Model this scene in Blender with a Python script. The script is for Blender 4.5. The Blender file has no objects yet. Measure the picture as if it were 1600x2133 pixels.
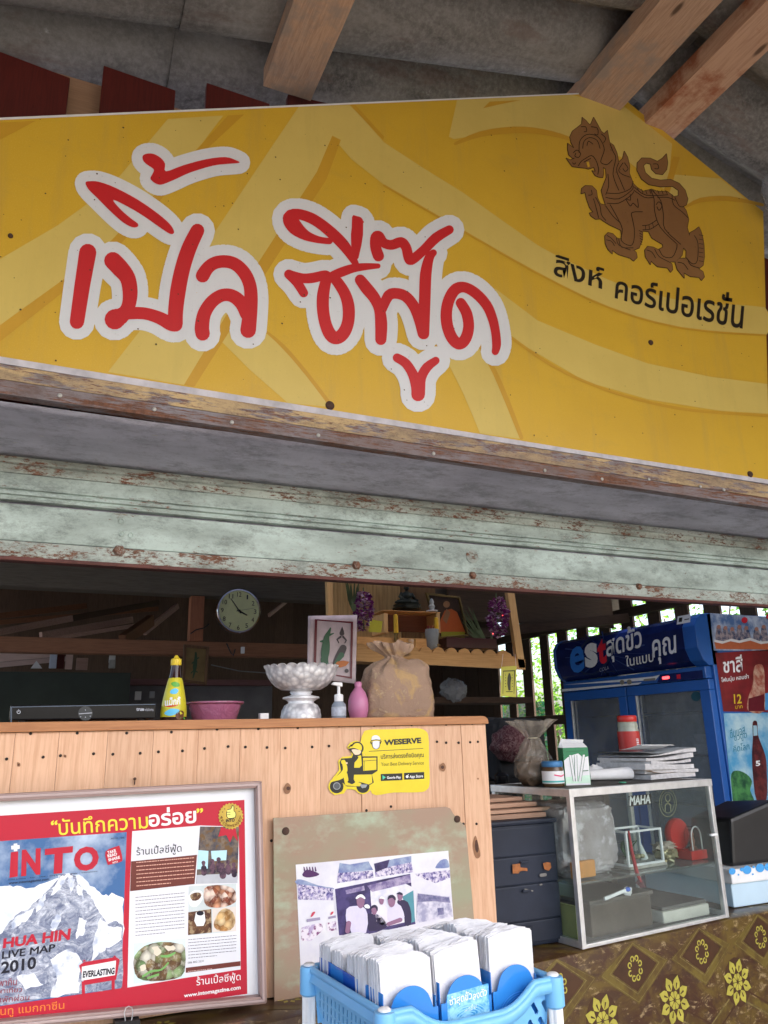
import bpy, bmesh, math, random
from mathutils import Vector as V, Matrix, noise
from mathutils.geometry import delaunay_2d_cdt, tessellate_polygon
random.seed(7)
R_ = math.radians
SC = bpy.context.scene
COL = SC.collection

# ------------------------------------------------------------------ camera, light, exposure
F, CX, CY = 1600.0, 800.0, 1066.5            # focal length and centre in photo pixels
EYE = V((0, 0, 1.35))
cz = V((-132, 5466.5, -1600)).normalized()   # world up seen from the camera
cy = V((-739, -483.5, -1600)); cy = (cy - cz * cy.dot(cz)).normalized()
cx = cy.cross(cz)
ROT = Matrix((cx, cy, cz))                   # camera axes -> world axes
cam = bpy.data.objects.new('camera', bpy.data.cameras.new('camera'))
COL.objects.link(cam); SC.camera = cam
cam.matrix_world = Matrix.Translation(EYE) @ ROT.to_4x4()
cam.data.sensor_fit = 'VERTICAL'; cam.data.sensor_height = 36
cam.data.lens = 36 * F / 2133
cam.data.clip_start = 0.02; cam.data.clip_end = 2000
SUN_EL, SUN_AZ = 52, 150                     # azimuth clockwise from +Y
world = bpy.data.worlds.new('World'); SC.world = world; world.use_nodes = True
wn = world.node_tree
sky = wn.nodes.new('ShaderNodeTexSky'); sky.sky_type = 'NISHITA'; sky.sun_disc = False
sky.sun_elevation = R_(SUN_EL); sky.sun_rotation = R_(SUN_AZ)
sky.air_density = 1.0; sky.dust_density = 4.5; sky.ozone_density = .6
bg = wn.nodes['Background']; bg.inputs[1].default_value = 0.15
wn.links.new(sky.outputs[0], bg.inputs[0])
sun = bpy.data.objects.new('sun', bpy.data.lights.new('sun', 'SUN'))
COL.objects.link(sun)
sun.data.energy = 2.8; sun.data.angle = R_(0.6); sun.data.color = (1, .95, .88)
sd = V((math.sin(R_(SUN_AZ)) * math.cos(R_(SUN_EL)), math.cos(R_(SUN_AZ)) * math.cos(R_(SUN_EL)), math.sin(R_(SUN_EL))))
sun.rotation_euler = sd.to_track_quat('Z', 'Y').to_euler()
sun.location = (0, -6, 12)
SC.view_settings.view_transform = 'Standard'; SC.view_settings.look = 'None'
SC.view_settings.gamma = 1; SC.view_settings.use_curve_mapping = False
SC.view_settings.exposure = 2.25
SC.render.engine = 'CYCLES'
SC.cycles.max_bounces = 8; SC.cycles.diffuse_bounces = 5; SC.cycles.transparent_max_bounces = 12
SC.cycles.use_denoising = True

# ------------------------------------------------------------------ helpers
def ray(x, y):
    return ROT @ V((x - CX, -(y - CY), -F))
class Pl:
    def __init__(s, o, n): s.o = V(o); s.n = V(n).normalized()
    def at(s, x, y, off=0.0):
        d = ray(x, y); t = (s.o - EYE).dot(s.n) / d.dot(s.n)
        return EYE + d * t + s.n * off
def YP(y): return Pl((0, y, 0), (0, -1, 0))
def XP(x): return Pl((x, 0, 0), (-1, 0, 0))
def depth(p): return (ROT.transposed() @ (p - EYE)).z * -1
def sc_at(p): return depth(p) / F            # metres per photo pixel at a point

def wloc(o):
    v = V((0, 0, 0))
    while o: v += o.location; o = o.parent
    return v
def thing(name, label, cat, loc, group=None, rz=0, kind=None):
    o = bpy.data.objects.new(name, None); COL.objects.link(o)
    o.empty_display_size = .05
    o.location = loc; o.rotation_euler = (0, 0, rz)
    return tag(o, label, cat, group, kind)
def tag(o, label=None, cat=None, group=None, kind=None):
    if label: o['label'] = label
    if cat: o['category'] = cat
    if group: o['group'] = group
    if kind: o['kind'] = kind
    return o
def link_mesh(name, vs, fs, mat, parent=None, smooth=False, bev=0, solid=0, sub=0, local=False, org=None):
    me = bpy.data.meshes.new(name)
    base = V((0, 0, 0))
    if not local:
        if parent is not None: base = wloc(parent)
        if org is not None: base = V(org)
    if parent is None and org is None and not local and vs:
        xs = [v[0] for v in vs]; ys = [v[1] for v in vs]; zs = [v[2] for v in vs]
        base = V(((min(xs) + max(xs)) / 2, (min(ys) + max(ys)) / 2, min(zs)))
    me.from_pydata([tuple(V(v) - base) for v in vs], [], fs)
    if bev:
        bm = bmesh.new(); bm.from_mesh(me)
        bmesh.ops.recalc_face_normals(bm, faces=bm.faces)
        es = [e for e in bm.edges if len(e.link_faces) == 2 and e.calc_face_angle(0) > .6]
        bmesh.ops.bevel(bm, geom=es, offset=bev, segments=2, profile=.6, affect='EDGES', clamp_overlap=True)
        bm.to_mesh(me); bm.free()
    me.validate(); me.update()
    if smooth:
        me.shade_smooth(); me.set_sharp_from_angle(angle=R_(42))
    if mat: me.materials.append(mat)
    o = bpy.data.objects.new(name, me); COL.objects.link(o)
    if parent is not None:
        o.parent = parent
        if org is not None: o.location = base - wloc(parent)
    elif not local: o.location = base
    if solid:
        m = o.modifiers.new('solid', 'SOLIDIFY'); m.thickness = solid; m.offset = 0
    if sub:
        m = o.modifiers.new('sub', 'SUBSURF'); m.levels = sub; m.render_levels = sub
    return o
class G:
    def __init__(s): s.v = []; s.f = []
    def add(s, vs, fs):
        n = len(s.v); s.v += [V(v) for v in vs]; s.f += [tuple(i + n for i in f) for f in fs]; return s
    def hexa(s, a, b):                       # two matching rings of points
        n = len(a); vs = list(a) + list(b)
        fs = [tuple(range(n))[::-1], tuple(range(n, 2 * n))]
        fs += [(i, (i + 1) % n, n + (i + 1) % n, n + i) for i in range(n)]
        return s.add(vs, fs)
    def box(s, c, size, M=None):
        c = V(c); x, y, z = [k / 2 for k in size]
        M = M or Matrix.Identity(3)
        lo = [c + M @ V(p) for p in ((-x, -y, -z), (x, -y, -z), (x, y, -z), (-x, y, -z))]
        hi = [c + M @ V(p) for p in ((-x, -y, z), (x, -y, z), (x, y, z), (-x, y, z))]
        return s.hexa(lo, hi)
    def bb(s, a, b):
        return s.box([(a[i] + b[i]) / 2 for i in range(3)], [abs(b[i] - a[i]) for i in range(3)])
    def prism(s, pts, vec):
        return s.hexa([V(p) for p in pts], [V(p) + V(vec) for p in pts])
    def bar(s, a, b, w, h, up=(0, 0, 1)):
        a = V(a); b = V(b); d = (b - a).normalized(); u = V(up)
        sd_ = d.cross(u).normalized(); u = sd_.cross(d)
        r = [sd_ * (w / 2) + u * (h / 2), sd_ * (-w / 2) + u * (h / 2), sd_ * (-w / 2) - u * (h / 2), sd_ * (w / 2) - u * (h / 2)]
        return s.hexa([a + k for k in r], [b + k for k in r])
    def cyl(s, a, b, r0, r1=None, n=16):
        return s.tube([a, b], [r0, r0 if r1 is None else r1], n)
    def tube(s, pts, rads, n=8, cap=True):
        pts = [V(p) for p in pts]
        if not isinstance(rads, (list, tuple)): rads = [rads] * len(pts)
        vs = []; fs = []; prev = None
        for i, p in enumerate(pts):
            d = (pts[min(i + 1, len(pts) - 1)] - pts[max(i - 1, 0)]).normalized()
            if prev is None:
                a = d.orthogonal().normalized()
            else:
                a = (prev - d * prev.dot(d)).normalized()
            prev = a; b = d.cross(a)
            for k in range(n):
                t = 2 * math.pi * k / n
                vs.append(p + (a * math.cos(t) + b * math.sin(t)) * rads[i])
        for i in range(len(pts) - 1):
            for k in range(n):
                fs.append((i * n + k, i * n + (k + 1) % n, (i + 1) * n + (k + 1) % n, (i + 1) * n + k))
        if cap:
            fs.append(tuple(range(n))[::-1]); fs.append(tuple(range((len(pts) - 1) * n, len(pts) * n)))
        return s.add(vs, fs)
    def lathe(s, o, prof, n=32, fn=None, M=None):
        o = V(o); vs = []; fs = []; M = M or Matrix.Identity(3)
        for i, (r, z) in enumerate(prof):
            for k in range(n):
                t = 2 * math.pi * k / n
                rr, zz = (r, z) if fn is None else fn(r, z, t, i)
                vs.append(o + M @ V((rr * math.cos(t), rr * math.sin(t), zz)))
        for i in range(len(prof) - 1):
            for k in range(n):
                fs.append((i * n + k, i * n + (k + 1) % n, (i + 1) * n + (k + 1) % n, (i + 1) * n + k))
        fs.append(tuple(range(n))[::-1]); fs.append(tuple(range((len(prof) - 1) * n, len(prof) * n)))
        return s.add(vs, fs)
    def ball(s, c, r, nu=16, nv=10, fn=None):
        c = V(c); r = V(r) if not isinstance(r, (int, float)) else V((r, r, r))
        vs = []; fs = []
        for i in range(nv + 1):
            ph = math.pi * i / nv
            for k in range(nu):
                t = 2 * math.pi * k / nu
                p = V((math.sin(ph) * math.cos(t), math.sin(ph) * math.sin(t), -math.cos(ph)))
                if fn: p = p * fn(p)
                vs.append(c + V((p.x * r.x, p.y * r.y, p.z * r.z)))
        for i in range(nv):
            for k in range(nu):
                fs.append((i * nu + k, i * nu + (k + 1) % nu, (i + 1) * nu + (k + 1) % nu, (i + 1) * nu + k))
        return s.add(vs, fs)
    def obj(s, name, mat, parent=None, **k):
        return link_mesh(name, s.v, s.f, mat, parent, **k)

def sm(pts, closed=True, n=3):
    out = []; N = len(pts)
    rng = range(N) if closed else range(N - 1)
    g = (lambda i: pts[i % N]) if closed else (lambda i: pts[max(0, min(N - 1, i))])
    for i in rng:
        p0, p1, p2, p3 = g(i - 1), g(i), g(i + 1), g(i + 2)
        for k in range(n):
            t = k / n
            out.append(tuple(.5 * (2 * b + (c - a) * t + (2 * a - 5 * b + 4 * c - d) * t * t + (3 * b - a - 3 * c + d) * t ** 3)
                             for a, b, c, d in zip(p0, p1, p2, p3)))
    if not closed: out.append(tuple(pts[-1]))
    return out
def shapes_to_polys(shapes, grow=0):
    polys = []
    def circ(x, y, r, n=14):
        polys.append([(x + r * math.cos(2 * math.pi * k / n), y + r * math.sin(2 * math.pi * k / n)) for k in range(n)])
    def seg(a, b):
        (x0, y0, r0), (x1, y1, r1) = a, b
        d = math.hypot(x1 - x0, y1 - y0)
        if d < 1e-6: return
        nx, ny = -(y1 - y0) / d, (x1 - x0) / d
        polys.append([(x0 + nx * r0, y0 + ny * r0), (x0 - nx * r0, y0 - ny * r0), (x1 - nx * r1, y1 - ny * r1), (x1 + nx * r1, y1 + ny * r1)])
    for sh in shapes:
        k, pts = sh[0], sh[1]
        if k == 'c': circ(pts[0], pts[1], pts[2] + grow, 20); continue
        if k == 's':
            q = [(p[0], p[1], p[2] + grow) for p in pts]
            for i in range(len(q)):
                circ(*q[i])
                if i: seg(q[i - 1], q[i])
        else:
            polys.append([tuple(p[:2]) for p in pts])
            if grow:
                q = [(p[0], p[1], grow) for p in pts]
                for i in range(len(q)):
                    circ(*q[i]); seg(q[i - 1], q[i])
    return polys
def union(polys):
    vs = []; fs = []
    for p in polys:
        if sum(a[0] * b[1] - b[0] * a[1] for a, b in zip(p, p[1:] + p[:1])) < 0: p = p[::-1]
        n = len(vs); vs += [V(q) for q in p]; fs.append(list(range(n, n + len(p))))
    r = delaunay_2d_cdt(vs, [], fs, 0, 1e-4)
    return r[0], [tuple(f) for f, o in zip(r[2], r[5]) if o]
def tess(p):
    return [tuple(t) for t in tessellate_polygon([[V((x, y, 0)) for x, y in p]])]
def decal(name, shapes, pl, off, mat, parent, grow=0, un=True):
    """flat print: outlines given in photo pixels, laid on a real plane"""
    polys = shapes_to_polys(shapes, grow)
    if un: vs, fs = union(polys)
    else:
        vs = []; fs = []
        for p in polys:
            n = len(vs); vs += p; fs += [tuple(i + n for i in t) for t in tess(p)]
    P3 = [pl.at(v[0], v[1], off) for v in vs]
    out = []
    for f in fs:
        a, b, c = [P3[i] for i in f[:3]]
        out.append(f if (b - a).cross(c - a).dot(pl.n) > 0 else f[::-1])
    isl = islands(len(P3), out)
    if 1 < len(isl) <= 9:
        for fl in isl:
            idx = sorted({i for f in fl for i in f}); mp = {a: b for b, a in enumerate(idx)}
            o = link_mesh(name, [P3[i] for i in idx], [tuple(mp[i] for i in f) for f in fl], mat, parent)
        return o
    return link_mesh(name, P3, out, mat, parent)
def islands(nv, fs):
    par = list(range(nv))
    def fd(i):
        while par[i] != i: par[i] = par[par[i]]; i = par[i]
        return i
    for f in fs:
        for i in f[1:]: par[fd(i)] = fd(f[0])
    d = {}
    for f in fs: d.setdefault(fd(f[0]), []).append(f)
    return list(d.values())
def P(*pts): return ('p', list(pts))
def jag(pts, amp, n=5, seed=1):
    r = random.Random(seed); out = []; N_ = len(pts)
    for i in range(N_):
        a, b = pts[i], pts[(i + 1) % N_]
        for k in range(n):
            t = k / n; out.append((a[0] + (b[0] - a[0]) * t + r.uniform(-amp, amp) * (k > 0), a[1] + (b[1] - a[1]) * t + r.uniform(-amp, amp) * (k > 0)))
    return ('p', out)
def Rr(x0, y0, x1, y1): return ('p', [(x0, y0), (x1, y0), (x1, y1), (x0, y1)])
def Q(a, b, c, d): return ('p', [a, b, c, d])
def St(pts, r=None, n=3):
    if r is not None: pts = [(p[0], p[1], r) for p in pts]
    return ('s', sm(pts, False, n) if len(pts) > 2 else pts)
def Zm(x0, y0, s, shapes):
    out = []
    for sh in shapes:
        if sh[0] == 'c': out.append(('c', (x0 + sh[1][0] / s, y0 + sh[1][1] / s, sh[1][2] / s)))
        else: out.append((sh[0], [tuple([x0 + p[0] / s, y0 + p[1] / s] + ([p[2] / s] if len(p) > 2 else [])) for p in sh[1]]))
    return out
_tc = {}
def text2d(s, bold=0.0, res=3):
    key = (s, bold, res)
    if key in _tc: return _tc[key]
    wide = bold if 'M' in s else 0           # the font's M breaks when fattened: thicken by a union of shifted copies
    cu = bpy.data.curves.new('text', 'FONT'); cu.body = s; cu.offset = 0 if wide else bold; cu.resolution_u = res
    ob = bpy.data.objects.new('text', cu)
    me = bpy.data.meshes.new_from_object(ob)
    vs = [(v.co.x, v.co.y) for v in me.vertices]; fs = [tuple(p.vertices) for p in me.polygons]
    bpy.data.objects.remove(ob); bpy.data.meshes.remove(me); bpy.data.curves.remove(cu)
    if wide:
        vv, fs = union([[(vs[i][0] + dx, vs[i][1] + dy) for i in f] for dx, dy in ((-wide, 0), (wide, 0), (0, wide * .5), (0, -wide * .5)) for f in fs])
        vs = [(v[0], v[1]) for v in vv]
    xs = [v[0] for v in vs] or [0, 1]; ys = [v[1] for v in vs] or [0, 1]
    x0, x1, y0, y1 = min(xs), max(xs), min(ys), max(ys)
    vs = [((x - x0) / max(x1 - x0, 1e-6), (y - y0) / max(y1 - y0, 1e-6)) for x, y in vs]
    _tc[key] = (vs, fs); return vs, fs
def lettering(name, items, pl, off, mat, parent):
    """items: (text, tl, tr, br, bl[, bold[, bend]]) the four corners of the text's own box, photo pixels"""
    if len(items) > 1:
        for it in items: o = lettering(name, [it], pl, off, mat, parent)
        return o
    g = G()
    for it in items:
        s, tl, tr, br, bl = it[:5]; bold = it[5] if len(it) > 5 else 0; bend = it[6] if len(it) > 6 else 0
        vs, fs = text2d(s, bold)
        q = []
        for u, w in vs:
            x = (bl[0] * (1 - u) + br[0] * u) * (1 - w) + (tl[0] * (1 - u) + tr[0] * u) * w
            y = (bl[1] * (1 - u) + br[1] * u) * (1 - w) + (tl[1] * (1 - u) + tr[1] * u) * w
            y += bend * 4 * u * (1 - u)
            q.append(pl.at(x, y, off))
        ff = []
        for f in fs:
            a, b, c = q[f[0]], q[f[1]], q[f[2]]
            ff.append(f if (b - a).cross(c - a).dot(pl.n) > 0 else f[::-1])
        g.add(q, ff)
    return g.obj(name, mat, parent)
def tbox(s, x, y, w, h, slope=0.0, bold=0, slant=0):
    """text item: left x, baseline y, width, height, slope of the baseline"""
    return (s, (x + slant, y - h), (x + w + slant, y + w * slope - h), (x + w, y + w * slope), (x, y), bold)

# ------------------------------------------------------------------ materials
def lin(h):
    h = h.lstrip('#'); c = [int(h[i:i + 2], 16) / 255 for i in (0, 2, 4)]
    return tuple((x / 12.92 if x <= .04045 else ((x + .055) / 1.055) ** 2.4) for x in c)
_mc = {}
class N:
    def __init__(s, name):
        s.m = bpy.data.materials.new(name); s.m.use_nodes = True
        s.t = s.m.node_tree; s.b = s.t.nodes['Principled BSDF']; s.o = s.t.nodes['Material Output']
        s.tc = s.t.nodes.new('ShaderNodeTexCoord').outputs['Object']
    def n(s, ty, **k):
        x = s.t.nodes.new(ty)
        for a, b in k.items(): setattr(x, a, b)
        return x
    def lk(s, a, b): s.t.links.new(a, b)
    def setin(s, node, **k):
        for a, b in k.items(): node.inputs[a].default_value = b
    def map(s, scale, loc=(0, 0, 0), rot=(0, 0, 0)):
        x = s.n('ShaderNodeMapping'); s.lk(s.tc, x.inputs[0])
        x.inputs['Scale'].default_value = scale; x.inputs['Location'].default_value = loc; x.inputs['Rotation'].default_value = rot
        return x.outputs[0]
    def noise(s, scale, detail=4, rough=.55, vec=None, dist=0):
        x = s.n('ShaderNodeTexNoise'); s.lk(vec or s.tc, x.inputs['Vector'])
        x.inputs['Scale'].default_value = scale; x.inputs['Detail'].default_value = detail
        x.inputs['Roughness'].default_value = rough; x.inputs['Distortion'].default_value = dist
        return x.outputs['Fac']
    def vor(s, scale, vec=None, feature='F1', out='Distance'):
        x = s.n('ShaderNodeTexVoronoi', feature=feature); s.lk(vec or s.tc, x.inputs['Vector'])
        x.inputs['Scale'].default_value = scale
        return x.outputs[out]
    def ramp(s, fac, stops):
        x = s.n('ShaderNodeValToRGB'); s.lk(fac, x.inputs[0]); e = x.color_ramp.elements
        while len(e) < len(stops): e.new(.5)
        for el, (p, c) in zip(e, stops):
            el.position = p; el.color = (tuple(c) + (1,))[:4] if not isinstance(c, (int, float)) else (c, c, c, 1)
        return x.outputs[0]
    def mix(s, fac, a, b, mode='MIX'):
        x = s.n('ShaderNodeMix', data_type='RGBA', blend_type=mode)
        for sock, v in ((x.inputs[0], fac), (x.inputs[6], a), (x.inputs[7], b)):
            if hasattr(v, 'is_linked') or hasattr(v, 'links'): s.lk(v, sock)
            elif isinstance(v, (int, float)): sock.default_value = v if sock == x.inputs[0] else (v, v, v, 1)
            else: sock.default_value = tuple(v) + (1,)
        return x.outputs[2]
    def bump(s, h, strength=.3, dist=.002, prev=None):
        x = s.n('ShaderNodeBump'); s.lk(h, x.inputs['Height'])
        x.inputs['Strength'].default_value = strength; x.inputs['Distance'].default_value = dist
        if prev is not None: s.lk(prev, x.inputs['Normal'])
        s.lk(x.outputs[0], s.b.inputs['Normal']); return x.outputs[0]
    def col(s, c): s.lk(c, s.b.inputs['Base Color'])
    def fin(s, rough=.6, metal=0, spec=.5, **k):
        s.b.inputs['Roughness'].default_value = rough; s.b.inputs['Metallic'].default_value = metal
        s.b.inputs['Specular IOR Level'].default_value = spec
        for a, b in k.items(): s.b.inputs[a.replace('_', ' ')].default_value = b
        return s.m
def plain(name, c, rough=.5, metal=0, var=.18, scale=18, bump=.15, bscale=120, spec=.4, c2=None, **k):
    key = (name, c if isinstance(c, str) else tuple(c))
    if key in _mc: return _mc[key]
    if isinstance(c, str): c = lin(c)
    n = N(name)
    c2 = lin(c2) if isinstance(c2, str) else (c2 or tuple(x * (1 - var) for x in c))
    f = n.ramp(n.noise(scale, 5, .6), [(.35, 0), (.7, 1)])
    n.col(n.mix(f, c, c2))
    if bump: n.bump(n.noise(bscale, 4), bump, .001)
    m = n.fin(rough, metal, spec, **k)
    _mc[key] = m; return m
def ink(hexc, gain=1.25, rough=.38):
    """printed colour: photo colour taken back to a surface colour"""
    key = ('ink', hexc, gain, rough)
    if key in _mc: return _mc[key]
    c = tuple(min(.85, x * gain) for x in lin(hexc))
    n = N('printed_ink')
    n.col(n.mix(n.ramp(n.noise(40, 5, .7), [(.4, 0), (.8, 1)]), c, tuple(x * .86 for x in c)))
    m = n.fin(rough, 0, .35); _mc[key] = m; return m
def wood(name, c1, c2, axis='Z', rough=.55, knots=True, grain=1.0, rnd=.25, wear=None):
    n = N(name)
    sc = {'Z': (14, 14, .9), 'X': (.9, 14, 14), 'Y': (14, .9, 14)}[axis]
    oi = n.n('ShaderNodeObjectInfo')
    add = n.n('ShaderNodeVectorMath', operation='ADD'); n.lk(n.tc, add.inputs[0])
    mul = n.n('ShaderNodeVectorMath', operation='SCALE'); n.lk(oi.outputs['Random'], mul.inputs['Scale']); mul.inputs[0].default_value = (9, 5, 7)
    n.lk(mul.outputs[0], add.inputs[1])
    mp = n.n('ShaderNodeMapping'); n.lk(add.outputs[0], mp.inputs[0]); mp.inputs['Scale'].default_value = [k * grain for k in sc]
    w = n.noise(1.4, 3, .5, mp.outputs[0], .6)
    w2 = n.n('ShaderNodeMath', operation='MULTIPLY'); n.lk(w, w2.inputs[0]); w2.inputs[1].default_value = 9
    fr = n.n('ShaderNodeMath', operation='PINGPONG'); n.lk(w2.outputs[0], fr.inputs[0]); fr.inputs[1].default_value = .5
    g = n.ramp(fr.outputs[0], [(.0, 0), (.32, .25), (.5, 1)])
    fine = n.noise(9, 4, .7, mp.outputs[0])
    c = n.mix(g, c1, tuple(a * .6 + b * .4 for a, b in zip(c1, c2)))
    c = n.mix(n.ramp(fine, [(.45, 0), (.75, .8)]), c, c2)
    if knots:
        vm = n.n('ShaderNodeMapping'); n.lk(add.outputs[0], vm.inputs[0])
        vm.inputs['Scale'].default_value = {'Z': (5, 5, 1.8), 'X': (1.8, 5, 5), 'Y': (5, 1.8, 5)}[axis]
        k = n.ramp(n.vor(1.0, vm.outputs[0]), [(.0, 1), (.05, .9), (.085, 0)])
        c = n.mix(k, c, tuple(x * .28 for x in c2))
    rr = n.ramp(oi.outputs['Random'], [(0, 1 - rnd), (1, 1.0 + rnd * .1)])
    c = n.mix(1.0, c, rr, 'MULTIPLY')
    if wear:
        c = n.mix(n.ramp(n.noise(3.5, 6, .7), [(.5, 0), (.62, .85)]), c, wear)
    n.col(c); n.bump(fine, .25, .001)
    return n.fin(rough, 0, .35)
def rusty(name, base, dirt, amount=.58, rust=(.125, .052, .028), stretch=(1.2, 8, 8), rough=.6, extra=None, bump=.5):
    n = N(name)
    mp = n.map(stretch)
    big = n.noise(2.2, 8, .66, mp); sp = n.noise(13, 9, .80, mp); sm_ = n.noise(70, 6, .7)
    c = n.mix(n.ramp(n.noise(2.8, 7, .62, n.map((1, 3, 3), (3, 1, 2))), [(.38, 0), (.68, 1)]), base, dirt)
    c = n.mix(n.ramp(sm_, [(.55, 0), (.72, .35)]), c, tuple(x * .6 for x in dirt))
    if extra: c = n.mix(n.ramp(big, [(.5, 0), (.56, 1)]), c, extra)
    rm = n.mix(.62, big, sp)
    streak = n.noise(5.5, 10, .84, n.map((1.1, 2.2, 2.2), (5, 1, 9)), 0)
    c = n.mix(n.ramp(streak, [(.48, 0), (.62, .8)]), c, tuple(x * .62 for x in dirt))
    k = n.ramp(rm, [(amount - .02, 0), (amount + .03, 1)])
    c = n.mix(k, c, n.mix(n.ramp(sm_, [(.4, 0), (.65, 1)]), rust, tuple(x * 1.9 for x in rust)))
    n.col(c); b = n.bump(sp, bump, .003); n.bump(sm_, .3, .001, b)
    return n.fin(rough, 0, .3)
def glass(name, tint=(.93, .96, .95), refl=.08, dirt=.0, rough=.04):
    n = N(name); t = n.n('ShaderNodeBsdfTransparent'); t.inputs[0].default_value = tint + (1,)
    g = n.n('ShaderNodeBsdfGlossy'); g.inputs['Roughness'].default_value = rough
    lw = n.n('ShaderNodeFresnel'); lw.inputs[0].default_value = 1.5
    ad = n.n('ShaderNodeMath', operation='ADD'); n.lk(lw.outputs[0], ad.inputs[0]); ad.inputs[1].default_value = refl
    ge = n.n('ShaderNodeNewGeometry'); iv = n.n('ShaderNodeMath', operation='SUBTRACT'); iv.inputs[0].default_value = 1; n.lk(ge.outputs['Backfacing'], iv.inputs[1])
    mu = n.n('ShaderNodeMath', operation='MULTIPLY'); n.lk(ad.outputs[0], mu.inputs[0]); n.lk(iv.outputs[0], mu.inputs[1]); ad = mu
    m = n.n('ShaderNodeMixShader'); n.lk(ad.outputs[0], m.inputs[0]); n.lk(t.outputs[0], m.inputs[1]); n.lk(g.outputs[0], m.inputs[2])
    last = m.outputs[0]
    if dirt:  # pale film: dirt, also painted haze on the case and fridge panes
        d = n.n('ShaderNodeBsdfDiffuse'); d.inputs[0].default_value = (.45, .46, .44, 1)
        m2 = n.n('ShaderNodeMixShader'); n.lk(n.ramp(n.noise(6, 6, .7), [(.3, dirt * .3), (.75, dirt)]), m2.inputs[0])
        n.lk(last, m2.inputs[1]); n.lk(d.outputs[0], m2.inputs[2]); last = m2.outputs[0]
    n.lk(last, n.o.inputs[0]); return n.m
def film(name, c, alpha=.45, rough=.25):
    n = N(name); n.col(n.mix(n.noise(12, 5, .7), c, tuple(x * .6 for x in c)))
    n.lk(n.ramp(n.noise(9, 6, .7), [(.3, max(0, alpha - .25)), (.7, min(1, alpha + .25))]), n.b.inputs['Alpha'])
    n.bump(n.noise(22, 5, .6, None, 1.0), .8, .01)
    return n.fin(rough, 0, .7)

PINE = wood('pine_boards', (.76, .47, .30), (.56, .29, .16), 'Z', .5, grain=1.15, rnd=.13)
PINE_X = wood('pine_rail', (.50, .22, .085), (.33, .125, .045), 'X', .45)
PINE_SH = wood('shrine_wood', (.66, .36, .13), (.46, .22, .065), 'X', .5)
ROUGH_Y = wood('rough_sawn_beam', (.62, .42, .30), (.38, .23, .15), 'Y', .85, grain=1.4, rnd=.2, wear=(.34, .28, .24))
ROUGH_R = wood('rough_beam_red_stain', (.68, .44, .31), (.48, .27, .18), 'Y', .7, grain=.8, rnd=.1, wear=(.36, .11, .05))
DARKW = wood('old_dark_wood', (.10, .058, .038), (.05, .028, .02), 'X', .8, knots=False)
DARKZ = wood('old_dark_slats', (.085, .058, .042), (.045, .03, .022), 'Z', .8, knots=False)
REDW = wood('dark_red_painted_wood', (.12, .018, .014), (.07, .012, .010), 'Z', .5, knots=False)
ORNW = wood('orange_brown_beam', (.22, .095, .045), (.13, .05, .025), 'X', .7, knots=False)
MINT = rusty('mint_painted_steel', (.56, .665, .61), (.30, .35, .315), .59, stretch=(1.6, 5, 5), bump=.5)
MINT2 = rusty('mint_painted_steel_rusty_edge', (.56, .63, .575), (.31, .34, .30), .53, stretch=(3.2, 9, 9), bump=.5)
GREYST = rusty('grey_painted_soffit', (.60, .60, .70), (.42, .42, .50), .66, stretch=(1.5, 3, 3), bump=1.0)
RUSTST = rusty('grey_steel_with_rust_and_old_yellow_paint', (.27, .26, .29), (.20, .13, .11), .515, stretch=(1.1, 6, 14), extra=None)
OLDYEL = rusty('flaking_yellow_paint', (.60, .43, .22), (.30, .22, .16), .535, stretch=(2.4, 8, 16), rust=(.13, .06, .04), extra=(.24, .22, .24))
MAROON = rusty('red_oxide_bottom_bar', (.17, .062, .050), (.11, .042, .036), .62, stretch=(1, 3, 3))
STEEL = plain('brushed_aluminium', (.78, .79, .80), .35, .75, .2, 30, .2)
CHROME = plain('chrome', (.75, .75, .75), .12, 1, .05)
SILVER = plain('embossed_silver', (.90, .90, .92), .38, .3, .25, 40, .5, 260)
PITTED = rusty('pitted_mint_bolt', (.42, .40, .35), (.2, .12, .09), .47, stretch=(20, 20, 20))
RUSTY_BOLT = plain('rusty_bolt', (.10, .055, .04), .8, .2, .4, 60, .6)
WHITE = plain('white_paint', (.78, .79, .80), .5, 0, .08)
BLACKP = plain('black_plastic', (.014, .014, .016), .35, 0, .3, 20, .1)
BLACKG = plain('black_gloss_plastic', (.006, .006, .008), .22, 0, .2, 6, .0, spec=.18)
PAPER = plain('white_paper', (.80, .80, .81), .8, 0, .08, 30, .4, 300)
GLASS = glass('clear_glass', (.95, .97, .96), .0)
CASEGL = glass('dusty_hazy_case_glass', (.90, .94, .93), .02, .055, .08)  # dirt film, raised to paint in pale reflections
FRGL = glass('fridge_door_glass', (.80, .84, .88), .05, .30, .05)  # pale film painted on for the brightness behind the doors
OX = {}

# ================================================================== SETTING
def ground():
    n = N('packed_earth'); n.col(n.mix(n.noise(1.5, 8, .6), (.095, .085, .075), (.07, .06, .052))); n.bump(n.noise(12, 6), .5, .02)
    m = n.fin(.95)
    tag(link_mesh('ground', [(-400, -400, 0), (400, -400, 0), (400, 400, 0), (-400, 400, 0)], [(0, 1, 2, 3)], m, local=True), kind='structure')
    n = N('concrete_floor'); n.col(n.mix(n.noise(2, 8, .65), (.16, .15, .14), (.10, .095, .09))); n.bump(n.noise(30, 5), .3, .004)
    tag(G().bb((-2.6, -1.2, -.12), (4.6, 8.1, .03)).obj('floor', n.fin(.7)), kind='structure')
ground()

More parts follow.
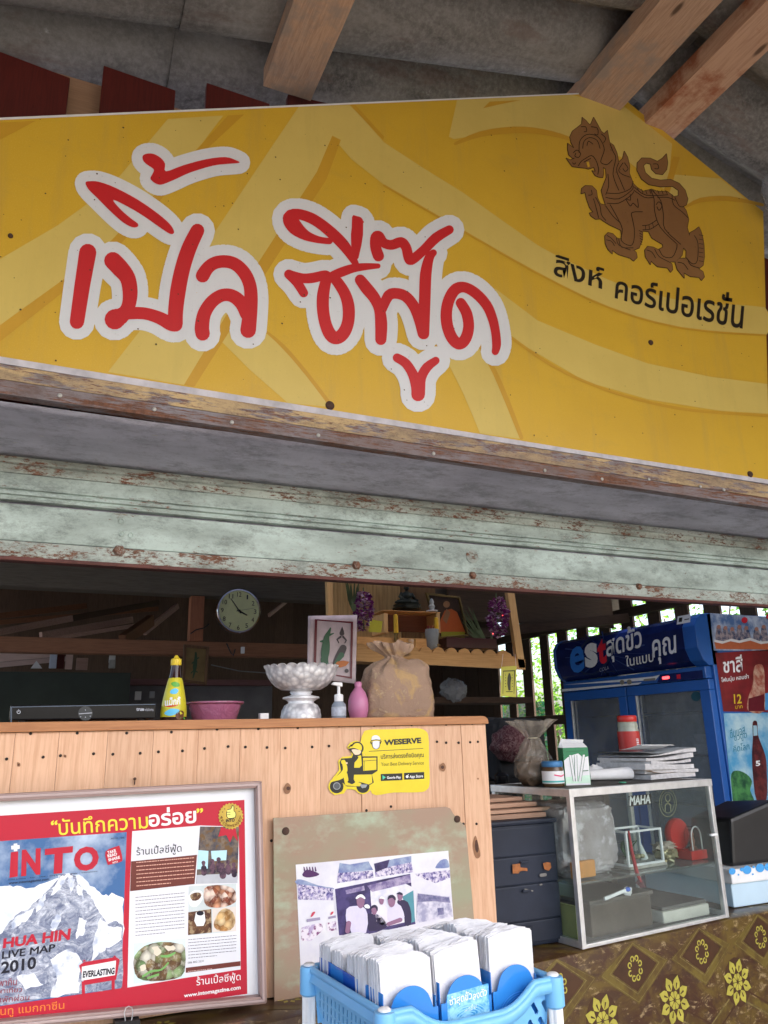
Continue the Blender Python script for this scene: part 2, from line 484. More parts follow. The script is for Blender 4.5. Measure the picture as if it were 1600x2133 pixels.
def roofz(x):
    return 3.72 + .26 * x if x < 2.3 else 3.72 + .26 * 2.3 - .27 * (x - 2.3)
def cement():
    n = N('asbestos_cement_sheet')
    a = n.noise(2.2, 8, .68, n.map((.7, 2.4, 1)), .6)
    c = n.mix(n.ramp(a, [(.34, 0), (.66, 1)]), (.28, .27, .255), (.11, .105, .10))
    c = n.mix(n.ramp(n.noise(46, 6, .75), [(.42, 0), (.7, .6)]), c, (.38, .37, .35))
    c = n.mix(n.ramp(n.noise(3.1, 6, .7, n.map((1, 1, 1), (7, 3, 1))), [(.64, 0), (.69, .8)]), c, (.56, .56, .57))
    c = n.mix(n.ramp(n.noise(5, 6, .7, n.map((.5, 2, 1), (2, 9, 1))), [(.54, 0), (.64, .5)]), c, (.17, .115, .10))
    n.col(c); n.bump(n.noise(120, 5, .7), .6, .003); return n.fin(.95, 0, .2)
CEM = cement()
roof = thing('roof', 'weathered grey corrugated cement roof above the yellow sign', 'roof', (2.3, 0, 3.72 + .26 * 2.3), kind='structure')
def corr(y):
    u = (y - 2.347) / .4
    a = .060 * math.cos(2 * math.pi * u) + .018 * math.cos(4 * math.pi * u + .6)
    fr = u - math.floor(u)
    return a + .040 * fr
def sheet(x0, x1, y0, y1, lift):
    g = G(); ny = 40; nx = 6; vs = []; fs = []
    for i in range(nx + 1):
        x = x0 + (x1 - x0) * i / nx
        for j in range(ny + 1):
            y = y0 + (y1 - y0) * j / ny
            vs.append((x, y, roofz(x) + corr(y) + lift + .004 * noise.noise(V((x * 2, y * 3, 1)))))
    for i in range(nx):
        for j in range(ny):
            a = i * (ny + 1) + j; fs.append((a, a + 1, a + ny + 2, a + ny + 1))
    return g.add(vs, fs)
k = 0
for (xa, xb) in ((-3.0, -1.35), (-1.45, .35), (.25, 2.3), (2.3, 4.0), (3.9, 5.6), (5.5, 7.4)):  # last strip is unseen roof, added to shade the right side
    for j in range(4):
        y1 = 2.62 - j * 1.2
        sheet(xa, xb, y1 - 1.23, y1, .012 * (j % 2) + .01 * ((k // 4) % 2)).obj('roof_sheet', CEM, roof, smooth=True, solid=.007)
        k += 1
G().bar((2.3, -2.2, roofz(2.3) + .06), (2.3, 2.6, roofz(2.3) + .06), .34, .05).obj('ridge_cap', CEM, roof, bev=.01)
# purlins under the sheets, running towards the camera
def purlin(x0, x1, zb, h, mat, label, ridge=False):
    z0 = zb
    pts = [(x0, -2.1, z0), (x1, -2.1, z0 + (x1 - x0) * .0), (x1, -2.1, z0 + h), (x0, -2.1, z0 + h)]
    g = G(); n = 24; ring = []
    for i in range(n + 1):
        y = -2.1 + (4.43) * i / n
        w = [.004 * noise.noise(V((x0 * 5, y * 3, q))) for q in range(4)]
        ring.append([(x0 + w[0], y, z0 + w[1]), (x1 + w[2], y, z0 + w[3]), (x1 + w[0], y, z0 + h), (x0 + w[2], y, z0 + h)])
    for i in range(n): g.hexa(ring[i], ring[i + 1]) if i in (0, n - 1) else g.add(ring[i] + ring[i + 1], [(0, 1, 5, 4), (1, 2, 6, 5), (2, 3, 7, 6), (3, 0, 4, 7)])
    o = g.obj('roof_beam', mat)
    tag(o, label, 'beam', 'rough beams under the cement roof')
purlin(.585, .775, 3.755, .085, ROUGH_Y, 'rough sawn beam under the roof above the gap between the two big sign words')
purlin(2.02, 2.25, 4.135, .09, ROUGH_Y, 'dusty beam under the roof just left of the cut corner of the sign')
purlin(2.40, 2.60, 4.115, .10, ROUGH_R, 'beam with peeling reddish bark patches right of the cut corner of the sign')
purlin(-1.15, -.98, 3.33, .10, ROUGH_Y, 'rough beam at the far left of the roof')
purlin(3.75, 3.92, 3.75, .10, ROUGH_Y, 'rough beam at the far right of the roof')

tag(G().bb((7.3, -2.2, 0), (7.42, 2.4, 3.4)).obj('wall', DARKZ), kind='structure')  # added unseen wall, cuts daylight on the right side
tag(G().bb((2.85, 2.45, 2.5), (5.6, 2.5, 3.80)).obj('wall', REDW), kind='structure')
# gable boards: dark red boards with slanted tops on a pale batten
gb = thing('gable_boarding', 'dark red boards with slanted tops behind the left top edge of the yellow sign', 'wall', (0, 2.36, 2.3))
p = YP(2.36)
G().bb((-2.6, 2.42, 3.02), (1.35, 2.46, 3.62)).obj('batten', wood('pale_batten', (.50, .31, .19), (.36, .20, .12), 'X', .6), gb, bev=.004)
def red_board(a, b, zb=2.3):
    ta, tb = p.at(*a), p.at(*b)
    q = [V((ta.x, 2.36, zb)), V((tb.x, 2.36, zb)), tb, ta]
    G().prism(q, (0, .03, 0)).obj('board', REDW, gb, bev=.003)
for a, b in (((-330, 30), (-190, 80)), ((-125, 70), (-60, 118)), ((-40, 92), (146, 162)), ((216, 136), (366, 188)), ((431, 172), (562, 216)), ((600, 196), (760, 232))):
    red_board(a, b)

# ================================================================== SIGN
SY = 2.2; SP = YP(SY)
sign = thing('shop_sign', 'large yellow shop sign with white outlined red lettering and a brown lion emblem', 'sign', (1.3, SY, 2.37))
YEL = N('yellow_sign_vinyl')
c_ = YEL.mix(YEL.ramp(YEL.noise(1.6, 6, .6), [(.3, 0), (.75, 1)]), (.70, .435, .034), (.61, .365, .03))
c_ = YEL.mix(YEL.ramp(YEL.noise(5, 7, .75, YEL.map((1, 1, 2))), [(.55, 0), (.8, .5)]), c_, (.50, .33, .06))
c_ = YEL.mix(YEL.ramp(YEL.noise(90, 4, .7), [(.62, 0), (.74, .5)]), c_, (.40, .24, .04))
c_ = YEL.mix(YEL.ramp(YEL.noise(3, 6, .7, YEL.map((3.2, 1, .35))), [(.52, 0), (.74, .42)]), c_, (.46, .30, .08))
c_ = YEL.mix(YEL.ramp(YEL.noise(260, 3, .7), [(.55, 0), (.75, .35)]), c_, (.86, .66, .16))
YEL.col(c_); b_ = YEL.bump(YEL.noise(60, 5), .12, .002); YEL.bump(YEL.noise(1.3, 3, .5), .35, .03, b_); YEL = YEL.fin(.36, 0, .4)
def dirty(name, a, b, r=.42):
    n = N(name); c = n.mix(n.ramp(n.noise(2.2, 6, .65), [(.3, 0), (.75, 1)]), a, b)
    c = n.mix(n.ramp(n.noise(80, 4, .7), [(.62, 0), (.76, .45)]), c, tuple(x * .5 for x in a))
    c = n.mix(n.ramp(n.noise(3, 6, .7, n.map((3.2, 1, .35))), [(.52, 0), (.74, .30)]), c, tuple(x * .72 for x in a))
    n.col(c); b_ = n.bump(n.noise(1.3, 3, .5), .35, .03); return n.fin(r - .04, 0, .38)
LIGHT = dirty('pale_yellow_print', (.70, .53, .14), (.62, .455, .11))
DARKY = dirty('ochre_print', (.62, .345, .03), (.55, .30, .025))
outl = [(-160, 256), (0, 250), (1284, 193), (1590, 441), (1604, 1001), (0, 746), (-160, 722)]
q = [SP.at(*a) for a in outl]
G().prism(q, (0, .012, 0)).obj('panel', YEL, sign)
# white turned edge of the vinyl and backing
G().prism([SP.at(*a, -.004) for a in ((-160, 249), (0, 243), (1284, 189), (1284, 194), (0, 251), (-160, 257))], (0, .014, 0)).obj('white_edge', WHITE, sign)
lowe = plain('torn_white_vinyl', (.66, .63, .68), .6, 0, .35, 14, .4)
G().prism([SP.at(*a, .002) for a in ((-160, 716), (0, 743), (400, 808), (800, 872), (1200, 937), (1604, 1000), (1604, 1009), (1200, 946), (800, 884), (400, 822), (0, 757), (-160, 730))], (0, .012, 0)).obj('white_edge', lowe, sign)
def zz(x0, y0, s, *sh): return Zm(x0, y0, s, list(sh))
light = [P((350, 248), (465, 241), (420, 300), (330, 395), (235, 520), (100, 620), (0, 690), (-150, 780), (-150, 640), (0, 540), (120, 470), (230, 390)),
         P((622, 223), (728, 219), (744, 240), (700, 300), (662, 362), (600, 470), (500, 640), (390, 803), (225, 775), (330, 640), (450, 480), (550, 330)),
         P(*sm([(728, 219), (800, 297), (965, 402), (1120, 511), (1210, 556), (1330, 607), (1480, 634), (1593, 640), (1597, 697), (1420, 682), (1270, 640), (1120, 568), (965, 480), (800, 385), (690, 283)], True, 2)),
         P((1030, 600), (1120, 668), (1240, 718), (1348, 757), (1480, 785), (1598, 800), (1600, 862), (1500, 856), (1350, 832), (1220, 795), (1100, 725), (1050, 690)),
         P((952, 209), (1190, 198), (1300, 222), (1400, 300), (1390, 400), (1300, 330), (1185, 287), (1070, 270), (945, 290), (935, 285)),
         P((1385, 362), (1500, 372), (1588, 443), (1590, 432), (1500, 412), (1430, 428), (1382, 400)),
         P((440, 690), (550, 686), (620, 760), (692, 848), (600, 840), (520, 770)),
         P((925, 740), (1000, 718), (1050, 820), (1088, 915), (1000, 903), (965, 820))]
decal('pale_swirl', light, SP, .0008, LIGHT, sign)
dk = [Q((0, 256), (75, 252), (0, 292), (-80, 320)), Q((475, 241), (508, 239), (432, 310), (410, 312)), Q((410, 312), (432, 310), (232, 530), (205, 530)), Q((205, 530), (232, 530), (0, 712), (0, 678)),
      Q((692, 283), (710, 292), (680, 374), (660, 358)), P((660, 358), (680, 374), (560, 560), (405, 806), (383, 802), (530, 560)), Q((730, 219), (740, 219), (800, 285), (798, 292)),
      St([(800, 387), (965, 482), (1120, 570), (1270, 642), (1420, 684), (1594, 699)], 2.2), St([(1060, 700), (1150, 762), (1250, 808), (1350, 838), (1450, 856), (1599, 866)], 3),
      ('s', sm([(948, 300, 3), (1000, 280, 6), (1070, 271, 7), (1130, 275, 6), (1185, 289, 4), (1230, 310, 2)], False)), Q((1006, 226), (1020, 212), (1085, 209), (1040, 218)),
      Q((1402, 326), (1416, 328), (1395, 400), (1382, 398)), ('s', sm([(1425, 433, 2), (1460, 417, 5), (1520, 414, 5), (1588, 427, 3)], False)),
      ('s', sm([(548, 686, 2), (590, 722, 4), (640, 780, 4), (690, 846, 4)], False)), ('s', sm([(998, 720, 3), (1030, 775, 5), (1062, 850, 5), (1086, 912, 4)], False))]
decal('ochre_swirl', dk, SP, .0014, DARKY, sign)
w1 = zz(100, 280, 3.2,
    ('s', [(265, 790, 57), (230, 1000, 52), (193, 1252, 48)]),
    ('s', sm([(432, 845, 58), (480, 895, 58), (530, 960, 52), (547, 1050, 50), (538, 1140, 46), (505, 1200, 50), (445, 1236, 68)], False)),
    ('s', sm([(520, 1195, 42), (640, 1196, 40), (740, 1225, 42), (815, 1265, 46), (850, 1272, 46)], False)),
    ('s', sm([(995, 645, 46), (940, 760, 50), (895, 900, 51), (865, 1050, 52), (850, 1180, 50), (848, 1265, 50)], False)),
    P(*sm([(250, 325), (280, 316), (340, 320), (450, 360), (600, 440), (730, 530), (810, 600), (840, 650), (828, 668), (800, 660), (740, 620), (640, 550), (540, 490), (435, 440), (480, 500), (550, 562), (598, 598), (595, 620), (560, 622), (500, 590), (420, 520), (330, 430), (270, 370)])),
    P(*sm([(630, 150), (652, 134), (700, 133), (750, 160), (780, 200), (785, 250), (900, 210), (1050, 170), (1180, 155), (1250, 175), (1275, 193), (1200, 200), (1100, 212), (950, 257), (850, 302), (770, 335), (735, 338), (700, 320), (682, 295), (700, 260), (703, 235), (660, 205), (635, 180)])),
    ('s', sm([(1030, 945, 46), (1062, 895, 43), (1110, 860, 42), (1180, 850, 42), (1250, 870, 42), (1310, 930, 43), (1345, 1010, 43), (1352, 1100, 45), (1345, 1200, 48), (1333, 1308, 52)], False)),
    ('s', sm([(1030, 1330, 48), (1025, 1290, 48), (1040, 1200, 45), (1090, 1120, 43), (1160, 1075, 42), (1230, 1080, 43), (1290, 1130, 45), (1325, 1200, 46)], False)))
w2 = zz(550, 400, 3.019,
    ('s', sm([(410, 312, 20), (340, 303, 22), (260, 275, 32), (195, 225, 47), (162, 168, 46), (205, 142, 34), (290, 165, 34), (370, 215, 34), (450, 285, 36), (510, 350, 34), (555, 420, 25), (575, 455, 20)], False)),
    ('s', [(588, 190, 34), (583, 270, 38), (578, 340, 32), (576, 410, 18)]), P((552, 160), (560, 148), (600, 160), (628, 192), (600, 220), (550, 220)),
    ('s', sm([(715, 468, 16), (640, 472, 22), (560, 482, 27), (490, 505, 30), (430, 530, 28), (400, 555, 28)], False)),
    ('s', sm([(248, 638, 28), (205, 570, 30), (155, 520, 30)], False)),
    ('s', sm([(155, 520, 28), (240, 545, 30), (310, 542, 32), (385, 525, 30), (400, 545, 30)], False)),
    ('s', sm([(388, 560, 34), (370, 650, 38), (370, 750, 38), (388, 840, 38), (420, 905, 40), (460, 920, 40), (502, 885, 40), (528, 815, 38), (530, 725, 38), (508, 645, 36), (465, 575, 34), (430, 535, 30)], False)),
    ('s', sm([(718, 405, 35), (700, 350, 34), (703, 290, 36), (722, 282, 32), (750, 322, 30), (800, 336, 31), (860, 318, 32), (892, 352, 31), (905, 405, 32), (925, 430, 32), (1000, 370, 30), (1080, 290, 32), (1163, 240, 28)], False)),
    ('s', sm([(603, 555, 34), (645, 610, 38), (692, 668, 36), (724, 740, 34), (735, 830, 38), (733, 930, 35)], False)),
    ('s', sm([(742, 740, 28), (780, 655, 34), (830, 640, 34), (890, 660, 34), (940, 720, 34), (975, 800, 36), (1000, 893, 36)], False)),
    ('s', sm([(1063, 385, 22), (1035, 420, 30), (1015, 520, 36), (1010, 650, 36), (1005, 780, 36), (1003, 895, 34)], False)),
    ('s', sm([(835, 1045, 28), (890, 1080, 30), (935, 1150, 32), (965, 1230, 42), (967, 1275, 43)], False)),
    ('s', sm([(1078, 1062, 24), (1022, 1105, 30), (985, 1170, 32), (970, 1240, 42)], False)),
    ('s', sm([(1235, 700, 32), (1272, 765, 34), (1285, 850, 34), (1265, 925, 36), (1225, 958, 36), (1180, 920, 36), (1150, 840, 36), (1145, 750, 36), (1165, 670, 36), (1205, 612, 36), (1262, 602, 33), (1330, 640, 33), (1395, 710, 32), (1432, 790, 30), (1453, 880, 28), (1460, 960, 28), (1452, 1005, 23)], False)))
WOUT = dirty('white_vinyl_outline', (.76, .77, .80), (.68, .70, .73))
RED = dirty('red_vinyl', (.62, .022, .026), (.55, .018, .022))
decal('lettering_outline', w1 + w2, SP, .002, WOUT, sign, grow=22.5)
decal('lettering', w1 + w2, SP, .0032, RED, sign)
BLK = plain('black_print', (.018, .012, .008), .45, 0, .2, 30, 0)
lettering('small_lettering', [
    ('สิงห์', (1157, 527), (1258, 560), (1256, 604), (1152, 574), .014),
    ('คอร์เปอเรชั่น', (1284, 566), (1552, 614), (1546, 686), (1280, 622), .014, 3)], SP, .0022, BLK, sign)
# the brown lion
LB = dirty('brown_print', (.29, .145, .052), (.23, .11, .04)); LK = plain('dark_brown_line', (.025, .010, .006), .5, 0, .1, 30, 0)
lion = [(197, 368), (225, 380), (262, 366), (240, 366), (215, 345), (208, 310), (207, 265), (240, 292), (252, 298), (230, 258), (222, 220), (240, 180), (280, 150), (305, 130), (308, 85), (335, 108), (357, 135), (368, 130), (387, 85), (412, 130), (440, 182), (460, 198), (482, 176), (490, 220), (497, 258), (525, 278), (548, 330), (560, 395), (588, 370), (600, 320), (622, 360), (636, 420), (633, 470), (645, 500), (662, 545), (690, 572), (730, 597), (790, 583), (830, 598), (900, 600), (945, 635), (975, 628), (975, 590), (935, 562), (850, 565), (770, 550), (718, 510), (688, 450), (690, 400), (722, 366), (780, 368), (830, 390), (865, 368), (892, 338), (900, 400), (893, 445), (865, 480), (820, 474), (790, 445), (782, 408), (752, 400), (732, 418), (745, 468), (790, 508), (850, 520), (920, 515), (980, 542), (1022, 590), (1040, 650), (1030, 690), (1008, 702), (1028, 730), (1046, 790), (1036, 850), (1052, 908), (1055, 885), (1087, 868), (1117, 845), (1130, 870), (1142, 910), (1152, 970), (1155, 1050), (1146, 1110), (1115, 1135), (1145, 1155), (1155, 1190), (1135, 1215), (1118, 1193), (1058, 1188), (1012, 1160), (1015, 1198), (968, 1140), (953, 1092), (975, 1064), (1028, 1062), (1030, 1010), (1010, 988), (1000, 1040), (958, 1086), (905, 1086), (930, 1102), (935, 1140), (920, 1158), (900, 1128), (830, 1120), (785, 1080), (780, 1105), (747, 1052), (742, 1005), (762, 980), (800, 985), (835, 1002), (868, 985), (865, 965), (830, 945), (790, 920), (768, 876), (727, 872), (725, 932), (702, 990), (662, 1006), (682, 1022), (688, 1056), (664, 1080), (640, 1060), (560, 1036), (515, 1004), (516, 1030), (485, 998), (468, 958), (465, 908), (487, 884), (520, 892), (548, 922), (576, 930), (581, 900), (575, 866), (498, 830), (450, 800), (435, 787), (400, 790), (368, 768), (358, 748), (385, 742), (358, 708), (338, 650), (328, 604), (300, 613), (304, 578), (330, 558), (375, 560), (406, 592), (412, 640), (432, 684), (470, 694), (456, 650), (440, 592), (456, 550), (476, 500), (470, 440), (452, 430), (455, 470), (450, 500), (425, 499), (398, 488), (376, 455), (400, 460), (388, 430), (350, 442), (330, 436), (275, 430), (238, 424)]
lz = (1120, 220, 3.3333)
decal('emblem', zz(*lz, P(*lion), ('s', [(p_[0], p_[1], 4) for p_ in lion + lion[:1]])), SP, .0018, LK, sign)
decal('emblem_body', zz(*lz, P(*lion)), SP, .0024, LB, sign)
ln = lambda pts, r=2.6: ('s', [(a, b, r) for a, b in sm(pts, False, 3)])
lines = [ln([(285, 330), (290, 250), (335, 205), (400, 210), (440, 250), (460, 310), (440, 370), (438, 400), (480, 412), (515, 380)]), ln([(310, 300), (320, 250), (360, 225), (410, 245), (430, 300)]), ln([(340, 280), (350, 250), (380, 270)]),
         ln([(300, 150), (330, 150), (338, 180), (320, 185)]), ln([(370, 150), (412, 160), (415, 205), (392, 200)]), ln([(440, 200), (470, 230), (455, 260)]), ln([(245, 330), (270, 312), (295, 335), (282, 362), (256, 355), (262, 335)]),
         ln([(280, 420), (300, 390), (330, 370), (370, 350), (400, 380), (420, 440), (415, 480)]), ln([(320, 395), (345, 380), (365, 370)]), ln([(262, 400), (250, 410), (240, 400)]),
         ln([(500, 270), (520, 320), (540, 370), (520, 480), (560, 590)]), ln([(560, 400), (545, 450), (570, 520), (600, 590)]), ln([(590, 400), (560, 450), (585, 480), (640, 500)]), ln([(600, 400), (625, 440), (605, 460), (590, 440)]),
         ln([(485, 480), (490, 560), (470, 620)]), ln([(480, 610), (560, 612), (640, 580), (660, 530)]), ln([(470, 640), (560, 650), (650, 590), (660, 560)]), ln([(480, 680), (560, 680), (640, 630), (665, 600)]),
         ln([(640, 620), (640, 660), (610, 650), (640, 700), (660, 680), (695, 710), (690, 650)]), ln([(500, 690), (550, 780), (585, 860), (578, 940), (640, 975), (665, 940), (668, 860), (655, 790), (652, 745), (725, 740)]),
         ln([(665, 590), (740, 640), (800, 640)]), ln([(830, 640), (900, 640), (950, 660)]), ln([(670, 570), (750, 625), (900, 622)]), ln([(780, 585), (805, 650), (810, 740), (850, 850), (960, 960)]), ln([(790, 590), (850, 660), (870, 760), (880, 860), (990, 965)]), ln([(820, 690), (840, 670), (860, 700), (840, 730), (825, 705)]),
         ln([(725, 835), (770, 830), (822, 798)]), ln([(727, 865), (780, 860), (835, 825)]), ln([(745, 838), (748, 866)], 2), ln([(770, 832), (774, 862)], 2), ln([(795, 820), (802, 852)], 2),
         ln([(545, 920), (560, 970), (640, 1005)]), ln([(560, 930), (580, 985), (660, 990)]), ln([(480, 905), (510, 925), (540, 960)]), ln([(475, 935), (510, 945), (530, 975)]),
         ln([(810, 1000), (840, 1050), (905, 1085)]), ln([(840, 1000), (870, 1050), (930, 1055), (960, 1000), (965, 965)]), ln([(755, 1005), (790, 1020), (815, 1060)]), ln([(1040, 1070), (1060, 1110), (1120, 1130)]), ln([(1030, 1060), (1070, 1100), (1105, 1080), (1110, 960), (1085, 905)]), ln([(970, 1090), (1010, 1100), (1040, 1140)]),
         ln([(385, 650), (400, 700), (420, 780)]), ln([(400, 640), (430, 700), (440, 760), (470, 800)]), ln([(370, 590), (375, 620), (350, 625)]), ln([(470, 700), (520, 770), (570, 815)]), ln([(930, 620), (940, 690), (1000, 740), (1040, 780)]), ln([(950, 640), (980, 700), (1010, 705)]),
         ln([(800, 408), (830, 410), (835, 440), (810, 440)])]
lines += [ln([(702 + 2 * i, 870 + 0 * i + 18 * i), (722, 880 + 18 * i)], 2) for i in range(6)] + [ln([(1118, 900 + 30 * i), (1146, 905 + 30 * i)], 2) for i in range(7)] + [ln([(690 + 28 * i, 575 + 8 * min(i, 2)), (700 + 28 * i, 600 + 8 * min(i, 2))], 2) for i in range(8)]
decal('emblem_lines', zz(*lz, *lines), SP, .0030, LK, sign)
decal('emblem_mouth', zz(*lz, P((335, 395), (352, 392), (360, 425), (345, 432))), SP, .0034, YEL, sign)
g = G()
for _ in range(170):
    x, y = random.uniform(0, 1590), random.uniform(250, 1000)
    if y > 735 + x * .161 or y < 250 - .04 * x: continue
    c = SP.at(x, y, .0036); r = random.uniform(.0012, .0034)
    g.add([c + V((r * math.cos(t), 0, r * math.sin(t))) for t in [k * math.pi / 3 for k in range(6)]], [tuple(range(6))])
g.obj('fly_specks', plain('dirt_spot', (.10, .06, .03), .9, 0, .2), sign)['kind'] = 'stuff'
for (x, y, r) in ((687, 845, .013), (1355, 714, .010), (1562, 988, .012), (22, 492, .006)):
    c = SP.at(x, y, 0)
    G().lathe(c, [(r * 1.2, -.001), (r * 1.2, .003), (r * .95, .007), (r * .3, .010), (.0005, .0102)], 14, M=Matrix.Rotation(R_(90), 3, 'X')).obj('screw', RUSTY_BOLT, sign, smooth=True)

# ================================================================== SHUTTER HOOD AND SHUTTER
DY = 2.6; DP = YP(DY)
hood = thing('shutter_hood', 'grey steel shutter hood with a rusty painted strip along its front', 'shutter hood', (1.3, 2.2, 2.27))
def zline(pts, y):                          # average height of a traced level line
    return sum(YP(y).at(*p_).z for p_ in pts) / len(pts)
zt = zline([(0, 757), (800, 884), (1600, 1010)], SY); zm = zline([(0, 790), (800, 908), (1600, 1038)], SY); zb = zline([(0, 818), (800, 943), (1600, 1056)], SY)
XL, XR = -1.6, 4.25
def strip(name, la, lb, ra, rb, dy, mat):
    pl = YP(SY - dy); q = []
    for (xa, ya), (xb, yb) in ((la, ra), (lb, rb)):
        A, B = pl.at(xa, ya), pl.at(xb, yb); k = (B.z - A.z) / (B.x - A.x)
        q += [V((XL, SY - dy, A.z + k * (XL - A.x))), V((XR, SY - dy, A.z + k * (XR - A.x)))]
    G().prism([q[0], q[1], q[3], q[2]], (0, .03 + dy, 0)).obj(name, mat, hood)
strip('upper_strip', (0, 758), (0, 789), (1600, 1010), (1600, 1037), .003, OLDYEL)
strip('lower_strip', (0, 790), (0, 819), (1600, 1038), (1600, 1057), .008, RUSTST)
# soffit sheet, gently dented, and the back flange it meets
vs = []; fs = []; nx, ny = 90, 10
zs1 = zline([(0, 932), (800, 1040), (1600, 1130)], DY)
for i in range(nx + 1):
    for j in range(ny + 1):
        x = XL + (XR - XL) * i / nx; t = j / ny; y = SY + .03 + (DY - SY - .036) * t
        vs.append((x, y, (zb + .006) * (1 - t) + zs1 * t + .008 * noise.noise(V((x * 1.3, y * 3, 4))) * math.sin(math.pi * t)))
for i in range(nx):
    for j in range(ny):
        a = i * (ny + 1) + j; fs.append((a, a + 1, a + ny + 2, a + ny + 1))
link_mesh('soffit', vs, fs, GREYST, hood, smooth=True, solid=.003)
G().bb((XL, DY + .05, zs1), (XR, DY + .3, zs1 + .9)).obj('back_box', GREYST, hood)
G().bb((XL, SY + .04, zt + .01), (XR, DY + .3, zt + .05)).obj('top_sheet', GREYST, hood)
RIV = plain('pale_rivet', (.58, .57, .54), .4, .3, .3, 60, .2)
for (x, y) in ((125, 824), (483, 880), (663, 907), (903, 945), (1135, 980), (1254, 998), (1354, 1015), (1511, 1041), (-60, 795), (320, 873), (1462, 1035)):
    c = YP(SY - .010).at(x, y)
    if not (zb < c.z < zt): c.z = zb + .03
    G().lathe(c + V((0, -.0002, 0)), [(.0065, 0), (.0065, .002), (.0045, .004), (.001, .0045)], 12, M=Matrix.Rotation(R_(90), 3, 'X')).obj('rivet', RIV, hood, smooth=True)
g = G()
for _ in range(60):
    x = random.uniform(-.3, 3.2); y = random.uniform(SY + .04, DY - .03); t = (y - SY - .03) / (DY - SY - .036)
    z = (zb + .006) * (1 - t) + zs1 * t - .0045
    r = random.uniform(.002, .008); a0 = random.random() * 6
    g.add([(x + r * 1.6 * math.cos(a0 + t_) , y + r * .6 * math.sin(a0 + t_), z) for t_ in [k * math.pi / 3 for k in range(6)]], [tuple(range(6))])
g.obj('paint_chips', plain('chalky_chip', (.6, .6, .58), .9, 0, .3), hood)['kind'] = 'stuff'

sh = thing('roller_shutter', 'rusty mint green roller shutter pulled halfway up over the opening', 'shutter', (1.3, DY, 1.9))
def slat(ya, yb, prof, mat, name='slat'):
    """prof: list of (fraction down, proud metres)"""
    za = zline([(0, ya[0]), (800, ya[1]), (1600, ya[2])], DY); zb_ = zline([(0, yb[0]), (800, yb[1]), (1600, yb[2])], DY)
    ring = [(DY - d, za + (zb_ - za) * t) for t, d in prof]
    ring2 = [(y + .004, z) for y, z in ring][::-1]
    R2 = ring + ring2; n = 60; vs = []; fs = []; m = len(R2)
    for i in range(n + 1):
        x = XL + (XR - XL) * i / n
        w = .0015 * noise.noise(V((x * 2.5, zb_ * 9, 0)))
        vs += [(x, y + w, z) for y, z in R2]
    for i in range(n):
        for k in range(m): fs.append((i * m + k, (i + 1) * m + k, (i + 1) * m + (k + 1) % m, i * m + (k + 1) % m))
    fs.append(tuple(range(m))); fs.append(tuple(range(n * m, (n + 1) * m))[::-1])
    link_mesh(name, vs, fs, mat, sh, smooth=True)
    return za, zb_
zsl = []
zsl.append(slat((905, 1010, 1106), (965, 1061, 1160), [(0, 0), (.34, .0), (.37, .012), (.46, .012), (.50, .002), (.58, .002), (.62, .014), (.72, .014), (.76, .004), (1, .002)], MINT2))
zsl.append(slat((966, 1062, 1161), (1029, 1103, 1203), [(0, .004), (.03, .010), (.56, .012), (.59, .004), (.64, .004), (.67, .018), (.78, .020), (.81, .010), (.86, .010), (.89, .018), (.97, .016), (1, .002)], MINT))
zsl.append(slat((1034, 1107, 1206), (1152, 1216, 1262), [(0, .004), (.02, .012), (.30, .016), (.97, .015), (1, .010)], MINT)) if False else None
zsl[-1:] = []
zsl.append(slat((1034, 1107, 1206), (1119, 1185, 1240), [(0, .004), (.02, .012), (.30, .016), (.95, .015), (1, .012)], MINT))
zsl.append(slat((1120, 1186, 1241), (1152, 1216, 1262), [(0, .012), (.05, .020), (.5, .022), (.9, .020), (1, .018)], MINT2, 'bottom_rail'))
G().bb((XL, DY + .012, zsl[-1][1] - .01), (XR, DY + .02, zs1 + .02)).obj('leak_backing', GREYST, sh)  # added backing sheet, stops daylight leaking between the slats
za = zline([(0, 1152), (560, 1195), (1000, 1228)], DY)
zbb = zline([(0, 1170), (560, 1206), (1000, 1238), (1600, 1256)], DY)
G().bb((XL, DY - .024, zbb), (XR, DY + .02, za - .001)).obj('bottom_bar', MAROON, sh, bev=.003)
for (x, y, r) in ((248, 1148, .016), (742, 1178, .014), (984, 1199, .013), (1330, 1222, .012)):
    c = YP(DY - .02).at(x, y)
    G().lathe(c, [(r * 1.3, -.002), (r * 1.3, .003), (r, .0035), (r, .012), (r * .7, .014), (.001, .0145)], 6, M=Matrix.Rotation(R_(90), 3, 'X')).obj('bolt', PITTED, sh)
c = YP(DY - .016).at(983, 1159)
G().lathe(c, [(.028, -.002), (.028, .003), (.022, .006), (.012, .006), (.010, .003), (.001, .003)], 20, M=Matrix.Rotation(R_(90), 3, 'X')).obj('washer', MINT2, sh, smooth=True)
for (x, y) in ((254, 1112), (273, 1115), (253, 1086), (920, 1143)):
    c = YP(DY - .016).at(x, y)
    G().lathe(c, [(.011, -.002), (.011, .002), (.007, .004), (.005, .001), (.0005, .001)], 12, M=Matrix.Rotation(R_(90), 3, 'X')).obj('rivet', MINT, sh, smooth=True)

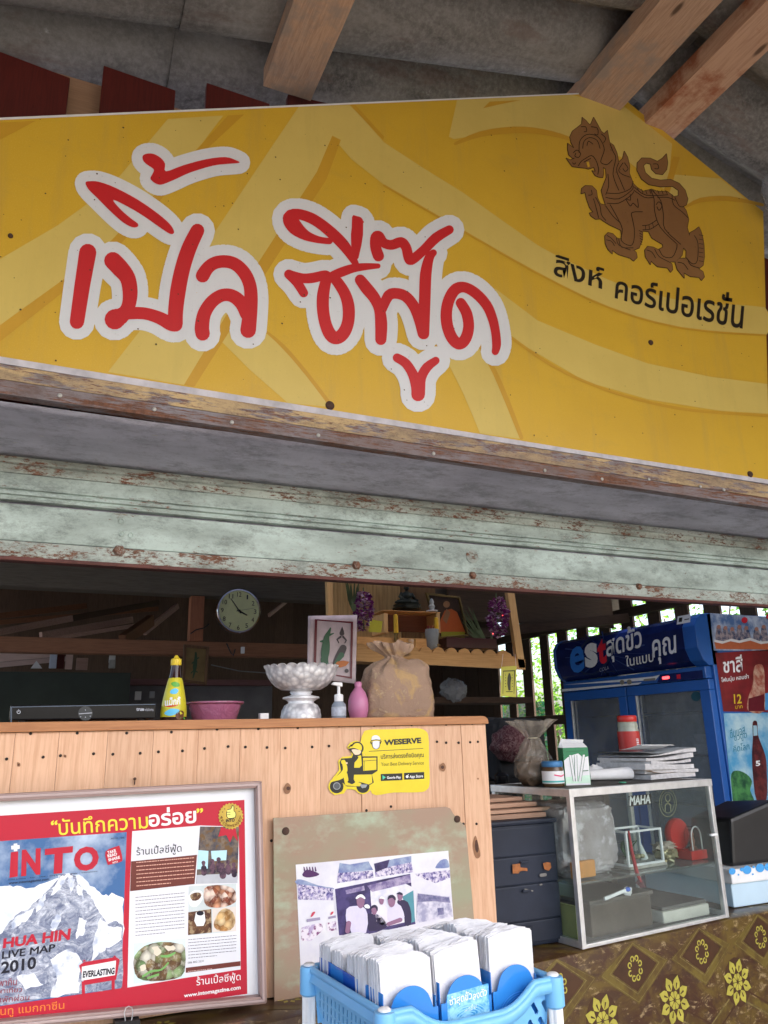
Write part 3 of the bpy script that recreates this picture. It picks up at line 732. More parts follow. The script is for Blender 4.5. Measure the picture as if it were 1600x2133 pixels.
# side walls and shop shell (close the room so that it is dark inside)
CONC = plain('concrete', (.30, .28, .25), .9, 0, .3, 4, .5)
DARKWALL = plain('dark_block', (.055, .058, .05), .9, 0, .4, 3, .6, 40)  # very dark greenish grey block colour
for a, b in (((-2.6, 2.32, .03), (-1.62, 2.7, 3.6)), ((4.27, 2.32, .03), (4.6, 2.7, 3.6))):
    tag(G().bb(a, b).obj('wall', CONC, bev=.01), kind='structure')
tag(G().bb((-2.7, 3.35, 2.95), (4.75, 8.3, 3.05)).obj('ceiling', plain('dark_cement_ceiling', (.05, .048, .045), .95, 0, .4, 5, .5)), kind='structure')  # front edge set back, an added gap letting skylight onto the shrine

# ================================================================== INSIDE THE SHOP
IY = 5.0; IP = YP(IY)
BW = wood('dusty_grey_beam', (.17, .145, .11), (.10, .085, .065), 'X', .9, knots=False)
def ybox(name, a, b, y, dy, mat, label=None, cat=None, group=None, parent=None, bev=.004):
    pa, pb = YP(y).at(*a), YP(y).at(*b)
    o = G().bb((pa.x, y, pa.z), (pb.x, y + dy, pb.z)).obj(name, mat, parent, bev=bev)
    return tag(o, label, cat, group)
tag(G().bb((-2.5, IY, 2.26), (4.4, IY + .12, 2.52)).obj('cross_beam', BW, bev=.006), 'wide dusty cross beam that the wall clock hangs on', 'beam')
tag(G().bb((-2.5, IY + .01, 1.875), (1.95, IY + .11, 1.965)).obj('cross_beam', wood('brown_rail', (.36, .165, .085), (.22, .09, .045), 'X', .7, knots=False), bev=.005), 'orange brown rail low behind the sauce bottle and lizard picture', 'beam')
tag(G().bb((.873, IY + .015, 1.966), (.96, IY + .10, 2.259)).obj('beam_post', wood('orange_post', (.42, .16, .08), (.26, .10, .05), 'Z', .7, knots=False), bev=.004), 'short orange brown post between the two cross beams', 'post')
FW_ = plain('pale_card', (.5, .5, .48), .5, 0, .4, 20)
# roof timbers further in
def timber(a, b, y0, y1, w, mat, label):
    pa, pb = YP(y0).at(*a), YP(y1).at(*b)
    tag(G().bar(pa, pb, w * .6, w).obj('roof_timber', mat, bev=.004), label, 'beam', 'dim roof timbers inside')
TW = wood('pinkish_timber', (.48, .31, .26), (.30, .18, .14), 'X', .8, knots=False)
timber((-30, 1322), (150, 1288), 6.2, 6.6, .05, TW, 'faintly lit timber rising from the far left edge')
timber((85, 1324), (275, 1291), 6.0, 6.6, .05, TW, 'faintly lit timber below the longest one on the left')
timber((255, 1335), (315, 1292), 5.9, 6.5, .09, ORNW, 'short stout timber leaning behind the cross beams')
timber((150, 1288), (330, 1255), 6.6, 7.2, .05, DARKW, 'dark timber fading into the ceiling above the lower rail')
for k_, (a_, b_, w_) in enumerate((((-40, 1300), (330, 1268), .04), ((20, 1345), (300, 1300), .035), ((-60, 1290), (180, 1262), .05), ((300, 1318), (370, 1262), .05))):
    timber(a_, b_, 7.0, 7.3, w_, TW if k_ % 2 else ORNW, ['thin brown rafter high at the back left', 'thin pinkish rafter running just above the lower rail', 'brown rafter under the clock beam at the far left', 'short pinkish strut left of the orange brown post'][k_])
g_ = G().tube([YP(4.95).at(*p_) for p_ in ((397, 1320), (408, 1312), (425, 1308), (436, 1300))], .004, 6); tag(g_.obj('cable', BLACKP, smooth=True), 'black cable looped across the short orange post', 'cable')
g_ = G().tube([YP(4.95).at(*p_) for p_ in ((472, 1340), (480, 1358), (486, 1366), (490, 1352))], .004, 6); tag(g_.obj('cable', BLACKP, smooth=True), 'black cable hanging from the lower rail below the clock', 'cable')
tag(ybox('light_switch', (503, 1347), (510, 1361), 4.97, .02, WHITE), 'small white switch on the lower rail below the clock', 'switch')
g_ = G().tube([YP(5.6).at(*p_) for p_ in ((440, 1385), (500, 1398), (560, 1402), (640, 1396))], .004, 6); tag(g_.obj('cable', plain('grey_wire', (.2, .2, .2)), smooth=True), 'grey wire sagging behind the silver tray', 'cable')
for k_, (x_, y_, w_, h_) in enumerate(((160, 1370, 22, 26), (282, 1440, 12, 18), (312, 1440, 10, 14), (228, 1374, 12, 18))):
    tag(ybox('card', (x_, y_), (x_ + w_, y_ + h_), 6.45 - .02 * k_, .02, [TW, WHITE, plain('grey_tin', (.4, .42, .45)), FW_][k_]), ['dull pink card hanging at the left under the lower rail', 'small white cup shape on the coping left of the sauce bottle', 'small grey tin on the coping left of the sauce bottle', 'framed card hanging left of the sauce bottle'][k_], 'card')
timber((560, 1282), (600, 1250), 6.0, 6.3, .03, TW, 'thin pale stick right of the clock')
for k, (yy, zz_) in enumerate(((5.6, 2.75), (6.3, 2.75), (7.0, 2.75))):
    tag(G().bb((-2.5, yy, zz_), (4.4, yy + .07, zz_ + .12)).obj('roof_timber', DARKW), 'dark ceiling joist running across the shop, ' + ['nearest the clock beam', 'in the middle of the three', 'farthest back'][k], 'beam', 'dim roof timbers inside')

# back wall of dark boards with chinks of daylight
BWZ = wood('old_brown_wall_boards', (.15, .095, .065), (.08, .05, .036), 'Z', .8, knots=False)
bw = thing('back_wall', 'dark board wall with chinks of daylight at the back of the shop', 'wall', (0, 8.0, .03), kind='structure')
x = -2.6; k = 0
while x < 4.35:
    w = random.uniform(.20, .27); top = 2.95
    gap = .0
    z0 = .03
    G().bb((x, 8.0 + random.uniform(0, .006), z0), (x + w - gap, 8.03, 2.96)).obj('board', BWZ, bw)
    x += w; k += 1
# low block wall and far lit roof seen at the left through the gap
tag(ybox('low_wall', (262, 1428), (566, 1530), 6.6, .15, plain('grey_block', (.16, .155, .165), .9, 0, .35, 5, .5)), 'low grey block wall behind the pink bowl', 'wall')
tag(ybox('coping_plank', (262, 1414), (566, 1428), 6.55, .25, wood('wine_plank', (.22, .11, .11), (.13, .06, .06), 'X', .8, knots=False)), 'dark reddish plank capping the low grey block wall', 'plank')
tag(ybox('blockwork', (-60, 1398), (262, 1560), 6.0, .5, plain('dark_green_block', (.04, .052, .043), .8, 0, .4, 3, .3)), 'dark greenish cupboard behind the black set-top box', 'blockwork')  # dark block wall, built as one plain box
ot = thing('lean_to_roof', 'pinkish lit lean-to roof boards glimpsed far left under the rail', 'roof', YP(7.4).at(60, 1390))
pnk = wood('pale_pink_board', (.75, .56, .52), (.58, .40, .36), 'X', .7, knots=False)
for i, (a, b) in enumerate((((-40, 1366), (72, 1362)), ((-40, 1378), (108, 1364)), ((-30, 1388), (140, 1372)))):
    pa, pb = YP(7.4 - .12 * i).at(*a), YP(7.4 - .12 * i).at(*b)
    G().bar(pa, pb, .02, .04).obj('board', pnk, ot)
wcloth = plain('white_cloth', (.8, .8, .84), .8, 0, .1)
gr = G().prism([YP(7.0).at(*a) for a in ((64, 1392), (76, 1376), (88, 1392))], (0, .02, 0)); tag(gr.obj('paper_scrap', wcloth), 'small white triangular scrap far left in the dark', 'scrap')
tag(ybox('pipe', (105, 1359), (117, 1392), 7.0, .03, plain('pale_blue_pipe', (.6, .68, .85), .4)), 'pale blue pipe piece glimpsed far left in the dark', 'pipe')
for k, (a, b) in enumerate((((120, 1360), (133, 1393)), ((138, 1362), (150, 1394)), ((228, 1365), (240, 1381)))):
    tag(ybox('slat_scrap', a, b, 7.05, .02, [REDW, pnk, WHITE][k]), ['dark red slat glimpsed beside the pale blue pipe', 'pinkish slat right of the dark red slat in the gloom', 'small white card hanging under the lower rail'][k], 'slat')

# daylight chinks are real openings: left opening strip in the left part, outside bright wall behind
out_m = plain('sunlit_whitewash', (.8, .82, .8), .9, 0, .2)
tag(G().bb((-3.5, 9.4, 0), (5.2, 9.6, 3.4)).obj('whitewashed_wall', out_m), 'sunlit pale wall outside behind the board wall', 'wall')
# a second storey of odds: dark shelf clutter right of the bottle
odd = plain('dark_clutter', (.04, .038, .036), .7, 0, .4, 9, .5)
tag(ybox('plank_shelf', (880, 1452), (1110, 1464), 4.6, .3, DARKW), 'dark plank shelf under the scalloped shrine shelf', 'shelf')
for (cx_, cy_, r, l) in ((945, 1438, 24, 'crumpled dark plastic bag on the dark plank shelf'),):
    c = YP(4.6).at(cx_, cy_); s_ = sc_at(c)
    g = G().ball(c, (r * 1.15 * s_, r * s_, r * s_), 28, 18, lambda p_: 1 + .25 * noise.noise(p_ * 2.6) + .1 * noise.noise(p_ * 7))
    tag(g.obj('plastic_bag', film('grey_film', (.35, .36, .38), .75, .2), smooth=True), l, 'bag')
chk = plain('daylight_chink', (.9, .95, .95), .9)

# right slatted wall (runs away from the camera)
WX = 4.3
sw = thing('slatted_wall', 'dark timber slat wall with bright green garden showing through the gaps', 'wall', (WX, 5, .03))
y = 3.33; k = 0  # front slats left out, an added opening that lets daylight in
while y < 8.0:
    w = random.uniform(.12, .145); t = random.uniform(-.008, .008)
    zt_ = random.uniform(2.6, 2.66)
    G().prism([(WX, y, .03), (WX, y + w, .03), (WX + t, y + w + t, zt_), (WX + t, y + t, zt_)], (.022, 0, 0)).obj('slat', DARKZ, sw, bev=.002)
    y += .29 if y < 6.8 else w + .004; k += 1
for z0, z1 in ((.5, .6), (1.42, 1.50), (2.22, 2.29), (2.62, 2.72)):
    dz = (z1 - z0)
    g = G().bb((WX - .06, 2.75, z0), (WX - .002, 8.0, z1)); g.obj('rail', wood('slat_rail', (.075, .05, .035), (.045, .03, .02), 'Y', .85, knots=False), sw, bev=.003)
# horizontal boards / beam going from the shrine to the fridge
for a, b, y0, w, l in (((1090, 1262), (1345, 1284), 4.9, .20, 'pale brown dusty board under the ceiling between shrine and fridge'),):
    pa, pb = YP(y0).at(*a), YP(y0).at(*b)
    tag(G().bar((2.7, y0, pa.z), (4.2, y0, pb.z + .02), .03, .26).obj('board', wood('dusty_brown_board', (.15, .095, .062), (.09, .06, .04), 'X', .85, knots=False), bev=.004), l, 'board')
tag(G().bar((2.62, 4.82, 2.02), (4.2, 4.72, 2.20), .04, .07).obj('brace', DARKW, bev=.004), 'dark sloping brace in front of the slat wall left of the fridge', 'beam')
tag(G().bar((3.35, 4.8, 2.5), (3.35, 4.8, 2.1), .04, .04).obj('pole', DARKW), 'thin dark pole hanging above the fridge', 'pole')

# garden behind the slats
def leafmat(name, a, b):
    n = N(name); c = n.mix(n.noise(3, 4), a, b)
    d = n.n('ShaderNodeBsdfDiffuse'); t = n.n('ShaderNodeBsdfTranslucent'); n.lk(c, d.inputs[0]); n.lk(c, t.inputs[0])
    m = n.n('ShaderNodeMixShader'); m.inputs[0].default_value = .5
    n.lk(d.outputs[0], m.inputs[1]); n.lk(t.outputs[0], m.inputs[2]); n.lk(m.outputs[0], n.o.inputs[0]); return n.m
LEAF = [leafmat('leaf_green', (.12, .30, .035), (.26, .42, .06)), leafmat('leaf_dark', (.06, .19, .03), (.14, .30, .05))]
def shrub(x, y, h, r, n, label, mi):
    t = thing('shrub', label, 'shrub', (x, y, 0), 'garden shrubs behind the slat wall')
    rnd = random.Random(int(x * 100 + y * 10))
    g = G()
    for k in range(5):
        a = k * 1.26
        g.tube([(x, y, 0), (x + .12 * math.cos(a), y + .12 * math.sin(a), h * .4), (x + r * .5 * math.cos(a), y + r * .5 * math.sin(a), h * .85)], [.03, .02, .008], 6)
    g.obj('stem', plain('bark', (.14, .10, .07), .9, 0, .4, 9, .6), t)
    g = G()
    for _ in range(n):
        while True:
            p_ = V((rnd.uniform(-1, 1), rnd.uniform(-1, 1), rnd.uniform(-1, 1)))
            if p_.length < 1 and noise.noise(p_ * 2.2 + V((x, y, 0))) > -.18: break
        c = V((x + p_.x * r, y + p_.y * r, h * .55 + p_.z * h * .5))
        L = rnd.uniform(.04, .085); u = V((rnd.uniform(-1, 1), rnd.uniform(-1, 1), rnd.uniform(-.9, .4))).normalized(); w = u.orthogonal().normalized() * L * .34
        m_ = c + u * L * .5 + V((0, 0, .01))
        g.add([c, m_ + w, c + u * L, m_ - w], [(0, 1, 2, 3)])
    g.obj('foliage', LEAF[mi], t)['kind'] = 'stuff'
for i, (yy, xx, h, r) in enumerate(((3.0, 5.7, 3.0, .8), (4.3, 5.9, 2.7, .9), (5.7, 5.8, 2.9, .9), (7.0, 5.9, 2.5, .9), (8.4, 6.2, 2.8, 1.0))):
    shrub(xx, yy, h, r, 3200, 'sunlit leafy garden shrub ' + ['seen above the right end of the fridge', 'seen above the left end of the fridge', 'seen through the gaps beside the fridge', 'seen behind the yellow amulet cloth', 'deepest in the garden behind the green net'][i], i % 2)
# green shade net
n = N('green_shade_net'); st = n.ramp(n.noise(3, 3, .5, n.map((6, 6, 40))), [(.4, 0), (.6, 1)])
n.col(n.mix(st, (.02, .42, .27), (.01, .16, .11))); n.lk(n.ramp(st, [(0, .95), (1, .6)]), n.b.inputs['Alpha'])
NET = n.fin(.7)
vs = []; fs = []
for i in range(41):
    for j in range(9):
        y = 6.3 + 1.5 * i / 40; vs.append((4.55 + .03 * math.sin(i * 1.1) + .02 * noise.noise(V((i, j, 0)) * .3), y, .3 + 1.35 * j / 8))
for i in range(40):
    for j in range(8): a = i * 9 + j; fs.append((a, a + 1, a + 10, a + 9))
tag(link_mesh('shade_net', vs, fs, NET, smooth=True), 'turquoise green shade net hanging outside behind the slats', 'net')

# ------------------------------------------------------------------ clock
c = YP(4.9).at(500, 1271); s_ = sc_at(c); r = 47 * s_
clk = thing('wall_clock', 'round wall clock with silver rim and yellowish face hanging from the cross beam', 'clock', c)
MX = Matrix.Rotation(R_(90), 3, 'X')
G().lathe(c + V((0, .08, 0)), [(r * .9, 0), (r, .01), (r, .055), (r * .97, .062), (r * .91, .062), (r * .89, .045), (.001, .045)], 56, M=MX).obj('rim', CHROME, clk, smooth=True)
CP = YP(4.9 - .0 + .033)
q = G(); q.add([c + V((r * .9 * math.cos(a * math.pi / 24), .034, r * .9 * math.sin(a * math.pi / 24))) for a in range(48)], [tuple(range(48))])
q.obj('dial', plain('cream_dial', (.80, .83, .44), .4, 0, .08), clk)
def dialtext():
    g = G()
    for i in range(1, 13):
        vs, fs = text2d(str(i), .0, 3); a = R_(90 - 30 * i); cc = c + V((math.cos(a) * r * .74, .031, math.sin(a) * r * .74))
        h = r * .20; w = h * (.95 if i > 9 else (.3 if i == 1 else .58))
        g.add([cc + V(((u - .5) * w, 0, (v - .5) * h)) for u, v in vs], fs)
    return g
dialtext().obj('numerals', BLACKP, clk)
def hand(ang, L, w, y):
    a = R_(90 - ang); d = V((math.cos(a), 0, math.sin(a))); nrm = V((-d.z, 0, d.x))
    return G().prism([c + d * -.2 * L + nrm * w + V((0, y, 0)), c + d * L + nrm * w * .5 + V((0, y, 0)), c + d * L - nrm * w * .5 + V((0, y, 0)), c - d * .2 * L - nrm * w + V((0, y, 0))], (0, .002, 0))
hand(116, r * .42, .006, .026).obj('hand', BLACKP, clk); hand(324, r * .66, .004, .022).obj('hand', BLACKP, clk); hand(78, r * .7, .0012, .018).obj('hand', plain('grey_hand', (.3, .3, .2)), clk)
G().lathe(c + V((0, .012, 0)), [(.006, -.01), (.006, .004), (.001, .005)], 12, M=MX).obj('hub', BLACKP, clk)

# lizard picture in a thin frame by the post
fp = YP(4.7)
lz_ = thing('framed_picture', 'small old framed picture of a dark green lizard hanging below the post', 'picture', fp.at(407, 1430))
def frame(parent, cor, y, w, d, mat, name='frame'):
    """four mitred rails around a photo-pixel quad tl,tr,br,bl on plane y"""
    pl = YP(y); o = [pl.at(*a) for a in cor]; cc = sum(o, V()) / 4
    inn = []
    for i in range(4):
        a, b, c2 = o[i - 1], o[i], o[(i + 1) % 4]
        d1 = (a - b).normalized(); d2 = (c2 - b).normalized(); inn.append(b + (d1 + d2) * w)
    for i in range(4):
        j = (i + 1) % 4
        G().prism([o[i], o[j], inn[j], inn[i]], (0, d, 0)).obj(name, mat, parent, bev=min(w, d) * .22)
    return inn
cor = [(383, 1342), (436, 1347), (431, 1427), (380, 1420)]
frame(lz_, cor, 4.7, .016, .02, wood('dark_frame', (.14, .075, .035), (.08, .04, .02), 'Z', .6, knots=False))
decal('print', [P(*cor)], YP(4.708), 0, plain('aged_paper', (.20, .135, .05), .7, 0, .5, 8, .1), lz_)
decal('print', [('s', [(408, 1360, 2), (408, 1372, 3.4), (406, 1388, 4.5), (405, 1400, 2.5), (402, 1412, 1)]), ('s', [(408, 1374, 1.2), (414, 1370, 1.2)]), ('s', [(406, 1376, 1.2), (400, 1382, 1.2)]), ('s', [(405, 1396, 1.2), (411, 1400, 1.2)]), ('s', [(404, 1396, 1.2), (398, 1402, 1.2)])], YP(4.708), .001, plain('dark_green_ink', (.03, .07, .035), .7), lz_)

# ------------------------------------------------------------------ shrine shelf
HY = 3.6; HP = YP(HY)
shr = thing('shrine_shelf', 'hanging pine shrine shelf with a scalloped front board', 'shelf', HP.at(915, 1385))
pz = HP.at(915, 1358).z
# posts
def slantpost(a, b, wpx, name='post'):
    s1 = sc_at(HP.at(*a)) * wpx / 2
    pa, pb = HP.at(*a), HP.at(*b)
    G().prism([pb + V((-s1, 0, 0)), pb + V((s1, 0, 0)), pa + V((s1, 0, 0)), pa + V((-s1, 0, 0))], (0, .03, 0)).obj(name, PINE_SH2, shr, bev=.002)
PINE_SH2 = wood('shrine_post_wood', (.68, .42, .18), (.52, .29, .11), 'Z', .5, knots=False)
slantpost((684, 1120), (689, 1285), 12); slantpost((1052, 1150), (1088, 1392), 17)
# scalloped front board
pts = []
n = 12
for i in range(n):
    xa = 740 + (1062 - 740) * i / n; xb = 740 + (1062 - 740) * (i + 1) / n
    for k in range(6):
        t = k / 6; x = xa + (xb - xa) * t
        pts.append((x, 1352 + (x - 740) * .045 - 12 * math.sin(math.pi * t) ** .7))
pts += [(1064, 1362), (1068, 1371), (1094, 1374), (1095, 1395), (740, 1377)]
ptsP = [HP.at(*a) for a in pts]
vs2 = [V((v.x, v.z)) for v in ptsP]
tr = tess([(v[0], v[1]) for v in vs2]); m = len(ptsP)
link_mesh('front_board', ptsP + [v + V((0, .018, 0)) for v in ptsP], tr + [tuple(i + m for i in f[::-1]) for f in tr] + [(i, (i + 1) % m, m + (i + 1) % m, m + i) for i in range(m)], PINE_SH, shr)
G().bb((HP.at(740, 1370).x, HY + .02, pz - .03), (HP.at(1085, 1370).x, HY + .42, pz - .012)).obj('shelf_board', PINE_SH, shr)
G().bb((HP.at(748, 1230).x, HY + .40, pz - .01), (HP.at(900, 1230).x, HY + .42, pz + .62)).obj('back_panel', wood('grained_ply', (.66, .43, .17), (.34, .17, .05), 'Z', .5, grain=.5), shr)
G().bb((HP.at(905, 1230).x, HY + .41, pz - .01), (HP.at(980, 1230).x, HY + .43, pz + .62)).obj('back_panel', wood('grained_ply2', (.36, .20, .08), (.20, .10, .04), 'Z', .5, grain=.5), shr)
G().bb((HP.at(752, 1345).x, HY + .06, pz - .01), (HP.at(925, 1340).x, HY + .075, pz + .075)).obj('step_front', PINE_SH, shr)
bx = HP
def sbox(name, a, b, y, dy, mat, parent, bev=.002): return ybox(name, a, b, y, dy, mat, parent=parent, bev=bev)
sbox('small_shelf_top', (799, 1270), (918, 1277), HY + .10, .16, PINE_SH, shr)
sbox('small_shelf_side', (799, 1277.5), (809, 1318), HY + .10, .16, PINE_SH2, shr); sbox('small_shelf_side', (909, 1277.5), (918, 1318), HY + .10, .16, PINE_SH2, shr)
sbox('small_shelf_back', (809.5, 1277.5), (908.5, 1318), HY + .22, .02, wood('red_box_wood', (.24, .08, .035), (.16, .05, .02), 'X'), shr)
stdy = HY + .17
def figure_base(c, s): pass
# seated statue
def statue(cx_, base_y, hpx, y, label):
    b = YP(y).at(cx_, base_y); s_ = sc_at(b); H = hpx * s_
    m = plain('dark_bronze_green', (.03, .035, .028), .35, .6, .3, 30, .3)
    t = thing('seated_statue', label, 'statue', b)
    G().lathe(b, [(H * .46, 0), (H * .48, H * .04), (H * .42, H * .09), (H * .45, H * .15), (.001, H * .15)], 24, lambda r, z, a, i: (r * (1.05 if abs(math.cos(a)) > .5 else .85), z)).obj('base', m, t, smooth=True)
    g = G()
    g.ball(b + V((0, 0, H * .24)), (H * .44, H * .26, H * .10), 20, 12)
    g.tube([b + V((-.38 * H, -.05 * H, .23 * H)), b + V((0, -.24 * H, .25 * H)), b + V((.36 * H, -.06 * H, .23 * H))], [H * .08, H * .10, H * .08], 10)
    g.tube([b + V((0, 0, z * H)) for z in (.2, .32, .45, .56, .62)], [H * .17, H * .13, H * .19, H * .16, H * .06], 16)
    for sgn in (-1, 1):
        g.tube([b + V((sgn * .17 * H, 0, .56 * H)), b + V((sgn * .27 * H, -.02 * H, .42 * H)), b + V((sgn * (.26 if sgn > 0 else .16) * H, -.14 * H, .30 * H)), b + V((sgn * (.33 if sgn > 0 else .02) * H, -.22 * H, .30 * H))], [H * .065, H * .055, H * .045, H * .035], 10)
    g.tube([b + V((0, 0, .6 * H)), b + V((0, 0, .68 * H))], [.055 * H, .05 * H], 10)
    o = g.obj('body', m, t, smooth=True)
    md = o.modifiers.new('remesh', 'REMESH'); md.mode = 'VOXEL'; md.voxel_size = H * .022; md.use_smooth_shade = True
    g = G().ball(b + V((0, -.01 * H, .75 * H)), (.085 * H, .09 * H, .11 * H), 16, 12)
    g.ball(b + V((0, 0, .85 * H)), (.05 * H, .05 * H, .05 * H), 10, 8); g.tube([b + V((0, 0, .88 * H)), b + V((0, 0, .99 * H))], [.03 * H, .003 * H], 8)
    for sgn in (-1, 1): g.ball(b + V((sgn * .09 * H, 0, .73 * H)), (.015 * H, .02 * H, .05 * H), 8, 6)
    g.ball(b + V((0, -.095 * H, .74 * H)), (.016 * H, .025 * H, .03 * H), 8, 6)
    g.obj('head', m, t, smooth=True)
statue(848, 1270, 62, HY + .16, 'dark bronze seated statue on top of the small shrine box')
c = YP(HY + .14).at(900, 1274); s_ = sc_at(c)
gt = thing('glass_figurine', 'tiny pale glass figurine right of the dark seated statue', 'figurine', c)
G().lathe(c, [(12 * s_, 0), (12 * s_, .006), (6 * s_, .008), (.001, .008)], 16).obj('base', PAPER, gt)
G().lathe(c, [(4 * s_, .008), (7 * s_, 8 * s_ + .008), (4 * s_, 16 * s_), (5 * s_, 20 * s_), (3 * s_, 26 * s_), (.001, 28 * s_)], 16).obj('body', plain('milky_glass', (.42, .46, .46), .2), gt, smooth=True)
def candle(x, y0, y1, yb, label):
    b = YP(HY + .05).at(x, yb); s_ = sc_at(b)
    t = thing('candle', label, 'candle', b, 'yellow candles on the shrine shelf')
    z0 = (yb - y1) * s_; z1 = (yb - y0) * s_
    G().lathe(b, [(7 * s_, 0), (7.5 * s_, 3 * s_), (3 * s_, 5 * s_), (5 * s_, z0 * .5), (3 * s_, z0 * .75), (5.5 * s_, z0), (.001, z0)], 16).obj('holder', plain('dark_brass', (.20, .13, .05), .3, .9), t, smooth=True)
    G().lathe(b + V((0, 0, z0)), [(5 * s_, 0), (4.6 * s_, z1 - z0 - .004), (3 * s_, z1 - z0), (.001, z1 - z0)], 16).obj('wax', plain('yellow_wax', (.72, .42, .02), .45, 0, .15), t, smooth=True)
    G().cyl(b + V((0, 0, z1)), b + V((0, 0, z1 + 6 * s_)), .6 * s_, n=6).obj('wick', BLACKP, t)
candle(826, 1280, 1319, 1344, 'yellow candle on a dark brass holder, left of the small shrine box')
candle(911, 1286, 1312, 1346, 'yellow candle right of the small shrine box behind the grey cup')
c = YP(HY + .06).at(901, 1354); s_ = sc_at(c)
cup = thing('incense_cup', 'grey fluted cup holding sticks on the shrine shelf', 'cup', c)
G().lathe(c, [(10 * s_, 0), (12 * s_, 6 * s_), (13 * s_, 24 * s_), (15 * s_, 34 * s_), (14 * s_, 43 * s_), (12 * s_, 43 * s_), (11 * s_, 30 * s_), (.001, 28 * s_)], 24, lambda r, z, a, i: (r * (1 + .03 * math.cos(8 * a)), z)).obj('cup', plain('grey_ceramic', (.28, .30, .30), .4), cup, smooth=True)
g = G()
for k in range(9): a = k * .7; g.cyl(c + V((5 * s_ * math.cos(a), 5 * s_ * math.sin(a), 25 * s_)), c + V((9 * s_ * math.cos(a), 9 * s_ * math.sin(a), 50 * s_)), .8 * s_, n=5)
g.obj('incense_stick', plain('dark_red_stick', (.25, .03, .03), .8), cup)
c = YP(HY + .05).at(857, 1352); s_ = sc_at(c)
tag(G().lathe(c, [(7 * s_, 0), (9 * s_, 3 * s_), (10 * s_, 20 * s_), (9.4 * s_, 20 * s_), (8 * s_, 4 * s_), (.001, 3 * s_)], 20).obj('drinking_glass', glass('shrine_glass', (.9, .88, .8), .1), smooth=True), 'empty drinking glass in the middle of the shrine shelf', 'glass')
# framed portrait leaning at the right
pt = thing('framed_portrait', 'tilted framed portrait of a robed figure on the shrine shelf', 'picture', YP(HY + .2).at(925, 1330))
cor = [(888, 1234), (959, 1243), (978, 1325), (915, 1331)]
frame(pt, cor, HY + .18, .012, .02, plain('gilt_frame', (.20, .14, .05), .35, .6), 'frame')
pp = YP(HY + .19)
decal('print', [P(*cor)], pp, 0, plain('dark_brown_print', (.055, .035, .022), .25, 0, .3), pt)
decal('print', [P((913, 1318), (918, 1290), (926, 1272), (940, 1268), (952, 1275), (962, 1300), (970, 1318), (940, 1324))], pp, .001, ink('9a4a20', 1.2), pt)
decal('print', [('c', (930, 1259, 7)), P((922, 1290), (930, 1268), (938, 1276), (930, 1300))], pp, .002, ink('7c5a3c', 1.2), pt)
decal('print', [Rr(919, 1316, 968, 1329)], pp, .0015, ink('7c7a20', 1.2), pt)
# small yellow card, dark red box
tag(decal('card', [Q((770, 1290), (797, 1294), (794, 1318), (768, 1316))], YP(HY + .1), 0, ink('a5a030', 1.3), None), 'small yellow-green card with a dark figure left on the shrine shelf', 'card')
db = ybox('lacquer_box', (930, 1327), (1036, 1352), HY + .08, .12, plain('dark_maroon_lacquer', (.05, .010, .012), .3), 'dark maroon box at the right end of the shrine shelf', 'box')
# palm leaf fans behind the garlands
FROND = plain('dry_grey_green_frond', (.10, .14, .06), .7, 0, .4)
def fronds(x, y, pts, label, yy):
    b = YP(yy).at(x, y); g = G()
    for (tx, ty) in pts:
        e = YP(yy + random.uniform(-.04, .04)).at(tx, ty); m_ = (b + e) / 2 + V((0, .02, 0)); d = (e - b).normalized(); w = V((-d.z, 0, d.x)) * .006
        g.add([b, m_ + w, e, m_ - w], [(0, 1, 2, 3)])
    tag(g.obj('palm_fronds', FROND), label, 'leaves')
fronds(742, 1290, [(728 + random.uniform(-10, 22), 1195 + random.uniform(0, 40)) for _ in range(26)], 'thin green fronds behind the left garland', HY + .08)
fronds(1020, 1345, [(958 + random.uniform(0, 30), 1262 + random.uniform(-10, 60)) for _ in range(18)] + [(1040, 1260), (1046, 1280)], 'greyish palm fronds behind the right garland', HY + .1)
# orchid garlands
PET = [plain('purple_petal', (.24, .03, .20), .6, 0, .3), plain('pale_petal', (.55, .38, .50), .6, 0, .2)]
def garland(x, ya, yb, wpx, label, yy):
    top = YP(yy).at(x, ya); s_ = sc_at(top); H = (yb - ya) * s_
    t = thing('orchid_garland', label, 'garland', top, 'purple orchid garlands on the shrine')
    rnd = random.Random(int(x)); gs = [G(), G()]
    for _ in range(150):
        u = rnd.random(); a = rnd.uniform(0, 6.28); rr = wpx * s_ * .5 * (math.sin(math.pi * min(1, max(.05, u * .9 + .08))) ** .6) * rnd.uniform(.6, 1)
        c = top + V((rr * math.cos(a) + .006 * math.sin(u * 5), rr * math.sin(a), -u * H))
        for k in range(4):
            b_ = a + rnd.uniform(-1.3, 1.3); d = V((math.cos(b_), math.sin(b_), rnd.uniform(-.8, .8))).normalized(); L = rnd.uniform(6, 11) * s_
            w = d.cross(V((0, 0, 1))).normalized() * L * .36; w = w + V((0, 0, rnd.uniform(-.3, .3) * L))
            gs[0 if rnd.random() < .68 else 1].add([c, c + d * L * .55 + w, c + d * L, c + d * L * .55 - w], [(0, 1, 2, 3)])
    gs[0].obj('petals', PET[0], t)['kind'] = 'stuff'; gs[1].obj('petals', PET[1], t)['kind'] = 'stuff'
    G().cyl(top + V((0, 0, 12 * s_)), top - V((0, 0, H)), 1.2 * s_, n=6).obj('string', FROND, t)
garland(757, 1236, 1312, 34, 'purple and white orchid garland hanging left of the small shrine box', HY - .05)
garland(1034, 1248, 1325, 40, 'purple and white orchid garland hanging beside the right shrine post', HY - .05)
LED = N('red_led').m; LED.node_tree.nodes['Principled BSDF'].inputs['Emission Color'].default_value = (1, .02, .02, 1); LED.node_tree.nodes['Principled BSDF'].inputs['Emission Strength'].default_value = 1.2
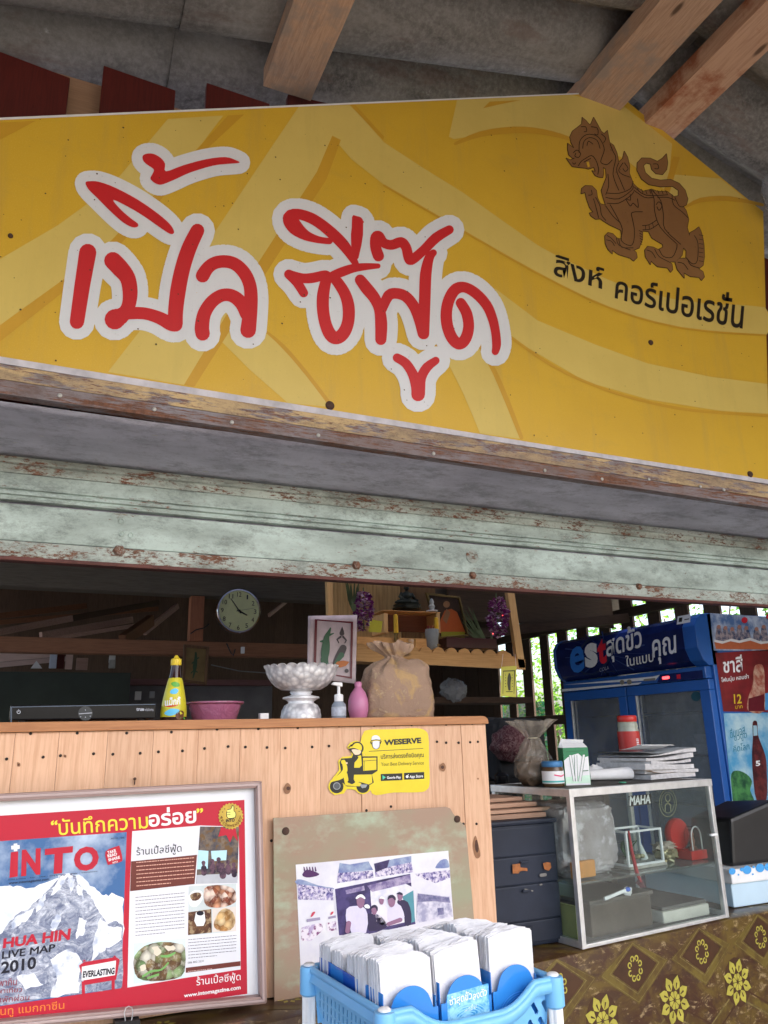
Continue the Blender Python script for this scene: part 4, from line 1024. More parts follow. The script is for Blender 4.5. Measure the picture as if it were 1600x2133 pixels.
for k, (x, y) in enumerate(((1047, 1282), (1027, 1320))):
    tag(G().ball(YP(HY - .09).at(x, y), .0028, 8, 6).obj('red_light', LED), ['tiny red light in the right garland, upper', 'tiny red light in the right garland, lower'][k], 'light')
# hanging cloth picture with crocodile
KP = YP(3.35)
kp = thing('cloth_banner', 'pinkish cloth banner with a green crocodile and a dancing figure in a dark red border', 'banner', KP.at(690, 1425))
cor = [(642, 1283), (744, 1281), (741, 1424), (640, 1412)]
o4 = [KP.at(*a) for a in cor]; vs = []; fs = []
for i in range(13):
    for j in range(13):
        u, v_ = i / 12, j / 12
        p_ = (o4[0] * (1 - u) + o4[1] * u) * (1 - v_) + (o4[3] * (1 - u) + o4[2] * u) * v_
        vs.append(p_ + V((0, .003 * math.sin(u * 9) * v_, 0)))
for i in range(12):
    for j in range(12): a = i * 13 + j; fs.append((a, a + 1, a + 14, a + 13))
link_mesh('cloth', vs, fs, plain('pink_white_cloth', (.66, .54, .56), .9, 0, .25, 14, .4, 200), kp, smooth=True, solid=.002)
k2 = (540, 1180, 2.7586)
decal('border', zz(*k2, Q((318, 303), (538, 318), (533, 328), (332, 312)), Q((318, 303), (332, 312), (325, 575), (310, 572)), Q((538, 318), (525, 325), (520, 642), (531, 645)), Q((440, 630), (531, 645), (531, 636), (440, 622))), KP, .005, ink('5c1020', 1.2), kp)
decal('crocodile', zz(*k2, ('s', sm([(408, 355, 4), (398, 380, 10), (385, 410, 16), (382, 450, 22), (378, 490, 24), (375, 525, 20), (385, 555, 12), (400, 575, 5)], False)), ('s', [(365, 430, 8), (350, 432, 4)]), ('s', [(400, 395, 7), (425, 385, 3)]), ('s', [(360, 530, 8), (358, 565, 6)])), KP, .005, ink('2c5a40', 1.1), kp)
decal('dancer', zz(*k2, ('c', (473, 385, 14)), P((462, 375), (474, 345), (486, 375)), ('s', [(465, 405, 6), (445, 420, 4), (455, 440, 3)]), ('s', [(480, 405, 6), (498, 425, 4), (490, 440, 3)]), ('s', sm([(480, 470, 20), (465, 500, 22), (440, 540, 16), (425, 575, 8)], False)), ('c', (500, 600, 12))), KP, .006, ink('3a3036', 1.1), kp)
decal('dancer_dress', zz(*k2, ('s', sm([(470, 510, 16), (448, 540, 11), (432, 566, 6)], False))), KP, .007, ink('2c5a40', 1.1), kp)
decal('flame', zz(*k2, P((430, 565), (445, 548), (480, 541), (515, 548), (495, 572), (460, 582))), KP, .0075, ink('b0601c', 1.2), kp)
# yellow amulet cloth
am = thing('amulet_cloth', 'small yellow printed cloth hanging on strings from the right end of the shrine', 'banner', YP(3.5).at(1061, 1450))
decal('cloth', [Q((1044, 1389), (1076, 1387), (1075, 1452), (1043, 1450))], YP(3.5), 0, ink('b6b040', 1.3), am)
decal('print', [Q((1048, 1398), (1049, 1398), (1048, 1445), (1047, 1445)), Q((1048, 1397), (1073, 1396), (1073, 1398), (1048, 1399)), Q((1071, 1397), (1073, 1397), (1071, 1445), (1070, 1445)), ('s', [(1061, 1404, 2), (1061, 1412, 4), (1060, 1424, 3.4), (1061, 1436, 2.5)]), Rr(1054, 1440, 1068, 1441.5)] + [('c', (1053 + 14 * (k % 2), 1406 + 6 * (k // 2), .9)) for k in range(10)], YP(3.5), .001, ink('303010', 1.0), am)
G().cyl(YP(3.5).at(1045, 1389), YP(3.5).at(1048, 1362), .0008, n=5).obj('string', PAPER, am); G().cyl(YP(3.5).at(1075, 1387), YP(3.5).at(1073, 1362), .0008, n=5).obj('string', PAPER, am)

# ================================================================== DRINKS FRIDGE
FX, FY0, FY1, FT = 3.54, 3.32, 4.69, 2.0
FRB = plain('blue_fridge_enamel', (.02, .12, .44), .3, 0, .2, 5, .05, spec=.5)
FRD = plain('navy_header_print', (.010, .022, .13), .22, 0, .5, 4, 0)
FW = plain('fridge_white_liner', (.78, .80, .82), .4)
fr = thing('drinks_fridge', 'blue two door drinks fridge with a curved printed header', 'fridge', (FX + .3, (FY0 + FY1) / 2, .03))
g = G(); g.bb((FX, FY0, .12), (FX + .72, FY0 + .04, FT)); g.obj('side_panel', FRB, fr, bev=.004)
G().bb((FX, FY1 - .04, .12), (FX + .72, FY1, FT)).obj('side_panel', FRB, fr, bev=.004)
G().bb((FX + .68, FY0 + .04, .12), (FX + .72, FY1 - .04, FT)).obj('back_panel', FW, fr)
G().bb((FX, FY0 + .04, FT - .33), (FX + .68, FY1 - .04, FT - .3)).obj('inner_top', FW, fr)
G().bb((FX + .05, FY0 + .04, .12), (FX + .68, FY1 - .04, .35)).obj('inner_floor', FW, fr)
# curved header
hp = [(FX + .05, FT), (FX - .03, FT - .004), (FX - .075, FT - .03), (FX - .10, FT - .075), (FX - .10, FT - .20), (FX - .07, FT - .27), (FX - .03, 1.700), (FX + .05, 1.700)]
def hprism(y0, y1, inset=0):
    pr = [V((x + inset, y0, z - (inset if z > 1.9 else -inset))) for x, z in hp]
    return G().prism(pr, (0, y1 - y0, 0))
hprism(FY0 - .0, FY0 + .10).obj('header_end', FRB, fr, bev=.004)
hprism(FY0 + .10, FY1 - .03, .004).obj('header', FRD, fr, bev=.003)
hprism(FY1 - .03, FY1).obj('header_end', FRB, fr, bev=.004)
HD = XP(FX - .0965)
hz = (1000, 1200, 2.6667)
# light streaks and print on the header
decal('header_streaks', zz(*hz, *[('s', [(700 + 150 * math.cos(a) * .3, 430 + 100 * math.sin(a) * .3, 1), (700 + 230 * math.cos(a), 430 + 120 * math.sin(a), 3.5 * (k % 3) / 2 + .6)]) for k, a in enumerate([i * .42 for i in range(15)])]), HD, .0006, ink('1c3a78', 1.0), fr)
HB = ink('2a6ec0', 1.3); HW = ink('d8dce4', 1.3); HR = ink('c01c30', 1.4)
decal('logo_ring', zz(*hz, ('s', sm([(560, 400, 5), (610, 352, 8), (670, 350, 9), (715, 400, 9), (715, 460, 8), (680, 510, 5)], False)), ('s', sm([(700, 500, 3), (640, 540, 6), (580, 540, 5), (540, 510, 3)], False))), HD, .0008, ink('14264e', 1.0), fr)
lettering('header_lettering', [('e', (1186, 1352), (1216, 1341), (1219, 1397), (1189, 1406), .03)], HD, .0014, HB, fr)
lettering('header_lettering', [('s', (1217, 1343), (1244, 1336), (1246, 1388), (1220, 1393), .05), ('สุดขั้ว', (1262, 1320), (1335, 1297), (1339, 1362), (1264, 1383), .018), ('ในแบบ', (1303, 1366), (1361, 1352), (1362, 1378), (1305, 1389), .012), ('คุณ', (1358, 1334), (1408, 1322), (1410, 1376), (1361, 1386), .018)], HD, .0014, HW, fr)
lettering('header_lettering', [('t', (1243, 1333), (1262, 1328), (1265, 1380), (1247, 1387), .05)], HD, .0014, HR, fr)
lettering('header_lettering', [('COLA', (1249, 1392), (1269, 1387), (1269, 1394), (1249, 1400))], HD, .0014, ink('8a90a8'), fr)
decal('price_tag', [Q((1412, 1284), (1439, 1279), (1438, 1296), (1410, 1301))], HD, .001, HW, fr)
decal('price_tag', [Q((1415, 1287), (1422, 1286), (1421, 1295), (1414, 1296)), Q((1426, 1290), (1436, 1288), (1436, 1290), (1426, 1292))], HD, .0016, BLK, fr)
# control strip
G().bb((FX - .048, FY0 + .02, 1.628), (FX + .05, FY1 - .02, 1.697)).obj('control_strip', FRB, fr, bev=.004)
CS = XP(FX - .049)
decal('strip_print', zz(*hz, Q((455, 605), (960, 558), (1000, 548), (975, 578)), Q((455, 628), (900, 590), (880, 602), (455, 642))), CS, .0005, HW, fr)
decal('control_panel', zz(*hz, Q((1000, 548), (1235, 522), (1240, 568), (985, 592))), CS, .0006, FRD, fr)
decal('red_readout', zz(*hz, ('s', [(1020, 566, 8), (1046, 563, 8)])), CS, .0012, LED, fr)
decal('switch', zz(*hz, Q((1092, 548), (1114, 545), (1116, 570), (1094, 572))), CS, .0012, HR, fr)
decal('badge', zz(*hz, ('c', (790, 590, 13)), ('c', (830, 588, 14)), ('s', [(915, 578, 6), (970, 572, 6)])), CS, .0016, plain('dull_metal', (.35, .32, .26), .4, .6), fr)
# doors
def door(y0, y1):
    z0, z1 = .36, 1.624; w = .075
    d = G().bb((FX - .045, y0, z1 - w * .8), (FX - .002, y1, z1)).bb((FX - .045, y0, z0), (FX - .002, y1, z0 + w)).bb((FX - .045, y0, z0 + w), (FX - .002, y0 + w, z1 - w * .8)).bb((FX - .045, y1 - w, z0 + w), (FX - .002, y1, z1 - w * .8)).obj('door', FRB, fr, bev=.004)
    G().bb((FX - .026, y0 + w, z0 + w), (FX - .020, y1 - w, z1 - w * .8)).obj('pane', FRGL, d)
    g = G()
    g.bb((FX - .047, y1 - w - .012, z0 + w), (FX - .030, y1 - w + .001, z1 - w * .8)); g.obj('handle_strip', STEEL, d, bev=.002)
    return d
mid = 4.02
door(FY0 + .01, mid - .006); door(mid + .006, FY1 - .01)
decal('round_badge', zz(*hz, ('c', (1200, 668, 27))), XP(FX - .027), .001, ink('1c4a58'), fr)
for zz2 in (.62, .92, 1.2, 1.45):
    g = G()
    for k in range(14): yy = FY0 + .08 + k * .092; g.cyl((FX + .08, yy, zz2), (FX + .64, yy, zz2), .004, n=6)
    g.cyl((FX + .08, FY0 + .06, zz2), (FX + .08, FY1 - .06, zz2), .006, n=6)
    g.obj('wire_shelf', CHROME, fr)
for y0, zz2, r, l in ((3.72, 1.20, .09, 'white bowls stacked on the fridge shelf behind the right door'), (3.95, .92, .10, 'white tub low behind the right door of the fridge'), (4.45, 1.2, .07, 'pale tub behind the left door of the fridge')):
    g = G()
    for k in range(2): g.lathe((FX + .3, y0, zz2 + .006 + k * .06), [(r * .8, 0), (r, .05), (r * 1.04, .055), (r * .9, .055), (r * .7, .01), (.001, .01)], 20)
    tag(g.obj('tub', PAPER, smooth=True), l, 'tub')
# posters on the fridge's side
SPn = YP(FY0 - .002)
def fpost(cor, mat, label):
    t = thing('poster', label, 'poster', SPn.at(*cor[3]))
    decal('sheet', [P(*cor)], SPn, 0, mat, t); return t
def cloudy(name, a, b, sc, lo=.4, hi=.6, rough=.3, c3=None, det=6):
    n = N(name); c = n.mix(n.ramp(n.noise(sc, det, .65), [(lo, 0), (hi, 1)]), a, b)
    if c3: c = n.mix(n.ramp(n.noise(sc * 1.7, det, .6, n.map((1, 1, 1), (5, 2, 7))), [(.52, 0), (.6, 1)]), c, c3)
    n.col(c); return n.fin(rough, 0, .4)
t = fpost([(1479, 1277), (1655, 1289), (1655, 1356), (1487, 1355)], cloudy('blue_crowd_print', lin('5a7cb0'), lin('c8d4e4'), 9), 'blue and white poster of a small crowd along the top of the fridge side')
decal('torn_band', zz(*hz, P((1300, 362), (1345, 368), (1390, 355), (1440, 365), (1500, 350), (1560, 372), (1700, 360), (1700, 410), (1310, 405))), SPn, .001, ink('b4603c'), t)
decal('torn_band', zz(*hz, P((1300, 352), (1350, 362), (1395, 348), (1440, 358), (1500, 342), (1560, 364), (1700, 350), (1700, 360), (1560, 378), (1500, 358), (1440, 372), (1390, 362), (1345, 376), (1300, 366))), SPn, .0014, HW, t)
decal('people', zz(*hz, *[('s', [(x, 290 + (k % 3) * 6, 13), (x + 2, 325, 20), (x + 4, 345, 22)]) for k, x in enumerate((1325, 1362, 1400, 1440, 1478, 1535, 1575, 1620, 1660))]), SPn, .0008, cloudy('people_print', lin('30456e'), lin('b8a8a8'), 30), t)
decal('people', zz(*hz, *[('c', (x, 282 + (k % 3) * 6, 11)) for k, x in enumerate((1325, 1362, 1400, 1440, 1478, 1535, 1575, 1620, 1660))]), SPn, .0016, ink('a87868'), t)
decal('ball_badge', zz(*hz, ('c', (1468, 245, 17)), ('c', (1600, 225, 14))), SPn, .002, HR, t)
t = fpost([(1490, 1360), (1655, 1350), (1655, 1484), (1507, 1482)], cloudy('deep_red_print', (.13, .012, .015), (.26, .018, .022), 4), 'dark red drink poster with a large yellow number 12 on the fridge side')
lettering('lettering', [('ชาสี', (1505, 1370), (1546, 1363), (1548, 1400), (1507, 1402), .02), ('โฟมนุ่ม หอมซ่า', (1502, 1411), (1559, 1403), (1559, 1416), (1503, 1424), .01)], SPn, .001, HW, t)
lettering('lettering', [('12', (1528, 1446), (1544, 1446), (1545, 1465), (1529, 1466), .02), ('บาท', (1531, 1470), (1546, 1469), (1547, 1475), (1532, 1477))], SPn, .001, ink('c8a820', 1.2), t)
decal('bottle_print', zz(*hz, P(*sm([(1530, 495), (1565, 492), (1578, 530), (1580, 600), (1578, 750), (1490, 750), (1488, 680), (1515, 600), (1518, 530)]))), SPn, .0012, cloudy('foam_print', lin('c8a890'), lin('a05040'), 14), t)
decal('bottle_label', zz(*hz, Q((1490, 680), (1578, 655), (1578, 750), (1490, 750))), SPn, .0018, ink('601420', 1.1), t)
decal('bubble', zz(*hz, Q((1582, 652), (1640, 640), (1640, 740), (1582, 745))), SPn, .002, ink('4a90c8', 1.1), t)
n = N('sky_blue_print'); gr_ = n.n('ShaderNodeSeparateXYZ'); n.lk(n.tc, gr_.inputs[0])
n.col(n.mix(n.ramp(n.noise(5, 6, .6), [(.42, 0), (.62, 1)]), lin('4f9cc8'), lin('b8d4dc')))
BLU = n.fin(.3)
t = fpost([(1507, 1486), (1655, 1484), (1655, 1720), (1530, 1715)], BLU, 'sky blue poster with a tall dark cola bottle on the fridge side')
decal('meadow', zz(*hz, P(*sm([(1395, 1100), (1430, 1080), (1480, 1100), (1510, 1140), (1500, 1190), (1520, 1260), (1420, 1300), (1400, 1200)]))), SPn, .001, cloudy('meadow_print', lin('1c4a34'), lin('4f8c50'), 16), t)
decal('bottle_print', zz(*hz, P(*sm([(1514, 812), (1538, 810), (1542, 870), (1552, 910), (1585, 1000), (1592, 1100), (1590, 1240), (1535, 1245), (1515, 1100), (1510, 990), (1515, 900)]))), SPn, .0014, cloudy('cola_print', (.05, .012, .015), (.16, .03, .03), 18), t)
decal('bottle_neck', zz(*hz, Q((1516, 830), (1536, 830), (1540, 885), (1517, 888))), SPn, .0018, ink('8fb0bc'), t)
lettering('lettering', [('ดื่มแอส', (1519, 1519), (1551, 1507), (1552, 1528), (1521, 1538), .005), ('ชวดูด', (1529, 1534), (1555, 1526), (1556, 1541), (1530, 1548), .0), ('คิดโลก', (1527, 1552), (1560, 1545), (1561, 1561), (1528, 1567), .005)], SPn, .001, ink('2c7c94', 1.1), t)
lettering('lettering', [('5', (1573, 1585), (1583, 1584), (1583, 1595), (1574, 1596), .03)], SPn, .0022, HW, t)

# ================================================================== TABLE WITH OILCLOTH
TZ = .77; A0 = V((1.337, 1.942, TZ)); RZ = math.atan2(2.066 - 1.942, 2.294 - 1.337)
ux = V((math.cos(RZ), math.sin(RZ), 0)); uy = V((-math.sin(RZ), math.cos(RZ), 0))
def TL(a, b, c=0): return A0 + ux * a + uy * b + V((0, 0, c))
TP = Pl(A0, -uy)
table = thing('table', 'long table under a brown and gold patterned oilcloth', 'table', TL(-.2, .4, -TZ + .03))
tag_cloth = None
n = N('brown_gold_oilcloth')
b1 = n.noise(7, 8, .72, n.map((1, 1, 1), (2, 0, 0), (0, .5, 0)), 1.2)
c = n.mix(n.ramp(b1, [(.42, 0), (.6, 1)]), (.052, .020, .009), (.115, .072, .014))
c = n.mix(n.ramp(n.noise(22, 7, .78, n.map((1, 1, 2.2), (0, 0, 0), (0, .75, 0)), .6), [(.55, 0), (.64, .9)]), c, (.34, .25, .13))
c = n.mix(n.ramp(n.noise(14, 5, .7, n.map((1, 1, 2), (3, 3, 3))), [(.52, 0), (.6, .8)]), c, (.05, .022, .012))
n.col(c); n.bump(n.noise(9, 3), .15, .006); CLOTH = n.fin(.28, 0, .5)
G().box(TL(-.2, .42, -.03), (3.0, .82, .03), Matrix.Rotation(RZ, 3, 'Z')).obj('tabletop', DARKW, table)
for a in (-1.6, 1.2):
    for b in (.08, .76): G().box(TL(a, b, -.40), (.06, .06, .70), Matrix.Rotation(RZ, 3, 'Z')).obj('leg', DARKZ, table)
vs = []; fs = []; nx = 90; prof = [(.84, -.40), (.84, -.05), (.835, .0)] + [(.835 - .84 * k / 10, 0) for k in range(1, 10)] + [(.004, 0), (-.003, -.004), (-.004, -.012), (-.004, -.08), (-.006, -.2), (-.008, -.36), (-.01, -.5)]
for i in range(nx + 1):
    a = -1.75 + 3.2 * i / nx
    for k, (b, c_) in enumerate(prof):
        w = 0
        vs.append(TL(a, b + w, c_))
m = len(prof)
for i in range(nx):
    for k in range(m - 1): q0 = i * m + k; fs.append((q0, q0 + 1, q0 + m + 1, q0 + m))
cl = link_mesh('tablecloth', vs, fs, CLOTH, smooth=True, solid=.0010)
tag(cl, 'shiny brown oilcloth with gold diamonds and flowers draped over the table', 'tablecloth')
# printed pattern of the oilcloth on its front drop
GOLD = plain('gold_print', (.43, .38, .06), .35, 0, .3, 30, 0); OLV = cloudy('olive_band_print', (.135, .095, .018), (.075, .04, .012), 14, .4, .6, .3); UMB = plain('umber_print', (.065, .028, .012), .32, 0, .3, 20, 0)
CPl = Pl(TL(0, -.006), -uy)
def cp(a, z, off=0):
    bb = [(0, -.004), (-.08, -.004), (-.2, -.006), (-.36, -.008), (-.5, -.01), (-9, -.01)]
    for (z0, b0), (z1, b1) in zip(bb, bb[1:]):
        if z >= z1: break
    b = b0 + (b1 - b0) * (z0 - z) / (z0 - z1)
    return TL(a, b - .0009 - off * .6, z)
dcs = [CPl.at(*p_) - A0 for p_ in ((1323, 2012), (1463, 1987))]
pit = (dcs[1] - dcs[0]).dot(ux); dz0 = (dcs[0].z + dcs[1].z) / 2; da0 = dcs[0].dot(ux)
fz0 = (CPl.at(1250, 2122).z + CPl.at(1402, 2090).z) / 2 - TZ
def flatp(g, pts, off): g.add([cp(a, min(z, -.003 - .0001 * i_), off) for i_, (a, z) in enumerate(pts)], [tuple(range(len(pts)))])
gb_, gu_, gg_, gg2_ = G(), G(), G(), G()
for k in range(-9, 7):
    a = da0 + k * pit
    if a < -1.7 or a > 1.35: continue
    h = pit * .56; hv = .090
    o_ = [(a, dz0 + hv), (a - h * .86, dz0), (a, dz0 - hv), (a + h * .86, dz0)]
    for i in range(4):
        (x0, z0), (x1, z1) = o_[i], o_[(i + 1) % 4]; f_ = .66
        flatp(gb_, [(x0, z0), (x1, z1), (a + (x1 - a) * f_, dz0 + (z1 - dz0) * f_), (a + (x0 - a) * f_, dz0 + (z0 - dz0) * f_)], .0004)
    flatp(gu_, [(a + (x_ - a) * .64, dz0 + (z_ - dz0) * .64) for x_, z_ in o_], .0006)
    for i in range(8):
        t = i * math.pi / 4 + .39; r0 = .024
        px_, pz_ = a + math.cos(t) * r0 * .95, dz0 + math.sin(t) * r0 * 1.1
        ring = [(px_ + .0085 * math.cos(q_), pz_ + .0085 * math.sin(q_)) for q_ in [j * math.pi / 5 for j in range(10)]]
        rin = [(px_ + .0045 * math.cos(q_), pz_ + .0045 * math.sin(q_)) for q_ in [j * math.pi / 5 for j in range(10)]]
        for j in range(10):
            if j == (i + 5) % 10: continue
            flatp(gg_, [ring[j], ring[(j + 1) % 10], rin[(j + 1) % 10], rin[j]], .0012 + .0001 * (i % 2))
        flatp(gg_, [(a + math.cos(t + .39) * .008, dz0 + math.sin(t + .39) * .008), (px_ * .5 + a * .5 + .002, pz_ * .5 + dz0 * .5), (a + math.cos(t + .39) * .02, dz0 + math.sin(t + .39) * .022), (px_ * .5 + a * .5 - .002, pz_ * .5 + dz0 * .5 + .002)], .001)
    fa = a - pit * .5; fz = fz0
    for q0_, q1_ in (((a - pit * .62, dz0 - .115), (a - pit * .03, dz0 - .205)), ((a + pit * .62, dz0 - .115), (a + pit * .03, dz0 - .205)), ((a - pit * .5, dz0 + .082), (a - pit * .04, dz0 + .15))):
        for o2_, w2_, gq_ in ((0, .010, gb_), (.016, .0025, gu_), (-.014, .0022, gg2_)):
            dx_, dz_ = q1_[0] - q0_[0], q1_[1] - q0_[1]; L2_ = math.hypot(dx_, dz_); nx2, nz2 = -dz_ / L2_, dx_ / L2_
            flatp(gq_, [(q0_[0] + nx2 * (o2_ - w2_), q0_[1] + nz2 * (o2_ - w2_)), (q1_[0] + nx2 * (o2_ - w2_), q1_[1] + nz2 * (o2_ - w2_)), (q1_[0] + nx2 * (o2_ + w2_), q1_[1] + nz2 * (o2_ + w2_)), (q0_[0] + nx2 * (o2_ + w2_), q0_[1] + nz2 * (o2_ + w2_))], .0002)
    for i in range(4):
        (x0, z0), (x1, z1) = o_[i], o_[(i + 1) % 4]
        for f0_, f1_ in ((.70, .73), (.93, .95)):
            flatp(gg2_, [(a + (x0 - a) * f1_, dz0 + (z0 - dz0) * f1_), (a + (x1 - a) * f1_, dz0 + (z1 - dz0) * f1_), (a + (x1 - a) * f0_, dz0 + (z1 - dz0) * f0_), (a + (x0 - a) * f0_, dz0 + (z0 - dz0) * f0_)], .0008)
    ring = [(fa + .062 * math.cos(q_), fz + .068 * math.sin(q_)) for q_ in [j * math.pi / 8 for j in range(16)]]
    flatp(gu_, ring, .0005)
    for i in range(8):
        t = i * math.pi / 4 + math.pi / 8
        def pt_(r, dt): return (fa + math.cos(t + dt) * r, fz + math.sin(t + dt) * r)
        flatp(gg_, [pt_(.026, 0), pt_(.032, -.24), pt_(.040, -.37), pt_(.051, -.27), pt_(.066, 0), pt_(.051, .27), pt_(.040, .37), pt_(.032, .24)], .0012)
        flatp(gu_, [pt_(.030, -.04), pt_(.046, -.06), pt_(.046, .06), pt_(.030, .04)], .0020)
        flatp(gg_, [pt_(.004, 0), pt_(.013, -.35), pt_(.022, -.33), pt_(.0245, 0), pt_(.022, .33), pt_(.013, .35)], .0014)
gb_.obj('print', OLV, cl, org=None); gu_.obj('print', UMB, cl); gg_.obj('print', GOLD, cl); gg2_.obj('print', plain('dull_gold_line', (.20, .15, .05), .35, 0, .5, 60, 0), cl)
# the same print on the strip of tabletop that shows
gt_, gt2 = G(), G()
for k in range(-9, 7):
    a = da0 + (k + .5) * pit
    if a < -1.7 or a > 1.3: continue
    for r_, gq, o2 in ((1, gt_, .0012), (.64, gt2, .0018)):
        gq.add([TL(a + dx * pit * .43 * r_, .10 + dy * .08 * r_, o2) for dx, dy in ((-1, 0), (0, -1), (1, 0), (0, 1))], [(0, 1, 2, 3)])
gt_.obj('print', OLV, cl); gt2.obj('print', UMB, cl)
g = G()
for k in range(-9, 7):
    a = da0 + (k + .5) * pit
    for i in range(8):
        t = i * math.pi / 4; g.add([TL(a + math.cos(t + d_) * r_, .10 + math.sin(t + d_) * r_, .0024) for d_, r_ in ((0, .012), (-.3, .021), (0, .031), (.3, .021))], [(0, 1, 2, 3)])
g.obj('print', GOLD, cl)

# ================================================================== GLASS DISPLAY CASE
CR = Matrix.Rotation(RZ, 3, 'Z')
C0 = V((1.452, 1.957, TZ + .0025)); CWd, CD, CH = .645, .36, .418
case = thing('display_case', 'aluminium framed glass display case standing on the oilcloth', 'display case', C0, rz=RZ)
def cbox(name, a, b, mat, bev=.0015, parent=None):
    return G().bb(a, b).obj(name, mat, parent or case, local=True, bev=bev)
fw = .016
for (x, y) in ((0, 0), (CWd - fw, 0), (0, CD - fw), (CWd - fw, CD - fw)): cbox('corner_post', (x, y, 0), (x + fw, y + fw, CH - .022), STEEL)
for y in (0, CD - fw): cbox('top_rail', (-.002, y - .002, CH - .022), (CWd + .002, y + fw + .002, CH), STEEL)
for x in (-.002, CWd - fw): cbox('top_rail', (x, fw, CH - .0215), (x + fw + .002, CD - fw, CH - .0005), STEEL)
cbox('bottom_rail', (fw, .001, 0), (CWd - fw, fw, .010), STEEL); cbox('bottom_rail', (.001, fw, 0), (fw, CD - fw, .018), STEEL); cbox('bottom_rail', (CWd - fw, fw, 0), (CWd - .001, CD - fw, .018), STEEL)
cbox('top_panel', (fw, fw + .002, CH - .006), (CWd - fw, CD - fw - .002, CH - .001), plain('dusty_dark_top', (.10, .09, .08), .7, 0, .5, 9, .6))
cbox('floor_panel', (fw, fw, .002), (CWd - fw, CD - fw, .006), plain('grey_card', (.16, .16, .16), .8, 0, .3))
gl = G().bb((fw, .005, .010), (CWd - fw, .009, CH - .022)); gl.obj('glass_pane', CASEGL, case, local=True)
for x in (.005, CWd - .009): G().bb((x, fw, .018), (x + .004, CD - fw, CH - .022)).obj('glass_pane', CASEGL, case, local=True)
SH = .158
G().bb((.012, .014, SH), (CWd - .012, CD - .02, SH + .006)).obj('glass_shelf', glass('green_edge_glass', (.55, .62, .60), .05, .25), case, local=True)
G().bb((fw, CD - .012, .018), (CWd - fw, CD - .008, CH - .022)).obj('glass_pane', CASEGL, case, local=True)
cbox('hook', (CWd - .04, -.004, .243), (CWd - .008, .004, .250), WHITE)
def CPt(a, b, c): return C0 + CR @ V((a, b, c))
FP = Pl(CPt(0, .004, 0), -(CR @ V((0, 1, 0)))); 
def CPL(b): return Pl(CPt(0, b, 0), -(CR @ V((0, 1, 0))))
lettering('sticker_letters', [('MAHA', (1333, 1659), (1385, 1656), (1384, 1675), (1332, 1680), .035)], FP, .0012, HW, case)
decal('sticker', [Q((1330, 1659), (1387, 1655), (1386, 1677), (1331, 1682))], FP, .0004, BLK, case)
emb = [('s', [(1427 + 21 * math.cos(t), 1675 + 29 * math.sin(t), .9) for t in [k * math.pi / 16 for k in range(33)]]), ('s', [(1427 + 16 * math.cos(t), 1674 + 22 * math.sin(t), .6) for t in [k * math.pi / 16 for k in range(33)]]), ('s', [(1427 + 6 * math.cos(t), 1664 + 8 * math.sin(t), 1) for t in [k * math.pi / 6 for k in range(13)]]), ('s', [(1420, 1680, 1.2), (1427, 1674, 1.5), (1434, 1680, 1.2), (1434, 1692, 1)]), ('s', [(1420, 1680, 1), (1420, 1692, 1)])]
decal('round_seal', emb, FP, .0012, plain('gold_seal', (.22, .22, .12), .5), case)
# things in the case
def inthing(name, label, cat, a, b, c=SH + .0065, rz=RZ): return thing(name, label, cat, CPt(a, b, c), rz=rz)
def pxc(x, y, b): q_ = CR.transposed() @ (CPL(b).at(x, y) - C0); return q_
# wrapped bundle left
BAGF = cloudy('milky_plastic_wrap', (.26, .22, .22), (.42, .39, .40), 9, .35, .68, .22, (.55, .52, .54))
t = inthing('wrapped_bundle', 'large bundle in milky creased plastic filling the left of the case shelf', 'bundle', .14, .16)
g = G(); 
def crumple(w, d, h, amp=.06, seed=0, n=26, m=18, pw=.35):
    vs = []; fs = []
    for i in range(m + 1):
        ph = math.pi * i / m
        for k in range(n):
            th = 2 * math.pi * k / n
            p_ = V((math.sin(ph) * math.cos(th), math.sin(ph) * math.sin(th), -math.cos(ph)))
            q_ = V([math.copysign(abs(c_) ** pw, c_) for c_ in p_])
            q_ *= 1 + amp * noise.noise(p_ * 2.5 + V((seed, 0, 0))) + amp * .5 * noise.noise(p_ * 8 + V((seed, 3, 0)))
            vs.append(V((q_.x * w / 2, q_.y * d / 2, (q_.z + 1) * h / 2)))
    for i in range(m):
        for k in range(n): fs.append((i * n + k, i * n + (k + 1) % n, (i + 1) * n + (k + 1) % n, (i + 1) * n + k))
    return vs, fs
g.add(*crumple(.235, .2, .205, .09, 3, 60, 40, .36)); g.obj('wrap', BAGF, t, local=True, smooth=True)
g = G().bb((-.11, -.118, .004), (-.02, -.104, .05)); g.obj('orange_pack', plain('orange_card', (.62, .26, .05), .6, 0, .3, 20, .2), t, local=True, bev=.004)
g = G().bb((-.105, -.120, .066), (-.082, -.106, .135)); g.obj('white_card', plain('white_pink_card', (.72, .65, .68), .5), t, local=True, bev=.002)
t = inthing('grey_cone_tray', 'tall grey moulded panel leaning at the back of the case shelf', 'panel', .27, .33)
G().prism([(-.10, 0, 0), (.13, 0, 0), (.07, 0, .20), (-.12, 0, .15)], (0, .02, 0)).obj('panel', plain('dull_grey_panel', (.20, .21, .22), .5), t, local=True, bev=.004)
